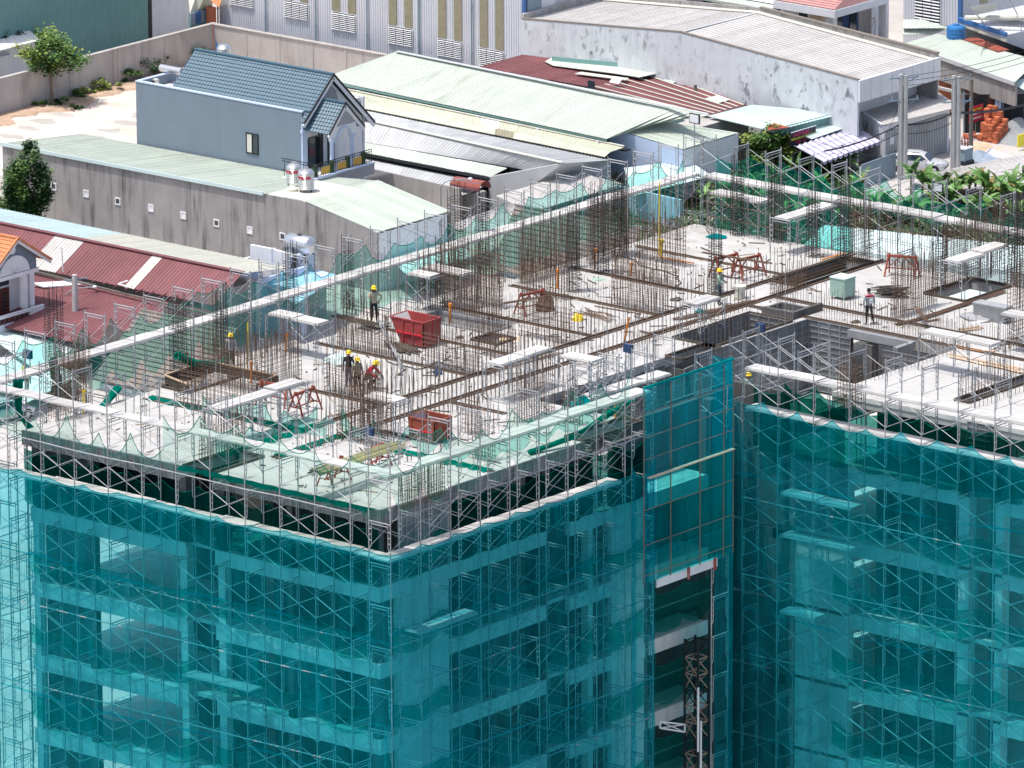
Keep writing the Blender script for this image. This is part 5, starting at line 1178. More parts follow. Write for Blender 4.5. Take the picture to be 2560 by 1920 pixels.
# overhead cables
def cable(label, a, b2, sag, r=.03, n=12):
    a = Vector(a); b2 = Vector(b2); pts = [lerp(a, b2, i/n)-Vector((0, 0, 4*sag*(i/n)*(1-i/n))) for i in range(n+1)]
    MB().path(pts, r, 4).build('overhead_cable', m_cable, None, label=label, cat='cable')
pa, pb = P(2250, 447, 0), P(2382, 432, 0); pr_ = P(2640, 400, 0); pl_ = P(2060, 470, 0)
for i, (z, s) in enumerate(((8.6, 'uppermost'), (8.2, 'second'), (7.8, 'third'))):
    cable('thin overhead line right of the car poles, %s of three' % s, pa+Vector((.1*i, .2*i, z)), P(2620, 108+i*14, 9.5), .4, .022)
cable('thick black cable bundle sagging across the shutter house', pl_+Vector((0, 0, 3.1)), pa+Vector((0, 0, 4.6)), .3, .07)
cable('thick black cable bundle between the two double poles', pa+Vector((0, 0, 4.6)), pb+Vector((0, 0, 5.1)), .35, .08)
cable('thick black cable bundle running off to the right edge', pb+Vector((0, 0, 5.1)), P(2640, 235, 4.5), .5, .1)
cable('thin cable under the bundle, left of the car pole', pl_+Vector((0, 0, 2.5)), pa+Vector((0, 0, 3.9)), .3, .03)
cable('thin cable under the bundle between the double poles', pa+Vector((0, 0, 3.9)), pb+Vector((0, 0, 4.3)), .4, .03)
cable('thin drop cable from the slim pole up to the double pole', P(2180, 390, 5.6), pa+Vector((0, 0, 6.6)), .5, .02)
cable('long thin cable slanting over the lilac awning', P(1995, 400, 1.2), P(2180, 390, 5.7), .3, .02)
cable('long thin cable over the pale teal roof', P(1900, 300, 4.5), P(2180, 390, 5.5), .3, .018)
# silver car
def car(label, c, rz):
    t = thing('parked_car', c, label, 'car'); t.rotation_euler = (0, 0, rz)
    ORG[t.name] = Vector((0, 0, 0))
    # outline stations: x, half width, floor z, belt z, roof z, roof half width
    st = [(-2.25, .72, .45, .85, .86, .55), (-2.2, .84, .32, 1.0, 1.05, .60), (-2.05, .89, .28, 1.08, 1.42, .62), (-1.6, .92, .27, 1.1, 1.62, .64), (-.9, .93, .26, 1.08, 1.68, .66), (-.1, .93, .26, 1.06, 1.67, .66),
          (.45, .93, .26, 1.04, 1.56, .64), (.95, .92, .26, 1.02, 1.20, .66), (1.15, .92, .27, 1.0, 1.03, .70), (1.75, .90, .30, .92, .95, .62), (2.15, .82, .34, .78, .80, .5), (2.28, .66, .42, .62, .64, .4)]
    mb = MB(); K2 = 10
    for x, w, f, b_, r_, rw in st:
        mb.v += [(x, -w*.92, f), (x, -w, f+.2), (x, -w, b_-.12), (x, -w*.95, b_), (x, -rw, r_-.05), (x, -rw*.7, r_), (x, rw*.7, r_), (x, rw, r_-.05), (x, w*.95, b_), (x, w, b_-.12), (x, w, f+.2), (x, w*.92, f)]
    n = 12
    for k in range(len(st)-1):
        for i in range(n): mb.f.append((k*n+i, k*n+(i+1) % n, (k+1)*n+(i+1) % n, (k+1)*n+i))
    mb.f += [tuple(range(n))[::-1], tuple((len(st)-1)*n+i for i in range(n))]
    mb.build('body', m_car, t, smooth=True)
    for s in (-1, 1):
        g = MB(); g.v = [(-1.75, s*.90, 1.16), (-1.9, s*.84, 1.30), (-1.5, s*.72, 1.54), (-.5, s*.71, 1.58), (.25, s*.71, 1.54), (.85, s*.88, 1.12), (-.5, s*.905, 1.12)]; g.v = [(x, y+s*.02, z) for x, y, z in g.v]
        g.f = [tuple(range(7))]; g.build('side_window', m_glass, t)
        for x in (-1.4, 1.42):
            w = MB(); w.lathe((x, s*.80 if s > 0 else s*.80-.0, .34), [(.34, -.12), (.36, -.08), (.36, .10), (.33, .13)] if s > 0 else [(.34, -.12), (.36, -.08), (.36, .10), (.33, .13)], 18, 'y')
            o = w.build('wheel', m_tyre, t); MB().lathe((x, s*.80, .34), [(.22, -.14), (.22, .145)], 10, 'y').build('rim', m_steel, o)
            MB().lathe((x, s*.90, .36), [(.42, -.02), (.42, .035)], 18, 'y').build('wheel_arch', m_iron, t)
        hbox(t, 'mirror', m_car, .55, s*1.08-.1, 1.05, .75, s*1.08+.1, 1.2)
        hbox(t, 'tail_light', m_red, -2.26, s*.6-.15, .82, -2.18, s*.6+.15, 1.0); hbox(t, 'headlight', m_steel, 2.05, s*.6-.15, .62, 2.26, s*.6+.12, .74)
    g = MB(); g.v = [(.50, -.6, 1.56), (.50, .6, 1.56), (1.02, .78, 1.14), (1.02, -.78, 1.14)]; g.v = [(x+.03, y, z+.03) for x, y, z in g.v]; g.f = [(0, 1, 2, 3)]; g.build('windscreen', m_glass, t)
    g = MB(); g.v = [(-2.08, -.6, 1.40), (-2.08, .6, 1.40), (-2.23, .74, 1.06), (-2.23, -.74, 1.06)]; g.f = [(0, 1, 2, 3)]; g.build('rear_window', m_glass, t)
    hbox(t, 'plate', m_yelprint, -2.29, -.22, .6, -2.26, .22, .75)
    for y in (-.42, .42): MB().bar((-1.6, y*1.3, 1.66), (.1, y*1.3, 1.70), .04, .04).build('roof_rail', m_galv, t)
    return t
cc = P(2300, 428, 0)
car('silver car parked in front of the grey shutter gates', cc, R(22))
t = car('white car mostly hidden by scaffolding at the left edge', P(12, 1050, 0), R(80))
# ================================================================ left lower neighbours
t = thing('red_and_teal_roof_hall', (-188, 187, 0), 'hall with an oxide red roof, pale teal rear slope and white light strips', 'building')
r0, r1 = P(-40, 546, 6.0), P(549, 682, 6.0); b0_, b1_ = P(-40, 513, 4.9), P(549, 648, 4.9)
RX0, RX1 = -202.0, -171.0; r0, r1 = Vector((RX0, 185.9, 6)), Vector((RX1, 185.9, 6)); xm = -188.0
sheets(t, r0, (xm, 185.9, 6), (xm, 191.3, 5.35), (RX0, 191.3, 5.35), m_cyan, 1.0); sheets(t, (xm, 185.9, 6), r1, (RX1, 191.3, 5.35), (xm, 191.3, 5.35), m_cream, 1.0)
ow = int(P(354, 647, 6).x-RX0); oc = int(P(150, 603, 6).x-RX0)
sheets(t, r0, r1, (RX1, 182.5, 4.15), (RX0, 182.5, 4.15), m_redsheet, 1.0, odd={oc-1: m_oldsheet, oc: m_oldsheet, oc+1: m_oldsheet, ow: m_cream})
MB().bar(r0+Vector((0, 0, .06)), r1+Vector((0, 0, .06)), .45, .07).build('ridge_cap', m_redsheet, t)
MB().bar(P(-40, 648, 4.0), P(560, 795, 4.0), .16, .12).build('gutter', m_polewood, t)
for i in range(14): p = lerp(P(70, 668, 4.02), P(430, 752, 4.02), i/13); MB().bar(p+Vector((0, -.3, .1)), p+Vector((.1, 1.0, .35)), .06, .05).build('bracket', m_redsheet, t)
sheets(t, (-192, 182.3, 3.75), (-171, 182.3, 3.75), (-171, 172.4, 2.6), (-192, 172.4, 2.6), m_redsheet, 1.0)
MB().prism([P(*T5(275, 795), 3.75), P(*T5(700, 770), 3.75), P(*T5(830, 800), 3.7), P(*T5(380, 830), 3.6)], (0, 0, .1)).build('light_strip', m_white, t)
MB().tube(P(*T5(545, 690), 4.4), P(*T5(545, 690), 4.4)+Vector((-.1, 0, 1.9)), .05).build('vent_pipe', m_white, t)
MB().path([P(*T5(1105, 765), 4.9), P(*T5(1020, 795), 4.7), P(*T5(1140, 828), 4.6)], .06, 4).build('loose_trim', m_white, t)
mold(t, 'walls', m_bwall, (-201, 184.6, 0, -174, 191.4, 3.9))
# net cloth at the foot of the vented wall
mb = MB(); n = 14
for i in range(n+1):
    for j in range(4):
        p = P(150+i*12, 548+i*4.2-8*math.sin(i*.5), 1.2+.6*math.sin(i*.6)); mb.v.append((p.x, p.y+j*.5-1.0, max(.05, p.z*(1-j/4)+.2*math.sin(i+j))))
mb.f = [(i*4+j, i*4+j+1, (i+1)*4+j+1, (i+1)*4+j) for i in range(n) for j in range(3)]
mb.build('dark_shade_cloth', m_tarp, None, label='dark grey shade cloth crumpled along the foot of the vented wall', cat='cloth')
# orange tiled house
t = thing('orange_roof_house', (-184, 173, 0), 'house with orange tiled gable, blue pediment with white shell ornament and balcony', 'house')
OX = -183.5; ay, az = 174.1, 9.1; ly, lz = 170.6, 6.4; ryy, rz_ = 177.7, 6.75
tiles(t, (OX-9, ay, az), (OX+.45, ay, az), (OX+.45, ly, lz), (OX-9, ly, lz), m_orangetile, .33, .36); tiles(t, (OX-9, ay, az), (OX+.45, ay, az), (OX+.45, ryy, rz_), (OX-9, ryy, rz_), m_orangetile, .33, .5)
MB().prism([(OX, 171.5, 6.2), (OX, 176.6, 6.2), (OX, 176.6, 7.3), (OX, ay, az-.25), (OX, 171.5, 7.0)], (-.3, 0, 0)).build('pediment', m_bluewall, t)
for a, b2 in (((OX+.5, ay, az), (OX+.5, ly-.05, lz)), ((OX+.5, ay, az), (OX+.5, ryy+.05, rz_))):
    MB().bar(Vector(a)+Vector((0, 0, .04)), Vector(b2)+Vector((0, 0, .04)), .16, .16).build('verge_tile', m_orangetile, t); MB().bar(Vector(a)-Vector((.06, 0, .2)), Vector(b2)-Vector((.06, 0, .2)), .12, .2).build('barge_board', m_white, t)
ac = Vector((OX+.02, 174.1, 6.35)); n = 14
fan = [ac+Vector((0, math.cos(math.pi*i/n)*1.55, math.sin(math.pi*i/n)*1.3)) for i in range(n+1)]
MB().prism(fan, (.05, 0, 0)).build('shell_plate', m_white, t)
MB().path([v+Vector((.06, 0, 0)) for v in fan], .09, 5).build('arch_trim', m_white, t)
for i in range(1, 12): MB().bar(ac+Vector((.07, 0, .05)), ac+Vector((.07, math.cos(math.pi*i/12)*1.35, math.sin(math.pi*i/12)*1.1)), .05, .04).build('shell_rib', m_white, t)
MB().lathe((OX, 174.0, 8.15), [(.05, -.02), (.34, .0), (.3, .06), (.05, .08)], 14, 'x').build('medallion', m_white, t)
hbox(t, 'entablature', m_white, OX-.3, 171.4, 6.0, OX+.12, 176.75, 6.3)
for y in (175.1, 175.85): hbox(t, 'column', m_white, OX-.35, y, 3.4, OX+.05, y+.45, 6.0)
hbox(t, 'body_wall', m_bluewall, OX-9, 171.6, 0, OX-1.5, 176.5, 6.2); hbox(t, 'upper_back', m_white, OX-1.6, 171.6, 2.4, OX-1.45, 176.5, 6.2)
hbox(t, 'door', m_doorred, OX-1.44, 172.0, 2.6, OX-1.35, 175.0, 4.9); hbox(t, 'transom', m_glass, OX-1.44, 172.0, 5.1, OX-1.35, 175.0, 5.8)
for i in range(3):
    for k in range(5): hbox(t, 'door_louvre', m_glass, OX-1.35, 172.3+i*.95, 3.1+k*.32, OX-1.33, 172.8+i*.95, 3.25+k*.32)
hbox(t, 'balcony_floor', m_white, OX-1.5, 170.5, 2.1, OX+.5, 176.9, 2.4); hbox(t, 'balcony_wall', m_white, OX+.3, 170.5, 2.4, OX+.5, 175.3, 2.75); hbox(t, 'balcony_rail', m_white, OX+.25, 170.5, 3.25, OX+.55, 176.9, 3.45)
hbox(t, 'balcony_pier', m_white, OX+.25, 175.3, 2.4, OX+.55, 176.9, 3.25); hbox(t, 'base', m_white, OX-1.4, 170.8, 0, OX+.35, 176.7, 2.1)
b = MB()
for i in range(8): y = 171.0+i*.55; b.bar((OX+.4, y, 2.75), (OX+.4, y+.4, 3.25), .04, .04); b.bar((OX+.4, y+.4, 2.75), (OX+.4, y, 3.25), .04, .04)
b.build('grille', m_iron, t)
t = thing('cyan_flat_roof', P(60, 850, 0), 'pale cyan flat roof with a cream strip below the orange tiled house', 'roof')
sheets(t, P(-40, 830, 2.2), P(100, 800, 2.2), P(225, 862, 2.0), P(90, 925, 2.0), m_cyan, 1.0)
sheets(t, P(98, 792, 2.25), P(112, 786, 2.25), P(175, 800, 2.2), P(150, 812, 2.2), m_cream, 1.0)
sheets(t, P(150, 830, 1.9), P(190, 822, 1.9), P(255, 880, 1.7), P(190, 905, 1.7), m_white, 1.0)
sheets(t, P(-60, 905, 1.6), P(85, 880, 1.6), P(200, 940, 1.4), P(60, 1010, 1.4), m_white, 1.1)
t = thing('brown_tiled_roof', P(370, 880, 0), 'large grey brown tiled roof seen through green net behind the far scaffold', 'building')
a = P(352, 775, 5.0); d = onp(232, 948, 0, a.x); X = Vector((9.5, 0, 0)); tiles(t, a, a+X, d+X, d, m_browntile, .36, .42, th=.13)
mold(t, 'walls', m_cyan, (a.x+.3, d.y+.4, 0, a.x+9.2, a.y-.4, d.z-.3))
t = thing('brown_tiled_roof', P(1300, 620, 0), 'grey brown tiled roof behind the tall rebar at the middle of the far edge', 'building')
a = P(1290, 512, 5.0); d = onp(1225, 672, 0, a.x); X = Vector((12.5, 0, 0)); tiles(t, a, a+X, d+X, d, m_browntile, .36, .42, th=.13)
mold(t, 'walls', m_cyan, (a.x+.3, d.y+.4, 0, a.x+12.2, a.y-.4, max(.5, d.z-.3)))
t = thing('white_frame_house', P(600, 720, 0), 'roofless pale blue walled house under construction beside the steel tank', 'building')
def pwall(parent, px0, py0, px1, py1, z, m, h=None, th=.25, name='wall'):
    a, b2 = P(px0, py0, z), P(px1, py1, z); d = (b2-a).normalized(); o = Vector((-d.y, d.x, 0))*th
    MB().prism([a, b2, Vector((b2.x, b2.y, 0)), Vector((a.x, a.y, 0))], o).build(name, m, parent)
for q in ((548, 662, 640, 640), (548, 662, 600, 676), (600, 676, 790, 625), (640, 640, 690, 620), (560, 684, 640, 702), (640, 702, 770, 665), (640, 640, 690, 655)): pwall(t, *q, 4.2, m_white if q[2] < 650 else m_bluetrim)
pwall(t, 625, 612, 678, 622, 5.6, m_white); pwall(t, 678, 622, 720, 634, 5.2, m_white)
sheets(t, P(640, 702, 3.6), P(765, 665, 3.6), P(850, 690, 3.6), P(740, 760, 3.6), m_bluetrim, 1.2)
pwall(t, 640, 705, 760, 740, 3.6, m_bluetrim)
t = thing('steel_tank_on_stand', P(745, 680, 3.0), 'horizontal stainless water tank on a black iron stand beside the vented wall', 'water tank')
c = P(750, 632, 4.9); L2 = 1.1
MB().lathe((c.x-1.3, c.y, 5.6), [(.1, -.05), (.55, .05), (.72, .25), (.72, 2.3), (.55, 2.5), (.1, 2.6)], 20, 'x').build('tank', m_steel, t, smooth=True)
b = MB()
for sx in (-1.0, 0, 1.0):
    for sy in (-.55, .55): b.bar((c.x+sx, c.y+sy, 2.4), (c.x+sx, c.y+sy, 4.9), .07, .07)
for sy in (-.55, .55):
    b.bar((c.x-1, c.y+sy, 4.85), (c.x+1, c.y+sy, 4.85), .07, .07); b.bar((c.x-1, c.y+sy, 2.5), (c.x, c.y+sy, 4.8), .04, .04); b.bar((c.x, c.y+sy, 4.8), (c.x+1, c.y+sy, 2.5), .04, .04)
b.build('stand', m_iron, t); mold(t, 'base_block', m_bwall, (c.x-1.6, c.y-1.2, 0, c.x+1.6, c.y+1.2, 2.4)); MB().lathe((c.x, c.y, 6.25), [(.2, 0), (.2, .12)], 10).build('hatch', m_iron, t)
t = thing('low_pale_roofs', P(1000, 620, 0), 'low pale blue roof between the vented building and the dark doorway', 'roof')
sheets(t, P(945, 620, 2.6), P(1120, 570, 2.6), P(1180, 640, 2.2), P(1020, 690, 2.2), m_cyan, 1.1)
sheets(t, P(1100, 570, 3.0), P(1300, 500, 3.0), P(1440, 462, 3.0), P(1230, 590, 2.6), m_oldsheet, 1.1)
sheets(t, P(1240, 490, 3.2), P(1440, 430, 3.2), P(1560, 460, 2.9), P(1330, 530, 2.9), m_oldsheet, 1.1)
t = thing('pale_shed_by_corner', P(1620, 430, 0), 'pale blue shed wall seen through netting left of the back corner', 'shed')
sheets(t, P(1560, 420, 3.0), P(1720, 400, 3.0), P(1780, 440, 2.6), P(1580, 490, 2.6), m_cyan, 1.1); pwall(t, 1500, 455, 1700, 500, 2.6, m_bluetrim)
t = thing('pale_cyan_back_building', P(2300, 600, 0), 'long pale cyan roof and wall behind the right part of the deck', 'building')
a, b2 = P(*T8(250, 540), 3.2), P(*T8(560, 240), 3.2)
sheets(t, P(2060, 562, 3.2), P(2560+60, 622, 3.2), P(2620, 690, 2.6), P(2010, 612, 2.6), m_cyan, 1.1)
pwall(t, 2010, 612, 2620, 690, 2.6, m_cyan); pwall(t, 1985, 640, 2015, 612, 2.6, m_cyan)
sheets(t, P(1960, 660, 2.0), P(2600, 740, 2.0), P(2600, 840, 1.2), P(1930, 760, 1.2), m_cyan, 1.3)
t = thing('white_road_canopy', P(2450, 460, 0), 'low flat off-white canopy beside the road behind the banana plants', 'canopy')
sheets(t, P(2262, 474, 1.2), P(2330, 432, 1.2), P(2620, 372, 1.2), P(2620, 470, 1.0), m_oldsheet, 1.2)
pwall(t, 2155, 418, 2240, 388, 1.7, m_white); pwall(t, 2155, 412, 2240, 382, 2.0, m_trafo, th=.1)
p = P(2350, 473, 62); 
# ================================================================ vegetation
def leaves(c, rx, ry, rz, n, size, seed, clumps=14, flat=.5):
    rr = random.Random(seed); mb = MB(); cl = []
    for _ in range(clumps):
        a, b = rr.uniform(0, 6.283), rr.uniform(-.9, 1); r = rr.uniform(.45, 1); s = math.sqrt(max(0, 1-b*b))
        cl.append((Vector((math.cos(a)*s*r*rx, math.sin(a)*s*r*ry, b*r*rz)), rr.uniform(.22, .45)))
    for _ in range(n):
        o, k = rr.choice(cl); v = Vector((rr.gauss(0, 1), rr.gauss(0, 1), rr.gauss(0, .8))); v = v/max(.6, v.length)*rr.uniform(.3, 1)
        p = Vector(c)+o+Vector((v.x*rx*k, v.y*ry*k, v.z*rz*k)); a = rr.uniform(0, 6.283); e = rr.uniform(-.6, .9); s = size*rr.uniform(.6, 1.3)
        d = Vector((math.cos(a)*math.cos(e), math.sin(a)*math.cos(e), math.sin(e))); u = d.cross(Vector((0, 0, 1))).normalized()*s*flat
        mb.add([p, p+d*s*.5+u, p+d*s, p+d*s*.5-u], [(0, 1, 2, 3)])
    return mb
def tree(name, label, cat, base, h, rx, rz, n, size, seed, m, m2=None, stem=.12, lean=(0, 0), clumps=14, group=None, trunkh=None):
    t = thing(name, base, label, cat, group); base = Vector(base); th = trunkh or h*.5; top = base+Vector((lean[0], lean[1], th))
    MB().tube(base, lerp(base, top, .5), stem*1.2, 7, stem).tube(lerp(base, top, .5), top, stem, 7, stem*.6).build('trunk', m_bark, t)
    rr = random.Random(seed); b = MB(); c = base+Vector((lean[0]*1.2, lean[1]*1.2, h-rz))
    for i in range(9):
        a = i*.7; e = c+Vector((math.cos(a)*rx*.7, math.sin(a)*rx*.7, rr.uniform(-.3, .8)*rz)); s = lerp(base, top, rr.uniform(.6, 1)); b.tube(s, lerp(s, e, .5)+Vector((0, 0, .2)), stem*.45, 5, stem*.3); b.tube(lerp(s, e, .5)+Vector((0, 0, .2)), e, stem*.3, 4, stem*.08)
    b.build('limbs', m_bark, t)
    leaves(c, rx, rx, rz, n, size, seed, clumps).build('crown', m, t)
    if m2: leaves(c+Vector((0, 0, rz*.12)), rx, rx, rz, n//3, size, seed+50, clumps).build('second_foliage', m2, t)  # second leaf colour, set slightly higher in the crown
    return t
tree('loose_tree', 'loose crowned tree with yellowish leaves by the boundary wall', 'tree', P(131, 262, 0), 6.3, 2.9, 2.0, 4200, .24, 4, m_leaf, m_leaf2, .12, (-.4, .2), 22, trunkh=4)
tree('dense_shrub', 'dense dark bushy tree in front of the left end of the vented wall', 'tree', P(70, 603, 0), 7.6, 1.9, 3.1, 11000, .22, 9, m_dleaf, m_leaf, .14, (0, 0), 26)
tree('dark_tree', 'dark tree cut off by the left edge behind the wall', 'tree', P(-4, 200, 0), 4.2, 1.6, 1.5, 2600, .22, 12, m_dleaf, m_leaf)
tree('dark_tree', 'dark bush behind the boundary wall left of the loose tree', 'tree', P(62, 185, 0), 4.2, 1.7, 1.5, 2600, .2, 13, m_dleaf, m_leaf)
tree('roadside_shrub', 'bright green shrub left of the black shop sign', 'shrub', P(1925, 442, 0), 4.4, 2.3, 1.7, 5200, .24, 21, m_leaf, m_leaf2, .09, clumps=18)
tree('corner_bush', 'light green bush poking out at the left edge below the dense tree', 'shrub', P(8, 545, 0), 1.8, 1.0, .8, 1500, .16, 22, m_leaf2, m_leaf)
tree('roof_weed', 'tuft of green growing between roofs behind the far net', 'plant', P(1080, 640, 0), 2.6, 1.8, 1.1, 2600, .2, 23, m_leaf, m_leaf2, .05)
tree('roof_weed', 'small green tuft at the foot of the long wall right of the steel tank', 'plant', P(800, 652, 0), 1.4, .8, .6, 900, .14, 24, m_leaf2, m_leaf, .04)
for i, (x, y, s, m) in enumerate(((225, 232, 1.1, m_leaf2), (190, 248, .8, m_leaf), (262, 226, 1.0, m_leaf2), (318, 205, 1.3, m_leaf), (345, 195, 1.5, m_dleaf), (380, 178, 2.0, m_dleaf), (430, 165, 2.2, m_dleaf), (460, 155, 1.8, m_leaf), (100, 270, .7, m_leaf), (140, 265, .6, m_dleaf))):
    pl = ('palest clump', 'small clump', 'broad pale clump', 'medium clump', 'dark clump', 'tall dark clump', 'tallest dark clump', 'clump behind the solar heater', 'leftmost clump', 'clump at the tree foot')[i]
    s *= 1.35
    leaves(P(x, y, 0)+Vector((0, 0, s*.3)), s*1.0, s*.9, s*.5, int(900*s), .17, 70+i, 10).build('weed_clump', m, None, label='%s of weeds along the boundary wall' % pl, cat='weeds', group='weed clumps along the boundary wall')
for i, (px, py) in enumerate(((195, 265), (160, 258), (575, 172), (695, 190))):
    leaves(P(px, py, .2)+Vector((0, 0, .5 if i > 1 else .1)), .8, .6, .5, 500, .16, 90+i, 6).build('weed_tuft', m_leaf, None, label='weed tuft, %s' % ('right of the loose tree', 'on the rubble strip below the wall', 'behind the blue roof near its middle', 'behind the blue roof near the gable')[i], cat='weeds')
# rubble strip
rb = MB(); rr = random.Random(3)
for i in range(900):
    s = rr.random(); p = lerp(P(-20, 300, 0), P(400, 186, 0), s)+Vector((rr.uniform(-.9, .9), rr.uniform(-.5, .5), 0)); r = rr.uniform(.04, .16)
    rb.add([p+Vector((-r, 0, .0)), p+Vector((0, -r, 0)), p+Vector((r, 0, 0)), p+Vector((0, r, 0)), p+Vector((0, 0, r*1.1))], [(0, 1, 4), (1, 2, 4), (2, 3, 4), (3, 0, 4)])
rb.build('rubble', m_browntile, None, label='strip of broken stone and brick rubble along the boundary wall', cat='rubble', kind='stuff')
# undergrowth behind the tower
ug = MB(); rr = random.Random(5)
for i in range(26000):
    px = rr.uniform(1500, 2660); lo = 400+max(0, (px-1900))*.10 if px < 2150 else 505; hi = 640+(px-1500)*.06
    py = lo+(hi-lo)*rr.random(); z = rr.uniform(.1, 1.7)*(.6+.5*math.sin(px*.03)*math.sin(py*.06)); p = P(px, py, max(.1, z)); s = rr.uniform(.25, .6)
    a = rr.uniform(0, 6.283); e = rr.uniform(-.3, 1.0); d = Vector((math.cos(a)*math.cos(e), math.sin(a)*math.cos(e), math.sin(e))); u = d.cross(Vector((0, 0, 1))).normalized()*s*.3
    ug.add([p, p+d*s*.5+u, p+d*s, p+d*s*.5-u], [(0, 1, 2, 3)])
ug.build('undergrowth', m_dleaf, None, label='tangled undergrowth below the banana plants', cat='undergrowth', kind='stuff')
# banana plants
def leaf_mesh(L, w, seed, m):
    rr = random.Random(seed); mb = MB(); n = 12; c = []
    for i in range(n+1):
        t = i/n; c.append(Vector((L*(t-.12*t*t), 0, L*(.55*t-.62*t*t))))
    for side in (-1, 1):
        for i in range(n):
            t0, t1 = i/n, (i+1)/n; wd = lambda t: w*math.sin(math.pi*min(1, (t*.92+.08))**.8)
            g = rr.uniform(.0, .35) if rr.random() < .4 else 0; dr = rr.uniform(-.02, .10)
            a, b2 = c[i], c[i+1]; p = a+Vector((0, side*wd(t0), -.12*wd(t0)-dr)); q = lerp(a, b2, 1-g)+Vector((0, side*wd(t1), -.12*wd(t1)-dr))
            mb.add([a, b2, q, p], [(0, 1, 2, 3)] if side > 0 else [(3, 2, 1, 0)])
    for i in range(n): mb.tube(c[i]+Vector((0, 0, .01)), c[i+1]+Vector((0, 0, .01)), .02, 3)
    return mb.mesh('leaf', m)
LM = [leaf_mesh(2.1, .33, k, m_banana) for k in range(4)]+[leaf_mesh(1.7, .26, 9, m_bananadry)]
places = ['behind the back corner', 'in the thick of the grove behind the back net', 'below the lilac awning', 'in front of the white canopy', 'at the right edge of the picture', 'beside the road behind the silver car']
def banana(i, px, py, h, grp):
    p = P(px+rnd.uniform(-8, 8), py, 0); t = thing('banana_plant', p, grp, 'banana plant', 'banana plants behind the tower')
    MB().tube(p, p+Vector((0, 0, h*.6)), .13, 7, .09).build('stem', m_bark, t)
    k = rnd.randint(6, 8); a0 = rnd.uniform(0, 6)
    for j in range(k):
        o = bpy.data.objects.new('leaf', LM[4] if rnd.random() < .13 else LM[rnd.randint(0, 3)]); COL.objects.link(o); o.parent = t
        o.location = (0, 0, h*.56); o.rotation_euler = (rnd.uniform(-.3, .3), rnd.uniform(-1.15, .0), a0+j*6.283/k+rnd.uniform(-.3, .3)); s = rnd.uniform(.7, 1.15); o.scale = (s, s, s)
sp = []
for i in range(11): sp.append((1560+i*36+rnd.uniform(-14, 14), 470+rnd.uniform(-45, 60), rnd.uniform(2.2, 3.2), 'banana plant behind the back corner of the deck'))
for i in range(14): sp.append((1800+i*30+rnd.uniform(-14, 14), 520+rnd.uniform(-25, 70), rnd.uniform(2.2, 3.2), 'banana plant in the thick of the grove behind the back net'))
for i in range(6): sp.append((1990+i*28+rnd.uniform(-10, 10), 450+rnd.uniform(-12, 14), rnd.uniform(2.0, 2.8), 'banana plant below the lilac awning'))
for i in range(9): sp.append((2290+i*20+rnd.uniform(-8, 8), 510+rnd.uniform(-8, 30), rnd.uniform(3.0, 4.2), 'banana plant in front of the low off-white canopy'))
for i in range(9): sp.append((2450+i*16+rnd.uniform(-8, 8), 510+rnd.uniform(-10, 45), rnd.uniform(3.2, 4.6), 'banana plant of the clump at the right edge'))
for i in range(10): sp.append((2180+i*40+rnd.uniform(-12, 12), 555+rnd.uniform(-15, 20), rnd.uniform(2.2, 3), 'banana plant between the grove and the pale cyan roof'))
for i, s in enumerate(sp): banana(i, *s)
# ================================================================ rebar standing on the deck
def cage(label, a, b2, h, gap=.2, sv=.17, sh=.21, tall=.7, m=None, group=None, z0=ZD, jit=.07, gridtop=None, seed=0):
    """wall or column cage: two curtains of upright bars tied with level bars between pixels a and b2 (feet of its front)"""
    rr = random.Random(hash(label) % 9999 if seed == 0 else seed); m = m or m_rebar
    p = Vector(P(*a, z0)); q = Vector(P(*b2, z0)); d = q-p
    if abs(d.x) > abs(d.y): q.y = p.y
    else: q.x = p.x
    d = q-p; L = max(.3, d.length); d.normalize(); s = Vector((-d.y, d.x, 0))
    if s.y < 0 or s.x < 0: s = -s
    t = thing('rebar_cage', p, label, 'rebar cage', group or 'rebar cages standing on the deck')
    v, hz = MB(), MB(); gh = gridtop or h-.35
    for o in (0, gap):
        n = max(2, round(L/sv))
        for i in range(n+1):
            u = L*i/n; top = h+rr.uniform(-.1, .1)+(tall*rr.random() if rr.random() < .5 else 0)
            lean = Vector((rr.uniform(-jit, jit), rr.uniform(-jit, jit), 0))
            v.tube(p+d*u+s*o, p+d*u+s*o+lean+Vector((0, 0, top)), .0165, 4)
        k = int(gh/sh)
        for j in range(1, k+1):
            z = j*sh+rr.uniform(-.02, .02); hz.tube(p+d*(-.05)+s*o+Vector((0, 0, z)), p+d*(L+.05)+s*o+Vector((0, 0, z+rr.uniform(-.03, .03))), .0125, 3)
    if gap:
        for j in range(1, int(gh/sh)+1):
            for u in (0, L): hz.tube(p+d*u+Vector((0, 0, j*sh)), p+d*u+s*gap+Vector((0, 0, j*sh)), .0125, 3)
    v.build('upright_bars', m, t, kind='stuff'); hz.build('level_bars', m, t, kind='stuff'); return t
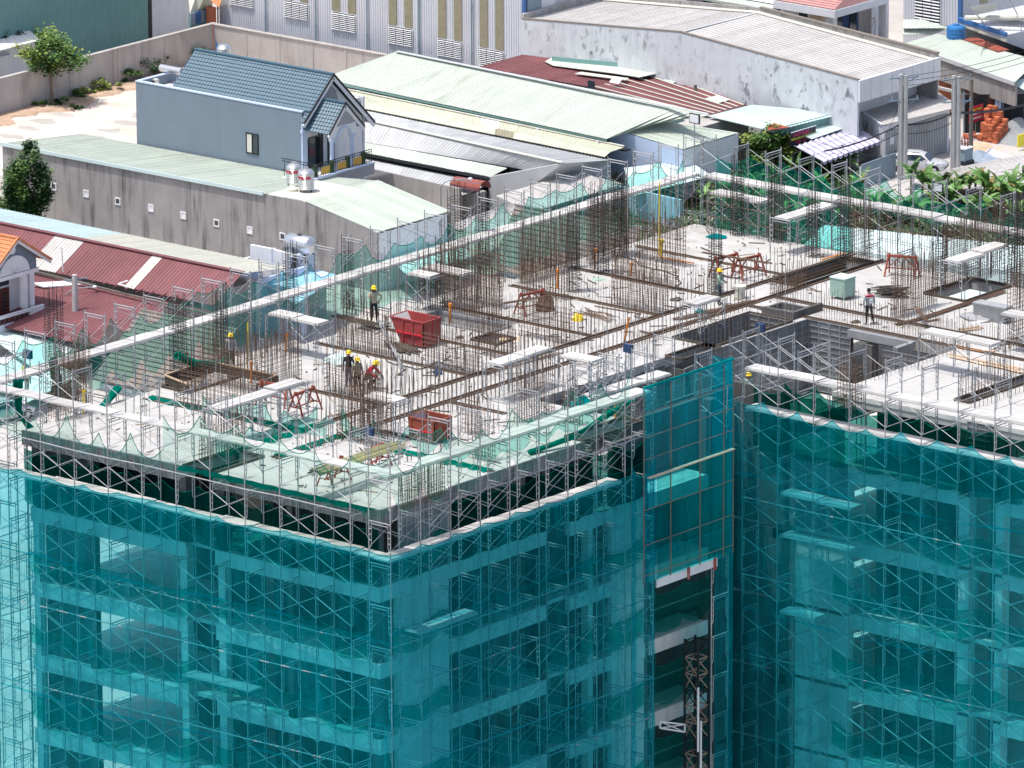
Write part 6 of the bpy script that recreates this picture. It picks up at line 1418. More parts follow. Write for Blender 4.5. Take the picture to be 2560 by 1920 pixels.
def col(label, a, h, w=.45, m=None, l=None):
    """column cage"""
    p = P(*a, ZD); q = p+Vector((w, 0, 0)); rr = random.Random(int(a[0])); m = m or m_rebar2
    t = thing('column_cage', p, label, 'column cage', 'column cages standing on the deck'); v, hz = MB(), MB(); l = l or w
    pts = [(0, 0), (w*.33, 0), (w*.66, 0), (w, 0), (w, l*.33), (w, l*.66), (w, l), (w*.5, l), (0, l), (0, l*.5)]
    for x, y in pts: v.tube(p+Vector((x, y, 0)), p+Vector((x+rr.uniform(-.05, .05), y+rr.uniform(-.05, .05), h+rr.uniform(-.25, .35))), .0175, 4)
    k = int((h-.5)/.13)
    for j in range(1, k):
        z = j*.13+rr.uniform(-.02, .02); c = [p+Vector((x, y, z+rr.uniform(-.03, .03))) for x, y in ((-.02, -.02), (w+.02, -.02), (w+.02, l+.02), (-.02, l+.02))]
        for e, f in zip(c, c[1:]+c[:1]): hz.tube(e, f, .0125, 3)
    v.build('upright_bars', m, t, kind='stuff'); hz.build('ties', m, t, kind='stuff'); return t
cage('rebar wall cage in front of the crouching trio', B6(590, 60), B6(1060, 160), 1.7)
cage('tall rebar wall cage on the seam below the crouching trio', B6(800, 500), B6(1180, 560), 2.9, gap=.25)
cage('low rebar cage beside the seam left of the orange red bin', B6(700, 470), B6(820, 500), 2.0)
cage('green netted wall cage at the near corner of the deck', B6(1235, 1085), B6(1635, 970), 1.75, sv=.15)
cage('rebar cage under the green net right of the left bare floor', B5(1720, 690), B5(2160, 590), 1.9, sv=.18)
cage('dense rebar cage at the left end of the deck', (122, 1050), (232, 1028), 3.3, gap=.4)
cage('second rebar cage at the left end, near the drooping net', (150, 1028), (205, 1012), 2.6, gap=.3)
cage('rebar mesh between the left bare floor and the brown shaft box', B5(1560, 200), B5(2212, 330), 2.1, sv=.22)
cage('rebar mesh hanging round the brown shaft box', (500, 955), (690, 975), 2.2, gap=.3)
cage('tall rebar mesh left of the shaft box worker', (655, 985), (762, 960), 2.6)
cage('rebar mesh left of the red skip', T6(700, 1330), T6(1160, 1440), 1.4, sv=.14)
cage('blue backed rebar mesh behind the pointing worker', T6(760, 1075), T6(1180, 1100), 1.0, gap=0)
cage('rebar wall cage right of the red skip', T6(1440, 1490), T6(1900, 1600), 2.0)
cage('big dense wall cage behind the red skip', T6(1420, 1000), T6(2080, 1145), 2.6, sv=.15, tall=.9)
cage('second dense wall cage behind the big one', T6(1560, 900), T6(2110, 1010), 2.9, sv=.17, tall=.9)
cage('rebar mesh between red skip and the first long seam', T6(1900, 1400), T6(2212, 1470), 1.9)
cage('rebar cage over the red sawhorse at mid deck', T7(60, 1240), T7(530, 1320), 2.2)
cage('rebar wall cage left of the bare white slab strip', T7(60, 860), T7(560, 905), 1.7)
cage('rebar wall cage beside the green rope coil slab', T7(860, 965), T7(1320, 1060), 1.75)
cage('rebar cage behind that wall cage, one seam back', T7(870, 750), T7(1440, 850), 1.5)
cage('tall rebar cage with the yellow hose', T7(1060, 570), T7(1480, 650), 2.3, sv=.15)
cage('tall rebar curtain at the far edge left of the yellow hose', T7(640, 620), T7(1060, 520), 3.1, tall=.8)
cage('tall rebar curtain at the far edge over the brown tiled roof', T7(60, 790), T7(570, 640), 2.6, tall=1.0)
cage('rebar wall cage against the right side of the sunken slot', T8(700, 650), T8(915, 600), 3.0, sv=.15)
cage('rebar wall cage in front of the red sawhorse on the right', T8(1060, 1090), T8(1390, 960), 2.6, sv=.15)
cage('large wall cage over the dark sunken opening', T8(1500, 860), T8(2020, 690), 3.2, sv=.15)
cage('rebar wall cage cut off by the right edge', T8(2070, 1300), T8(2260, 1240), 3.6, gap=.35)
cage('short rebar cage left of the mint green cabinet', T8(20, 910), T8(300, 820), 1.0)
cage('sparse rebar curtain along the back edge left of the right column', T8(950, 620), T8(1400, 690), 2.6, sv=.28, sh=.6, gap=.2)
cage('rebar curtain along the back edge left of the sunken slot', (1765, 575), (1990, 608), 2.4, sv=.3, sh=.7)
cage('rebar cage by the notch under the green net', B7(20, 330), B7(640, 300), 2.2, gap=.3)
cage('rebar cage beside the teal bundle near the street edge', B7(430, 330), B7(560, 370), 1.7)
cage('rebar cage along the street edge right of the orange red bin', B6(1840, 640), B6(1930, 700), 1.9, gap=.5)
cage('rebar cage beyond the orange red bin', B6(1780, 420), B6(1920, 450), 1.8)
cage('rebar cage standing in the right foreground boards', B8(1650, 150), B8(2212, 20), 1.3, sv=.25, sh=.5)
cage('small rebar cage at the wing edge beside the formwork', B8(600, 190), B8(740, 230), 2.4, gap=.4)
col('column cage left of the back platform', (1826, 588), 3.9); col('dark column cage behind the timber topped platform', (1920, 604), 3.9, .55)
col('dark column cage at the end of the sunken slot', T8(600, 620), 4.2, .5); col('column cage beside the long white board', T8(330, 560), 3.4)
col('slim column cage between the two right platforms', T8(1420, 850), 3.0); col('thick rusty column cage over the dark opening', T8(2040, 800), 4.4, .6)
col('tall column cage at the far edge beside the pale doorway', T6(1660, 700), 4.3, .6); col('tall column cage at the far edge right of the dark doorway', T6(1900, 690), 4.0)
col('tall column cage at the far edge above the first orange pipe', T7(470, 860), 3.8); col('tall column cage at the far edge above the second orange pipe', T7(680, 700), 4.2, .6)
col('tall column cage left of the yellow hose', T7(860, 560), 4.2, .5); col('slim column cage near the small blue cloth', T7(1700, 880), 3.2)
col('column cage in front of the left red roof', T5(1470, 1560), 3.5, .55); col('slim column cage at the left end before the white roofs', T5(390, 1440), 3.2, .6)
col('column cage above the brown shaft box', T5(1850, 1500), 3.6); col('column cage by the pale blue wall', T6(240, 1040), 3.2)
col('column cage left of the pointing worker', T6(740, 1010), 3.4, .4); col('column cage at the near seam under the green net', B6(900, 430), 2.2)
col('column cage at the right edge behind the bare platform', T8(2120, 820), 4.3, .5)
# rows of starter bars sticking out of slab and walls
def starters(label, rows, n, h0, h1, r=.014):
    mb = MB(); rr = random.Random(len(label))
    for (x0, y0, x1, y1) in rows:
        L = math.hypot(x1-x0, y1-y0); k = max(2, int(L/n))
        for i in range(k+1):
            for o in (-.11, .11):
                x = x0+(x1-x0)*i/k; y = y0+(y1-y0)*i/k; ox = o if abs(y1-y0) > abs(x1-x0) else 0; oy = o if not ox else 0
                hh = rr.uniform(h0, h1); mb.tube((x+ox, y+oy, ZD-.1), (x+ox+rr.uniform(-.03, .03), y+oy+rr.uniform(-.03, .03), ZD+hh), r, 4)
    mb.build('starter_bars', m_startr, None, label=label, cat='rebar', kind='stuff')
starters('thin starter bars in rows along the two long corridor seams', [(-11.3, 9, -11.3, 47), (-8.5, 5, -8.5, 37), (-10.0, 12, -10.0, 24), (-7.6, 10, -7.6, 22)], .3, .8, 1.5)
starters('thin starter bars in rows across the left half of the deck', [(-19.6, 19.6, -11.2, 19.6), (-19.6, 33.4, -11.2, 33.4), (-19.6, 28.5, -11.2, 28.5), (-19.6, 37.8, -11.2, 37.8), (-19.6, 23.6, -11.2, 23.6), (-15, 13.3, -11.2, 13.3), (-12.4, 14, -12.4, 18.6), (-13.6, 14, -13.6, 18.6)], .33, .7, 1.3)
starters('thin starter bars in rows round the core and right boards', [(-5.4, 28, -5.4, 36), (-5, 37.4, 3.4, 37.4), (-8.5, 38.6, 3.4, 38.6), (3.7, 30, 3.7, 37), (-7.8, 24, -6.3, 24), (-7.8, 27, -6.3, 27), (4, 38.2, 14, 38.2), (10, 29, 10, 36), (6, 40, 6, 46)], .3, .7, 1.4)
starters('tall thin starter bars along the far long edge', [(-20.1, 10, -20.1, 47.5)], .42, 2.2, 3.6)
# loose bars and boards lying about
def loose(label, pts, n, spread, r=.016, m=None, cat='rebar', z=.03, name='loose_bars'):
    mb = MB(); rr = random.Random(len(label)*3+n); q = [P(*p, ZD+z) for p in pts]
    for i in range(n):
        o = Vector((rr.uniform(-1, 1), rr.uniform(-1, 1), 0))*spread; o2 = o+Vector((rr.uniform(-1, 1), rr.uniform(-1, 1), 0))*spread*.5
        for a, b2 in zip(q, q[1:]): mb.tube(a+o+Vector((0, 0, rr.uniform(0, .06))), b2+o2+Vector((0, 0, rr.uniform(0, .08))), r, 4)
    mb.build(name, m or m_rebar, None, label=label, cat=cat, kind='stuff')
loose('long bent rebars lying along the corridor seam', [(1600, 828), (1625, 836), (1770, 792), (1840, 768)], 7, .12)
loose('heap of rusty offcut bars by the standing worker in vest', [(1690, 800), (1790, 778), (1880, 755)], 16, .22)
loose('brown rebars lying from the man in the striped shirt to the right cage', [(2245, 812), (2330, 790), (2420, 760), (2510, 730)], 16, .16)
loose('crossed rusty bars poking up in front of the right sawhorse', [(2290, 768), (2315, 805), (2345, 800)], 10, .14, z=.4)
loose('thin bars fanned across the slab beside the yellow coil', [(1450, 780), (1500, 790), (1530, 800)], 10, .5)
loose('single angled bar with a hooked end on the mid slab', [(1486, 766), (1602, 785), (1586, 793), (1620, 800)], 1, .01, .03)
loose('pale long boards lying on the right slab', [(2380, 890), (2480, 912), (2560, 930)], 5, .3, .04, m_woodplank, 'boards', name='long_boards')
loose('two pale boards near the right stack of aluminium', [(2400, 828), (2452, 820)], 3, .15, .045, m_woodplank, 'boards', name='long_boards')
loose('thin brown bars lying near the corridor left part', [(1215, 935), (1340, 900), (1400, 884)], 5, .15)
loose('scattered scrap under the slanted chute', [(985, 862), (1030, 880)], 22, .5, .04, m_fibreboard, 'scrap', name='scrap_wood')
loose('scrap timber on the ledge at the pointing worker', [(842, 790), (935, 812)], 14, .22, .035, m_fibreboard, 'scrap', z=.3, name='scrap_wood')
def lump(name, label, cat, px, py, r, m, h=.3, z=0):
    c = P(px, py, ZD+z); mb = MB(); rr = random.Random(int(px)); n = 12; rings = [(1, 0), (.95, .45), (.6, .85), (.15, 1)]
    mb.v = [(c.x+math.cos(6.283*i/n)*r*k*rr.uniform(.7, 1.2), c.y+math.sin(6.283*i/n)*r*k*rr.uniform(.7, 1.2), c.z+h*u*rr.uniform(.7, 1.1)) for k, u in rings for i in range(n)]
    mb.f = [(j*n+i, j*n+(i+1) % n, (j+1)*n+(i+1) % n, (j+1)*n+i) for j in range(3) for i in range(n)]+[tuple(3*n+i for i in range(n))]
    mb.build(name, m, None, label=label, cat=cat)
lump('teal_cloth', 'teal cloth dropped on the bare slab at the back', 'cloth', 1790, 593, .55, m_tealbulk, .12)
lump('yellow_rope_coil', 'coil of yellow hose lying on the mid slab', 'hose', 1445, 800, .33, m_yellow, .3)
lump('teal_bag', 'small teal bag on the corridor by the rebars', 'bag', 1750, 785, .25, m_tealbulk, .3)
lump('teal_sheet_pile', 'pale teal plastic lying behind the crouching trio', 'plastic', 848, 905, .7, m_cyan, .35)
lump('blue_bucket_pile', 'small blue and pink bundle beside the seam at mid deck', 'bundle', 1095, 935, .22, m_navy, .35)
lump('pipe_coil', 'small green coil lying on the white slab strip', 'coil', 1496, 699, .32, m_gbox, .08)
lump('teal_bundle', 'big teal bundle under the net by the street edge', 'bundle', 1452, 1030, .5, m_tealbulk, .8)
lump('pebble_heap', 'low heap of aluminium clamps on the right slab', 'clamps', 2450, 795, .9, m_alu, .25)
lump('orange_dust', 'orange rust stain heap on the slab left of the sawhorse', 'dust', 1275, 848, .5, m_tan, .03)
for i, (px, py, r) in enumerate(((1410, 741, .2), (1690, 750, .3), (1000, 938, .15), (1080, 968, .2), (2140, 806, .25), (1150, 845, .2))):
    lump('debris', 'small brown scrap heap on the slab, %s' % ('front of the mid sawhorse', 'left of the man in vest', 'right of the crouching trio', 'beside the first long seam', 'left of the striped shirt man', 'right of the red skip')[i], 'scrap', px, py, r, m_fibreboard, .12)
def post(label, px, py, h, m, r=.05, cat='pipe', name='upright_pipe', cap=True, z=0):
    p = P(px, py, ZD+z); mb = MB().tube(p, p+Vector((.02, .03, h)), r, 8, cap=True)
    if cap: mb.tube(p+Vector((.02, .03, h-.15)), p+Vector((.02, .03, h)), r*1.7, 8, cap=True)
    mb.build(name, m, None, label=label, cat=cat)
post('orange pipe standing at the second far edge column', 1487, 672, 1.0, m_orange); post('orange pipe standing at the first far edge column', 1393, 722, .95, m_orange)
post('orange pipe standing by the big dense wall cage', 1124, 808, .95, m_orange); post('yellow and red pipe stub on the mid slab', 1577, 690, .65, m_orange)
post('orange pipe standing beside the brown shaft box', 627, 958, 1.0, m_orange); post('orange pipe standing at the near street edge', 1538, 1050, 1.05, m_orange)
post('thick yellow pipe below the long yellow hose', 1653, 645, .9, m_yellow, .07); post('long thin yellow hose hanging in the tall cage', 1647, 640, 3.6, m_yellow, .03, 'hose', cap=False)
post('yellow hose in the left column cage', 619, 930, 2.3, m_yellow, .03, 'hose', cap=False); post('yellow pipe at the left end of the deck', 208, 1035, 1.1, m_yellow, .05)
post('orange pipe leaning at the right shoulder of the shaft box', 715, 880, .9, m_orange)
p = P(1560, 858, ZD); MB().bar(p, p+Vector((.1, .25, 1.2)), .12, .03).build('orange_tape', m_orange, None, label='strip of orange tape standing on the corridor', cat='tape')
MB().bar(P(1650, 642, ZD+.1), P(1735, 658, ZD+.1), .1, .04).build('orange_strip', m_orange, None, label='orange strip lying on the back slab', cat='tape')
MB().bar(P(2052, 650, ZD+.12), P(2112, 632, ZD+.12), .1, .04).build('orange_strip', m_orange, None, label='orange strip lying on the rim of the sunken slot', cat='tape')
# yellow drum near the man in vest, floodlights
p = P(1850, 745, ZD); MB().lathe(p, [(.22, 0), (.25, .05), (.25, .45), (.3, .5), (.3, .6)], 14).build('yellow_bucket', m_cream, None, label='cream bucket with yellow lid right of the man in vest', cat='bucket')
def flood(label, px, py, z):
    p = P(px, py, ZD+z); t = thing('floodlight', p, label, 'floodlight'); hbox(t, 'lamp_box', m_navy, p.x-.22, p.y-.18, p.z, p.x+.22, p.y+.0, p.z+.38); MB().tube(p+Vector((0, .05, -1.2)), p+Vector((0, .05, .1)), .03).build('stem', m_galv, t)
flood('dark floodlight box left of the hoist screen top', 1574, 880, 1.4); flood('dark floodlight box at the core corner pole', 1904, 828, 1.1)
flood('dark floodlight box above the scaffold near the corner', 926, 1090, 1.6); flood('dark bucket like floodlight at the left end', 73, 895, 1.6)
p = P(2345, 478, 0); 
t = thing('work_lamp', P(1736, 378, 62), 'square white faced work lamp on a mast at the back corner', 'floodlight'); c = ORG['work_lamp']
hbox(t, 'frame', m_iron, c.x-.32, c.y-.02, 63.4, c.x+.32, c.y+.05, 63.9); hbox(t, 'lens', m_white, c.x-.27, c.y-.04, 63.45, c.x+.27, c.y-.021, 63.85); MB().tube((c.x, c.y, 60), (c.x, c.y, 63.5), .03).build('mast', m_galv, t)
c = P(2345, 480, 62.5); t = thing('work_lamp', c, 'square white faced work lamp above the back net on the right', 'floodlight')
hbox(t, 'frame', m_iron, c.x-.3, c.y-.02, c.z, c.x+.3, c.y+.05, c.z+.45); hbox(t, 'lens', m_white, c.x-.25, c.y-.04, c.z+.05, c.x+.25, c.y-.021, c.z+.4); MB().tube((c.x, c.y, 60), (c.x, c.y, c.z+.1), .03).build('mast', m_galv, t)
# sawhorses
def sawhorse(m, label):
    t = thing('sawhorse', (0, 0, 0), label, 'sawhorse', 'sawhorses on the deck'); w, l, h = .42, .75, .95
    MB().bar((-l, 0, h), (l, 0, h), .1, .12).build('top_beam', m, t)
    for s in (-1, 1):
        for y in (-1, 1): MB().bar((s*(l-.1), y*.04, h+.12), (s*l, y*w, 0), .07, .06).build('leg', m, t)
        MB().bar((s*(l-.05), -w*.62, .36), (s*(l-.05), w*.62, .36), .05, .05).build('rung', m, t)
        MB().bar((s*(l-.05), 0, .36), (s*.12, 0, h-.05), .05, .05).build('strut', m, t)
    MB().bar((-l, 0, .36), (l, 0, .36), .05, .05).build('rail', m, t); return t
proto = None
for i, (px, py, rz, lab) in enumerate(((687, 1012, 10, 'left red sawhorse below the brown shaft box'), (762, 1030, 95, 'rust and timber sawhorse right of that red one'), (1330, 782, 80, 'red sawhorse at mid deck under a rusty bar mat'),
        (1815, 690, 80, 'left red sawhorse of the back pair under long bars'), (1872, 693, 80, 'right red sawhorse of the back pair under long bars'), (2255, 690, 20, 'orange red sawhorse in the back right cage'),
        (835, 1208, 100, 'left red sawhorse under the bamboo bundle near the corner'), (938, 1172, 100, 'right red sawhorse under the bamboo bundle near the corner'))):
    p = P(px, py, ZD)
    if proto is None: proto = sawhorse(m_redor, lab); proto.location = p; proto.rotation_euler = (0, 0, R(rz)); ORG[proto.name] = p
    else: copy_tree(proto, p, R(rz), lab)
a, b2 = P(790, 1190, ZD+1.05), P(1000, 1118, ZD+1.05)
t = thing('bamboo_bundle', a, 'long bundle of greenish bamboo poles laid over two red sawhorses', 'bamboo'); b2.z = a.z
for i in range(26):
    o = Vector((rnd.uniform(-.45, .45), rnd.uniform(-.12, .12), rnd.uniform(0, .22))); e = b2+o*.9+Vector((rnd.uniform(-.2, .2), rnd.uniform(-.3, .3), 0)); MB().tube(a+o, e, .03, 6, .022, cap=True).build('bamboo_pole', m_bamboo, t)
loose('long dark bars laid across the back pair of red sawhorses', [(1760, 632), (1930, 660)], 9, .14, z=1.05)
loose('short dark bars lying over the mid deck sawhorse', [(1262, 760), (1375, 742)], 12, .14, z=.98)
lump('bar_mat', 'bundle of dark tied bars hanging off the mid deck sawhorse', 'rebar', 1362, 775, .45, m_rebar, .85)
t = thing('rebar_bundle', P(2227, 735, ZD), 'thick coil bundle of dark stirrups lying in the right cage', 'rebar'); c = P(2227, 738, ZD+.1)
for i in range(60):
    o = Vector((rnd.uniform(-.5, .5), rnd.uniform(-.35, .35), rnd.uniform(0, .42))); 
    if i == 0: mbb = MB()
    mbb.tube(c+o-Vector((.35, .2, 0)), c+o+Vector((.35, .25, rnd.uniform(-.06, .06))), .02, 4)
mbb.build('stirrups', m_rebar2, t, kind='stuff')
# mint cabinet, aluminium stack, steel skip, orange bin
c = P(2096, 748, ZD); t = thing('mint_cabinet', c, 'mint green metal cabinet standing on short legs on the right slab', 'cabinet')
hbox(t, 'body', m_gbox, c.x-.42, c.y-.1, ZD+.14, c.x+.42, c.y+.75, ZD+1.0); hbox(t, 'lid', m_cyan, c.x-.45, c.y-.13, ZD+1.0, c.x+.45, c.y+.78, ZD+1.05)
for sx in (-.38, .32):
    for sy in (-.06, .66): hbox(t, 'leg', m_gbox, c.x+sx, c.y+sy, ZD, c.x+sx+.06, c.y+sy+.06, ZD+.14)
c = P(2480, 800, ZD); t = thing('aluminium_stack', c, 'stack of grey aluminium form panels by the right cages', 'panels')
for i in range(9): hbox(t, 'panel', m_alu, c.x-.9+rnd.uniform(-.05, .05), c.y-.3, ZD+.03+i*.085, c.x+.9+rnd.uniform(-.05, .05), c.y+.35, ZD+.03+i*.085+.065)
def skip(label, x0, y0, l, w, h, cut, m, flip=False):
    t = thing('skip_bin', (x0+l/2, y0+w/2, ZD), label, 'skip'); z = ZD+.08
    def side(y, s): MB().prism([(x0, y, z+h), (x0+l, y, z+h), (x0+l, y, z), (x0+cut, y, z)], (0, .04*s, 0)).build('side_plate', m, t)
    side(y0, 1); side(y0+w, -1)
    MB().prism([(x0+l, y0, z), (x0+l, y0+w, z), (x0+l, y0+w, z+h), (x0+l, y0, z+h)], (-.04, 0, 0)).build('end_plate', m, t)
    MB().prism([(x0+cut, y0+.04, z), (x0+cut, y0+w-.04, z), (x0, y0+w-.04, z+h), (x0, y0+.04, z+h)], (.045, 0, 0)).build('sloping_plate', m_conc, t)
    hbox(t, 'floor', m_redsheet, x0+cut, y0+.05, z, x0+l-.05, y0+w-.05, z+.04)
    b = MB(); q = [(x0, y0, z+h), (x0+l, y0, z+h), (x0+l, y0+w, z+h), (x0, y0+w, z+h)]
    for e, f in zip(q, q[1:]+q[:1]): b.bar(e, f, .07, .06)
    b.build('rim', m, t)
    for i in range(3): x = x0+cut+.12+(l-cut-.2)*i/2; hbox(t, 'rib', m, x, y0-.05, z, x+.06, y0, z+h-.03)
    hbox(t, 'stiffener', m_redc, x0+cut*.6, y0-.06, z+h*.42, x0+l, y0-.002, z+h*.42+.06)
    for i in range(3): hbox(t, 'rib', m, x0+l, y0+.15+i*(w-.3)/2, z, x0+l+.05, y0+.2+i*(w-.3)/2, z+h-.03)
c = P(1059, 873, ZD); skip('red steel skip with a sloping end, smeared with concrete', c.x-2.0, c.y, 2.0, 1.25, 1.15, .65, m_red)
c = P(1085, 1108, ZD); skip('orange red steel bin behind the green net near the corner', c.x-1.3, c.y-.2, 1.5, 1.2, .95, .05, m_redor)
# slanted grey chute pipe beside the pointing worker
MB().path([P(945, 803, ZD+.9), P(975, 858, ZD+.6), P(1010, 925, ZD+.05)], .05, 6).path([P(950, 800, ZD+.9), P(985, 862, ZD+.5), P(1003, 930, ZD+.05)], .04, 6).build('slanted_pipes', m_alu, None, label='two grey pipes slanting down to the slab right of the pointing worker', cat='pipe')
# brown shaft box rim and timber on it
t = thing('shaft_box', P(600, 960, ZD), 'brown timber shaft box at the left part of the deck', 'formwork')
for (a, b3) in (((412, 962), (517, 926)), ((517, 926), (692, 962)), ((692, 962), (640, 985)), ((412, 962), (470, 985))):
    q0, q1 = P(*a, ZD), P(*b3, ZD); MB().prism([q0, q1, q1+Vector((0, 0, .42)), q0+Vector((0, 0, .42))], (.05, .06, 0)).build('side_board', m_fibreboard, t); MB().bar(q0+Vector((0, 0, .45)), q1+Vector((0, 0, .45)), .08, .06).build('rim', m_woodplank, t)
# ================================================================ people
def person(label, px, py, heading, J=None, mats=None, hat='yellow', z=ZD, scale=1.0, crouch=0, lay=None):
    """J overrides joints (x right, y back, z up; facing -y). heading in degrees turns the figure"""
    j = dict(pel=(0, 0, .93), spi=(0, .01, 1.12), che=(0, .0, 1.32), nec=(0, -.0, 1.47), hea=(0, -.02, 1.58), top=(0, -.01, 1.68),
             shl=(.18, 0, 1.40), ell=(.25, .03, 1.13), wrl=(.27, -.05, .89), hal=(.27, -.08, .80), shr=(-.18, 0, 1.40), elr=(-.25, .03, 1.13), wrr=(-.27, -.05, .89), har=(-.27, -.08, .80),
             hil=(.10, 0, .88), knl=(.11, -.02, .48), anl=(.12, .02, .08), tol=(.14, -.13, .03), hir=(-.10, 0, .88), knr=(-.11, -.02, .48), anr=(-.12, .02, .08), tor=(-.14, -.13, .03))
    if J: j.update(J)
    rad = dict(pel=(.15, .11), spi=(.135, .10), che=(.165, .115), nec=(.055, .055), hea=(.082, .095), top=(.06, .07), shl=(.068,)*2, ell=(.05,)*2, wrl=(.035,)*2, hal=(.035, .045), shr=(.068,)*2, elr=(.05,)*2, wrr=(.035,)*2, har=(.035, .045),
               hil=(.095,)*2, knl=(.065,)*2, anl=(.045,)*2, tol=(.045, .04), hir=(.095,)*2, knr=(.065,)*2, anr=(.045,)*2, tor=(.045, .04))
    names = list(j); idx = {n: i for i, n in enumerate(names)}
    E = [('pel', 'spi', 1), ('spi', 'che', 1), ('che', 'nec', 1), ('nec', 'hea', 0), ('hea', 'top', 0), ('che', 'shl', 1), ('shl', 'ell', 1), ('ell', 'wrl', 1), ('wrl', 'hal', 0), ('che', 'shr', 1), ('shr', 'elr', 1), ('elr', 'wrr', 1), ('wrr', 'har', 0),
         ('pel', 'hil', 2), ('hil', 'knl', 2), ('knl', 'anl', 2), ('anl', 'tol', 3), ('pel', 'hir', 2), ('hir', 'knr', 2), ('knr', 'anr', 2), ('anr', 'tor', 3)]
    me = bpy.data.meshes.new('sk'); me.from_pydata([j[n] for n in names], [(idx[a], idx[b2]) for a, b2, _ in E], []); o = bpy.data.objects.new('sk', me); COL.objects.link(o)
    sk = o.modifiers.new('s', 'SKIN'); lay_ = me.skin_vertices[0].data if len(me.skin_vertices) else None
    if lay_ is None: me.attributes; 
    if lay_:
        for n in names: lay_[idx[n]].radius = rad[n]; lay_[idx[n]].use_root = (n == 'pel')
    sb_ = o.modifiers.new('u', 'SUBSURF'); sb_.levels = 1; sb_.render_levels = 1
    dg = bpy.context.evaluated_depsgraph_get(); ev = bpy.data.meshes.new_from_object(o.evaluated_get(dg)); bpy.data.objects.remove(o); 
    vs = [tuple(v.co) for v in ev.vertices]; fs = [tuple(p.vertices) for p in ev.polygons]
    seg = [(Vector(j[a]), Vector(j[b2]), k) for a, b2, k in E]; mi = []
    for p in ev.polygons:
        c = p.center; best = (9, 0)
        for a, b2, k in seg:
            t_ = max(0, min(1, (c-a).dot(b2-a)/max(1e-9, (b2-a).length_squared))); d = (c-(a+(b2-a)*t_)).length
            if d < best[0]: best = (d, k)
        mi.append(best[1])
    bpy.data.meshes.remove(ev)
    mb = MB(); mb.v = vs; mb.f = fs; n0 = len(fs)
    for s, w, h in (('l', 'wrl', 'hal'), ('r', 'wrr', 'har')):   # fingers and thumb grown from the palm
        a, b2 = Vector(j[w]), Vector(j[h]); d = (b2-a).normalized(); sd = d.cross(Vector((0, 1, 0)))
        sd = sd.normalized() if sd.length > .1 else Vector((1, 0, 0)); fw = sd.cross(d)
        for k, ln in enumerate((.06, .07, .075, .06)):
            q = b2+sd*(k-1.5)*.02; mb.tube(q, q+d*ln*.6+fw*.01, .010, 5, .009); mb.tube(q+d*ln*.6+fw*.01, q+d*ln+fw*.035, .009, 5, .006, cap=True)
        q = lerp(a, b2, .5)+sd*.035; mb.tube(q, q+sd*.03+d*.04, .011, 5, .008, cap=True)
    hd = Vector(j['hea']); f = Vector((0, -1, 0)); mb.prism([hd+Vector((-.014, -.085, .0)), hd+Vector((.014, -.085, .0)), hd+Vector((0, -.085, .05))], (0, -.03, 0))
    for s in (-1, 1): mb.box(hd.x+s*.032-.012, hd.y-.095, hd.z+.045, hd.x+s*.032+.012, hd.y-.08, hd.z+.055); mb.box(hd.x+s*.085-.008, hd.y-.02, hd.z, hd.x+s*.085+.008, hd.y+.02, hd.z+.05)
    mb.box(hd.x-.025, hd.y-.092, hd.z-.035, hd.x+.025, hd.y-.08, hd.z-.025)
    p = P(px, py, z); Rz = Matrix.Rotation(R(heading), 4, 'Z'); mats = mats or (m_khaki, m_black_c)
    me = bpy.data.meshes.new('person'); me.from_pydata(mb.v, [], mb.f)
    for m in (m_skin, mats[0], mats[1], m_iron): me.materials.append(m)
    mi += [0]*(len(mb.f)-n0); me.polygons.foreach_set('material_index', mi); me.polygons.foreach_set('use_smooth', [True]*len(mi)); me.update()
    o = bpy.data.objects.new('person', me); COL.objects.link(o); o.matrix_world = Matrix.Translation(p) @ Rz @ Matrix.Scale(scale, 4)
    tag(o, label, 'person'); ORG[o.name] = Vector((0, 0, 0))
    t_ = Vector(j['top']); c = lerp(hd, t_, .55)
    hm = MB()
    if hat: hm.lathe(c, [(.15, -.012), (.145, .0), (.125, .012), (.122, .05), (.105, .10), (.06, .135), (.01, .145)], 16); hm.box(c.x-.09, c.y-.2, c.z-.01, c.x+.09, c.y-.1, c.z+.006); hm.build('helmet', m_yellow, o, smooth=True)
    else: hm.lathe(c, [(.09, -.02), (.1, .03), (.085, .09), (.03, .115)], 12); hm.build('hair', m_black_c, o, smooth=True)
    return o
person('worker in khaki shirt and yellow helmet pointing towards the camera from a ledge', 935, 806, 52, dict(elr=(-.30, -.20, 1.30), wrr=(-.26, -.42, 1.36), har=(-.24, -.52, 1.37), ell=(.40, .10, 1.18), wrl=(.26, .02, .98), hal=(.2, -.02, .95), anl=(.14, .04, .08)), (m_khaki, m_black_c), z=ZD+.25)
c = P(935, 806, ZD+.2); hbox(None, 'ledge_board', m_cream, c.x-1.8, c.y-.35, ZD+.1, c.x+.6, c.y+.5, ZD+.25, label='pale board ledge under the pointing worker', cat='board')
o = person('bareheaded man in white, grey and red striped shirt seen from behind, hand on hip', 2172, 812, 235, dict(ell=(.27, .06, 1.14), wrl=(.24, -.02, .92), hal=(.2, -.06, .88), knr=(-.16, -.05, .48), anr=(-.24, .0, .08), tor=(-.28, -.13, .03)), (m_greyc, m_black_c), hat=None)
ORG[o.name] = Vector((0, 0, 0)); hbox(o, 'red_stripe', m_redc, -.19, -.13, 1.36, .19, .135, 1.43); hbox(o, 'white_stripe', m_wprint, -.182, -.125, 1.30, .182, .13, 1.34); hbox(o, 'waist_pouch', m_wprint, -.14, .1, 1.05, .02, .2, 1.25)
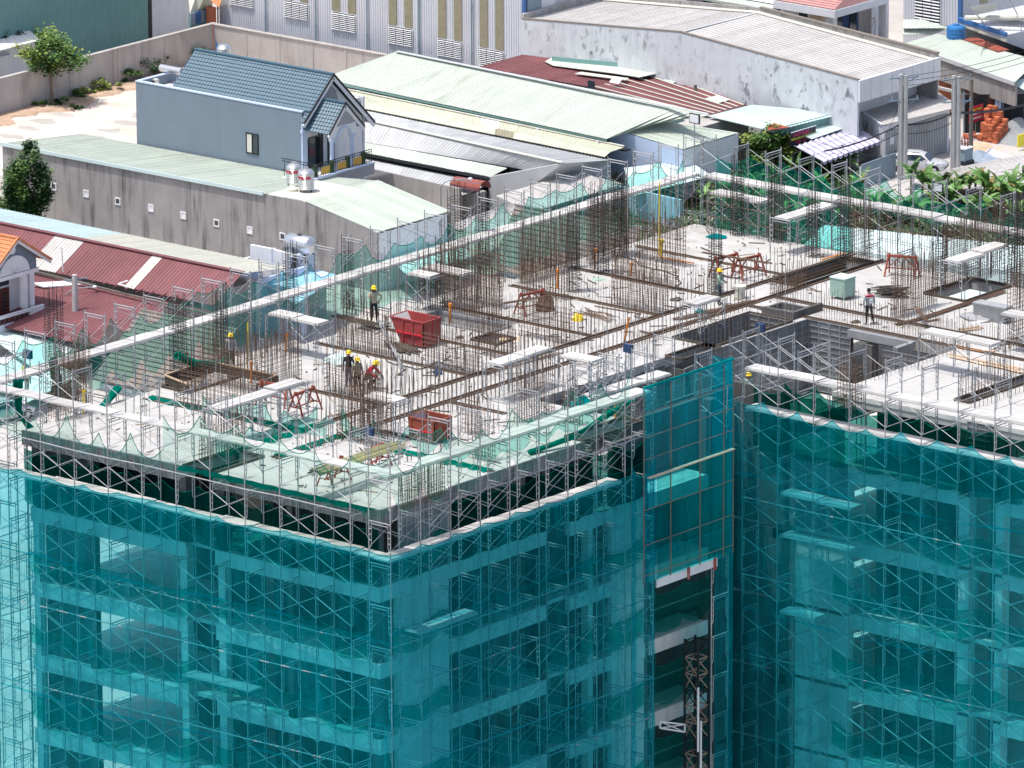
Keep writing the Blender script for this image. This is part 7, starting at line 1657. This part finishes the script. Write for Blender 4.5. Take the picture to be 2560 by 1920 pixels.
person('man in grey green vest and yellow helmet standing on the corridor seam', 1798, 762, 110, dict(elr=(-.22, -.12, 1.14), wrr=(-.12, -.28, 1.12), har=(-.08, -.34, 1.12), ell=(.22, -.12, 1.14), wrl=(.12, -.28, 1.10), hal=(.08, -.34, 1.10)), (m_vest, m_jeans))
person('dark clothed worker, left of the trio behind the rebar mesh', 872, 968, 210, None, (m_black_c, m_navy), scale=.97)
person('worker in khaki shirt, middle of the trio behind the rebar mesh', 894, 985, 60, None, (m_khaki, m_black_c), scale=.97)
cr = dict(pel=(0, .18, .48), spi=(0, .08, .66), che=(0, -.08, .82), nec=(0, -.18, .93), hea=(0, -.26, 1.0), top=(0, -.30, 1.10), shl=(.17, -.1, .86), ell=(.26, -.25, .66), wrl=(.18, -.42, .55), hal=(.16, -.5, .52), shr=(-.17, -.1, .86), elr=(-.26, -.25, .66), wrr=(-.18, -.42, .55), har=(-.16, -.5, .52),
          hil=(.1, .15, .45), knl=(.17, -.22, .52), anl=(.14, .02, .08), tol=(.15, -.14, .03), hir=(-.1, .15, .45), knr=(-.17, -.22, .52), anr=(-.14, .02, .08), tor=(-.15, -.14, .03))
person('crouching worker in red shirt, right of the trio behind the rebar mesh', 925, 972, 100, cr, (m_redc, m_black_c), scale=1.15)
person('worker in pale shirt bent behind the brown shaft box', 578, 922, 30, None, (m_greyc, m_black_c), scale=.95)
person('worker in pale vest and yellow helmet, back turned, beside the grey formwork', 1872, 1025, 250, None, (m_vest, m_jeans), z=57.9)
person('worker below the hoist screen corner, only yellow helmet clear behind net', 1843, 1060, 200, None, (m_khaki, m_jeans), z=58.97-1.84)
person('worker hidden behind the green net at the left end of the deck', 62, 975, 40, cr, (m_greyc, m_black_c))

# litter of the site: offcuts, ties, wedges, hoses
lit = MB(); lit2 = MB(); rr = random.Random(77)
for i in range(900):
    if rr.random() < .72: x, y = rr.uniform(-19.8, -.4), rr.uniform(.6, 47)
    else: x, y = rr.uniform(3.6, 15), rr.uniform(37.5, 47)
    if any(inside(h, x, y) for h in holes): continue
    a = rr.uniform(0, 3.14); L = rr.choice((.08, .12, .16, .25, .4, .8)); w = rr.uniform(.015, .045); o = lit if rr.random() < .7 else lit2
    o.bar((x, y, ZD+.03), (x+math.cos(a)*L, y+math.sin(a)*L, ZD+.03+rr.uniform(0, .04)), w, .04)
lit.build('offcuts', m_fibreboard, None, label='dark offcuts and ties littered over the whole deck', cat='litter', kind='stuff')
lit2.build('offcuts', m_woodplank, None, label='pale wood chips littered over the whole deck', cat='litter', kind='stuff')
def hose(label, pts, m, r=.025):
    q = [P(*p, ZD+.04) for p in pts]; c = []
    for a, b2 in zip(q, q[1:]):
        for i in range(5): c.append(lerp(a, b2, i/5)+Vector((.12*math.sin(i*1.3+a.x), .12*math.cos(i*1.7+a.y), 0)))
    MB().path(c, r, 4).build('hose', m, None, label=label, cat='hose')
hose('black hose snaking over the back left slab', [(1560, 640), (1620, 668), (1700, 690), (1690, 720)], m_cable)
hose('grey hose snaking over the mid slab strip', [(1450, 700), (1500, 740), (1580, 748), (1640, 770)], m_galv)
hose('black hose snaking across the slab right of the trio', [(960, 900), (1040, 925), (1100, 905), (1180, 930)], m_cable)
hose('thin orange hose on the right slab', [(2380, 860), (2450, 880), (2520, 870)], m_orange, .018)
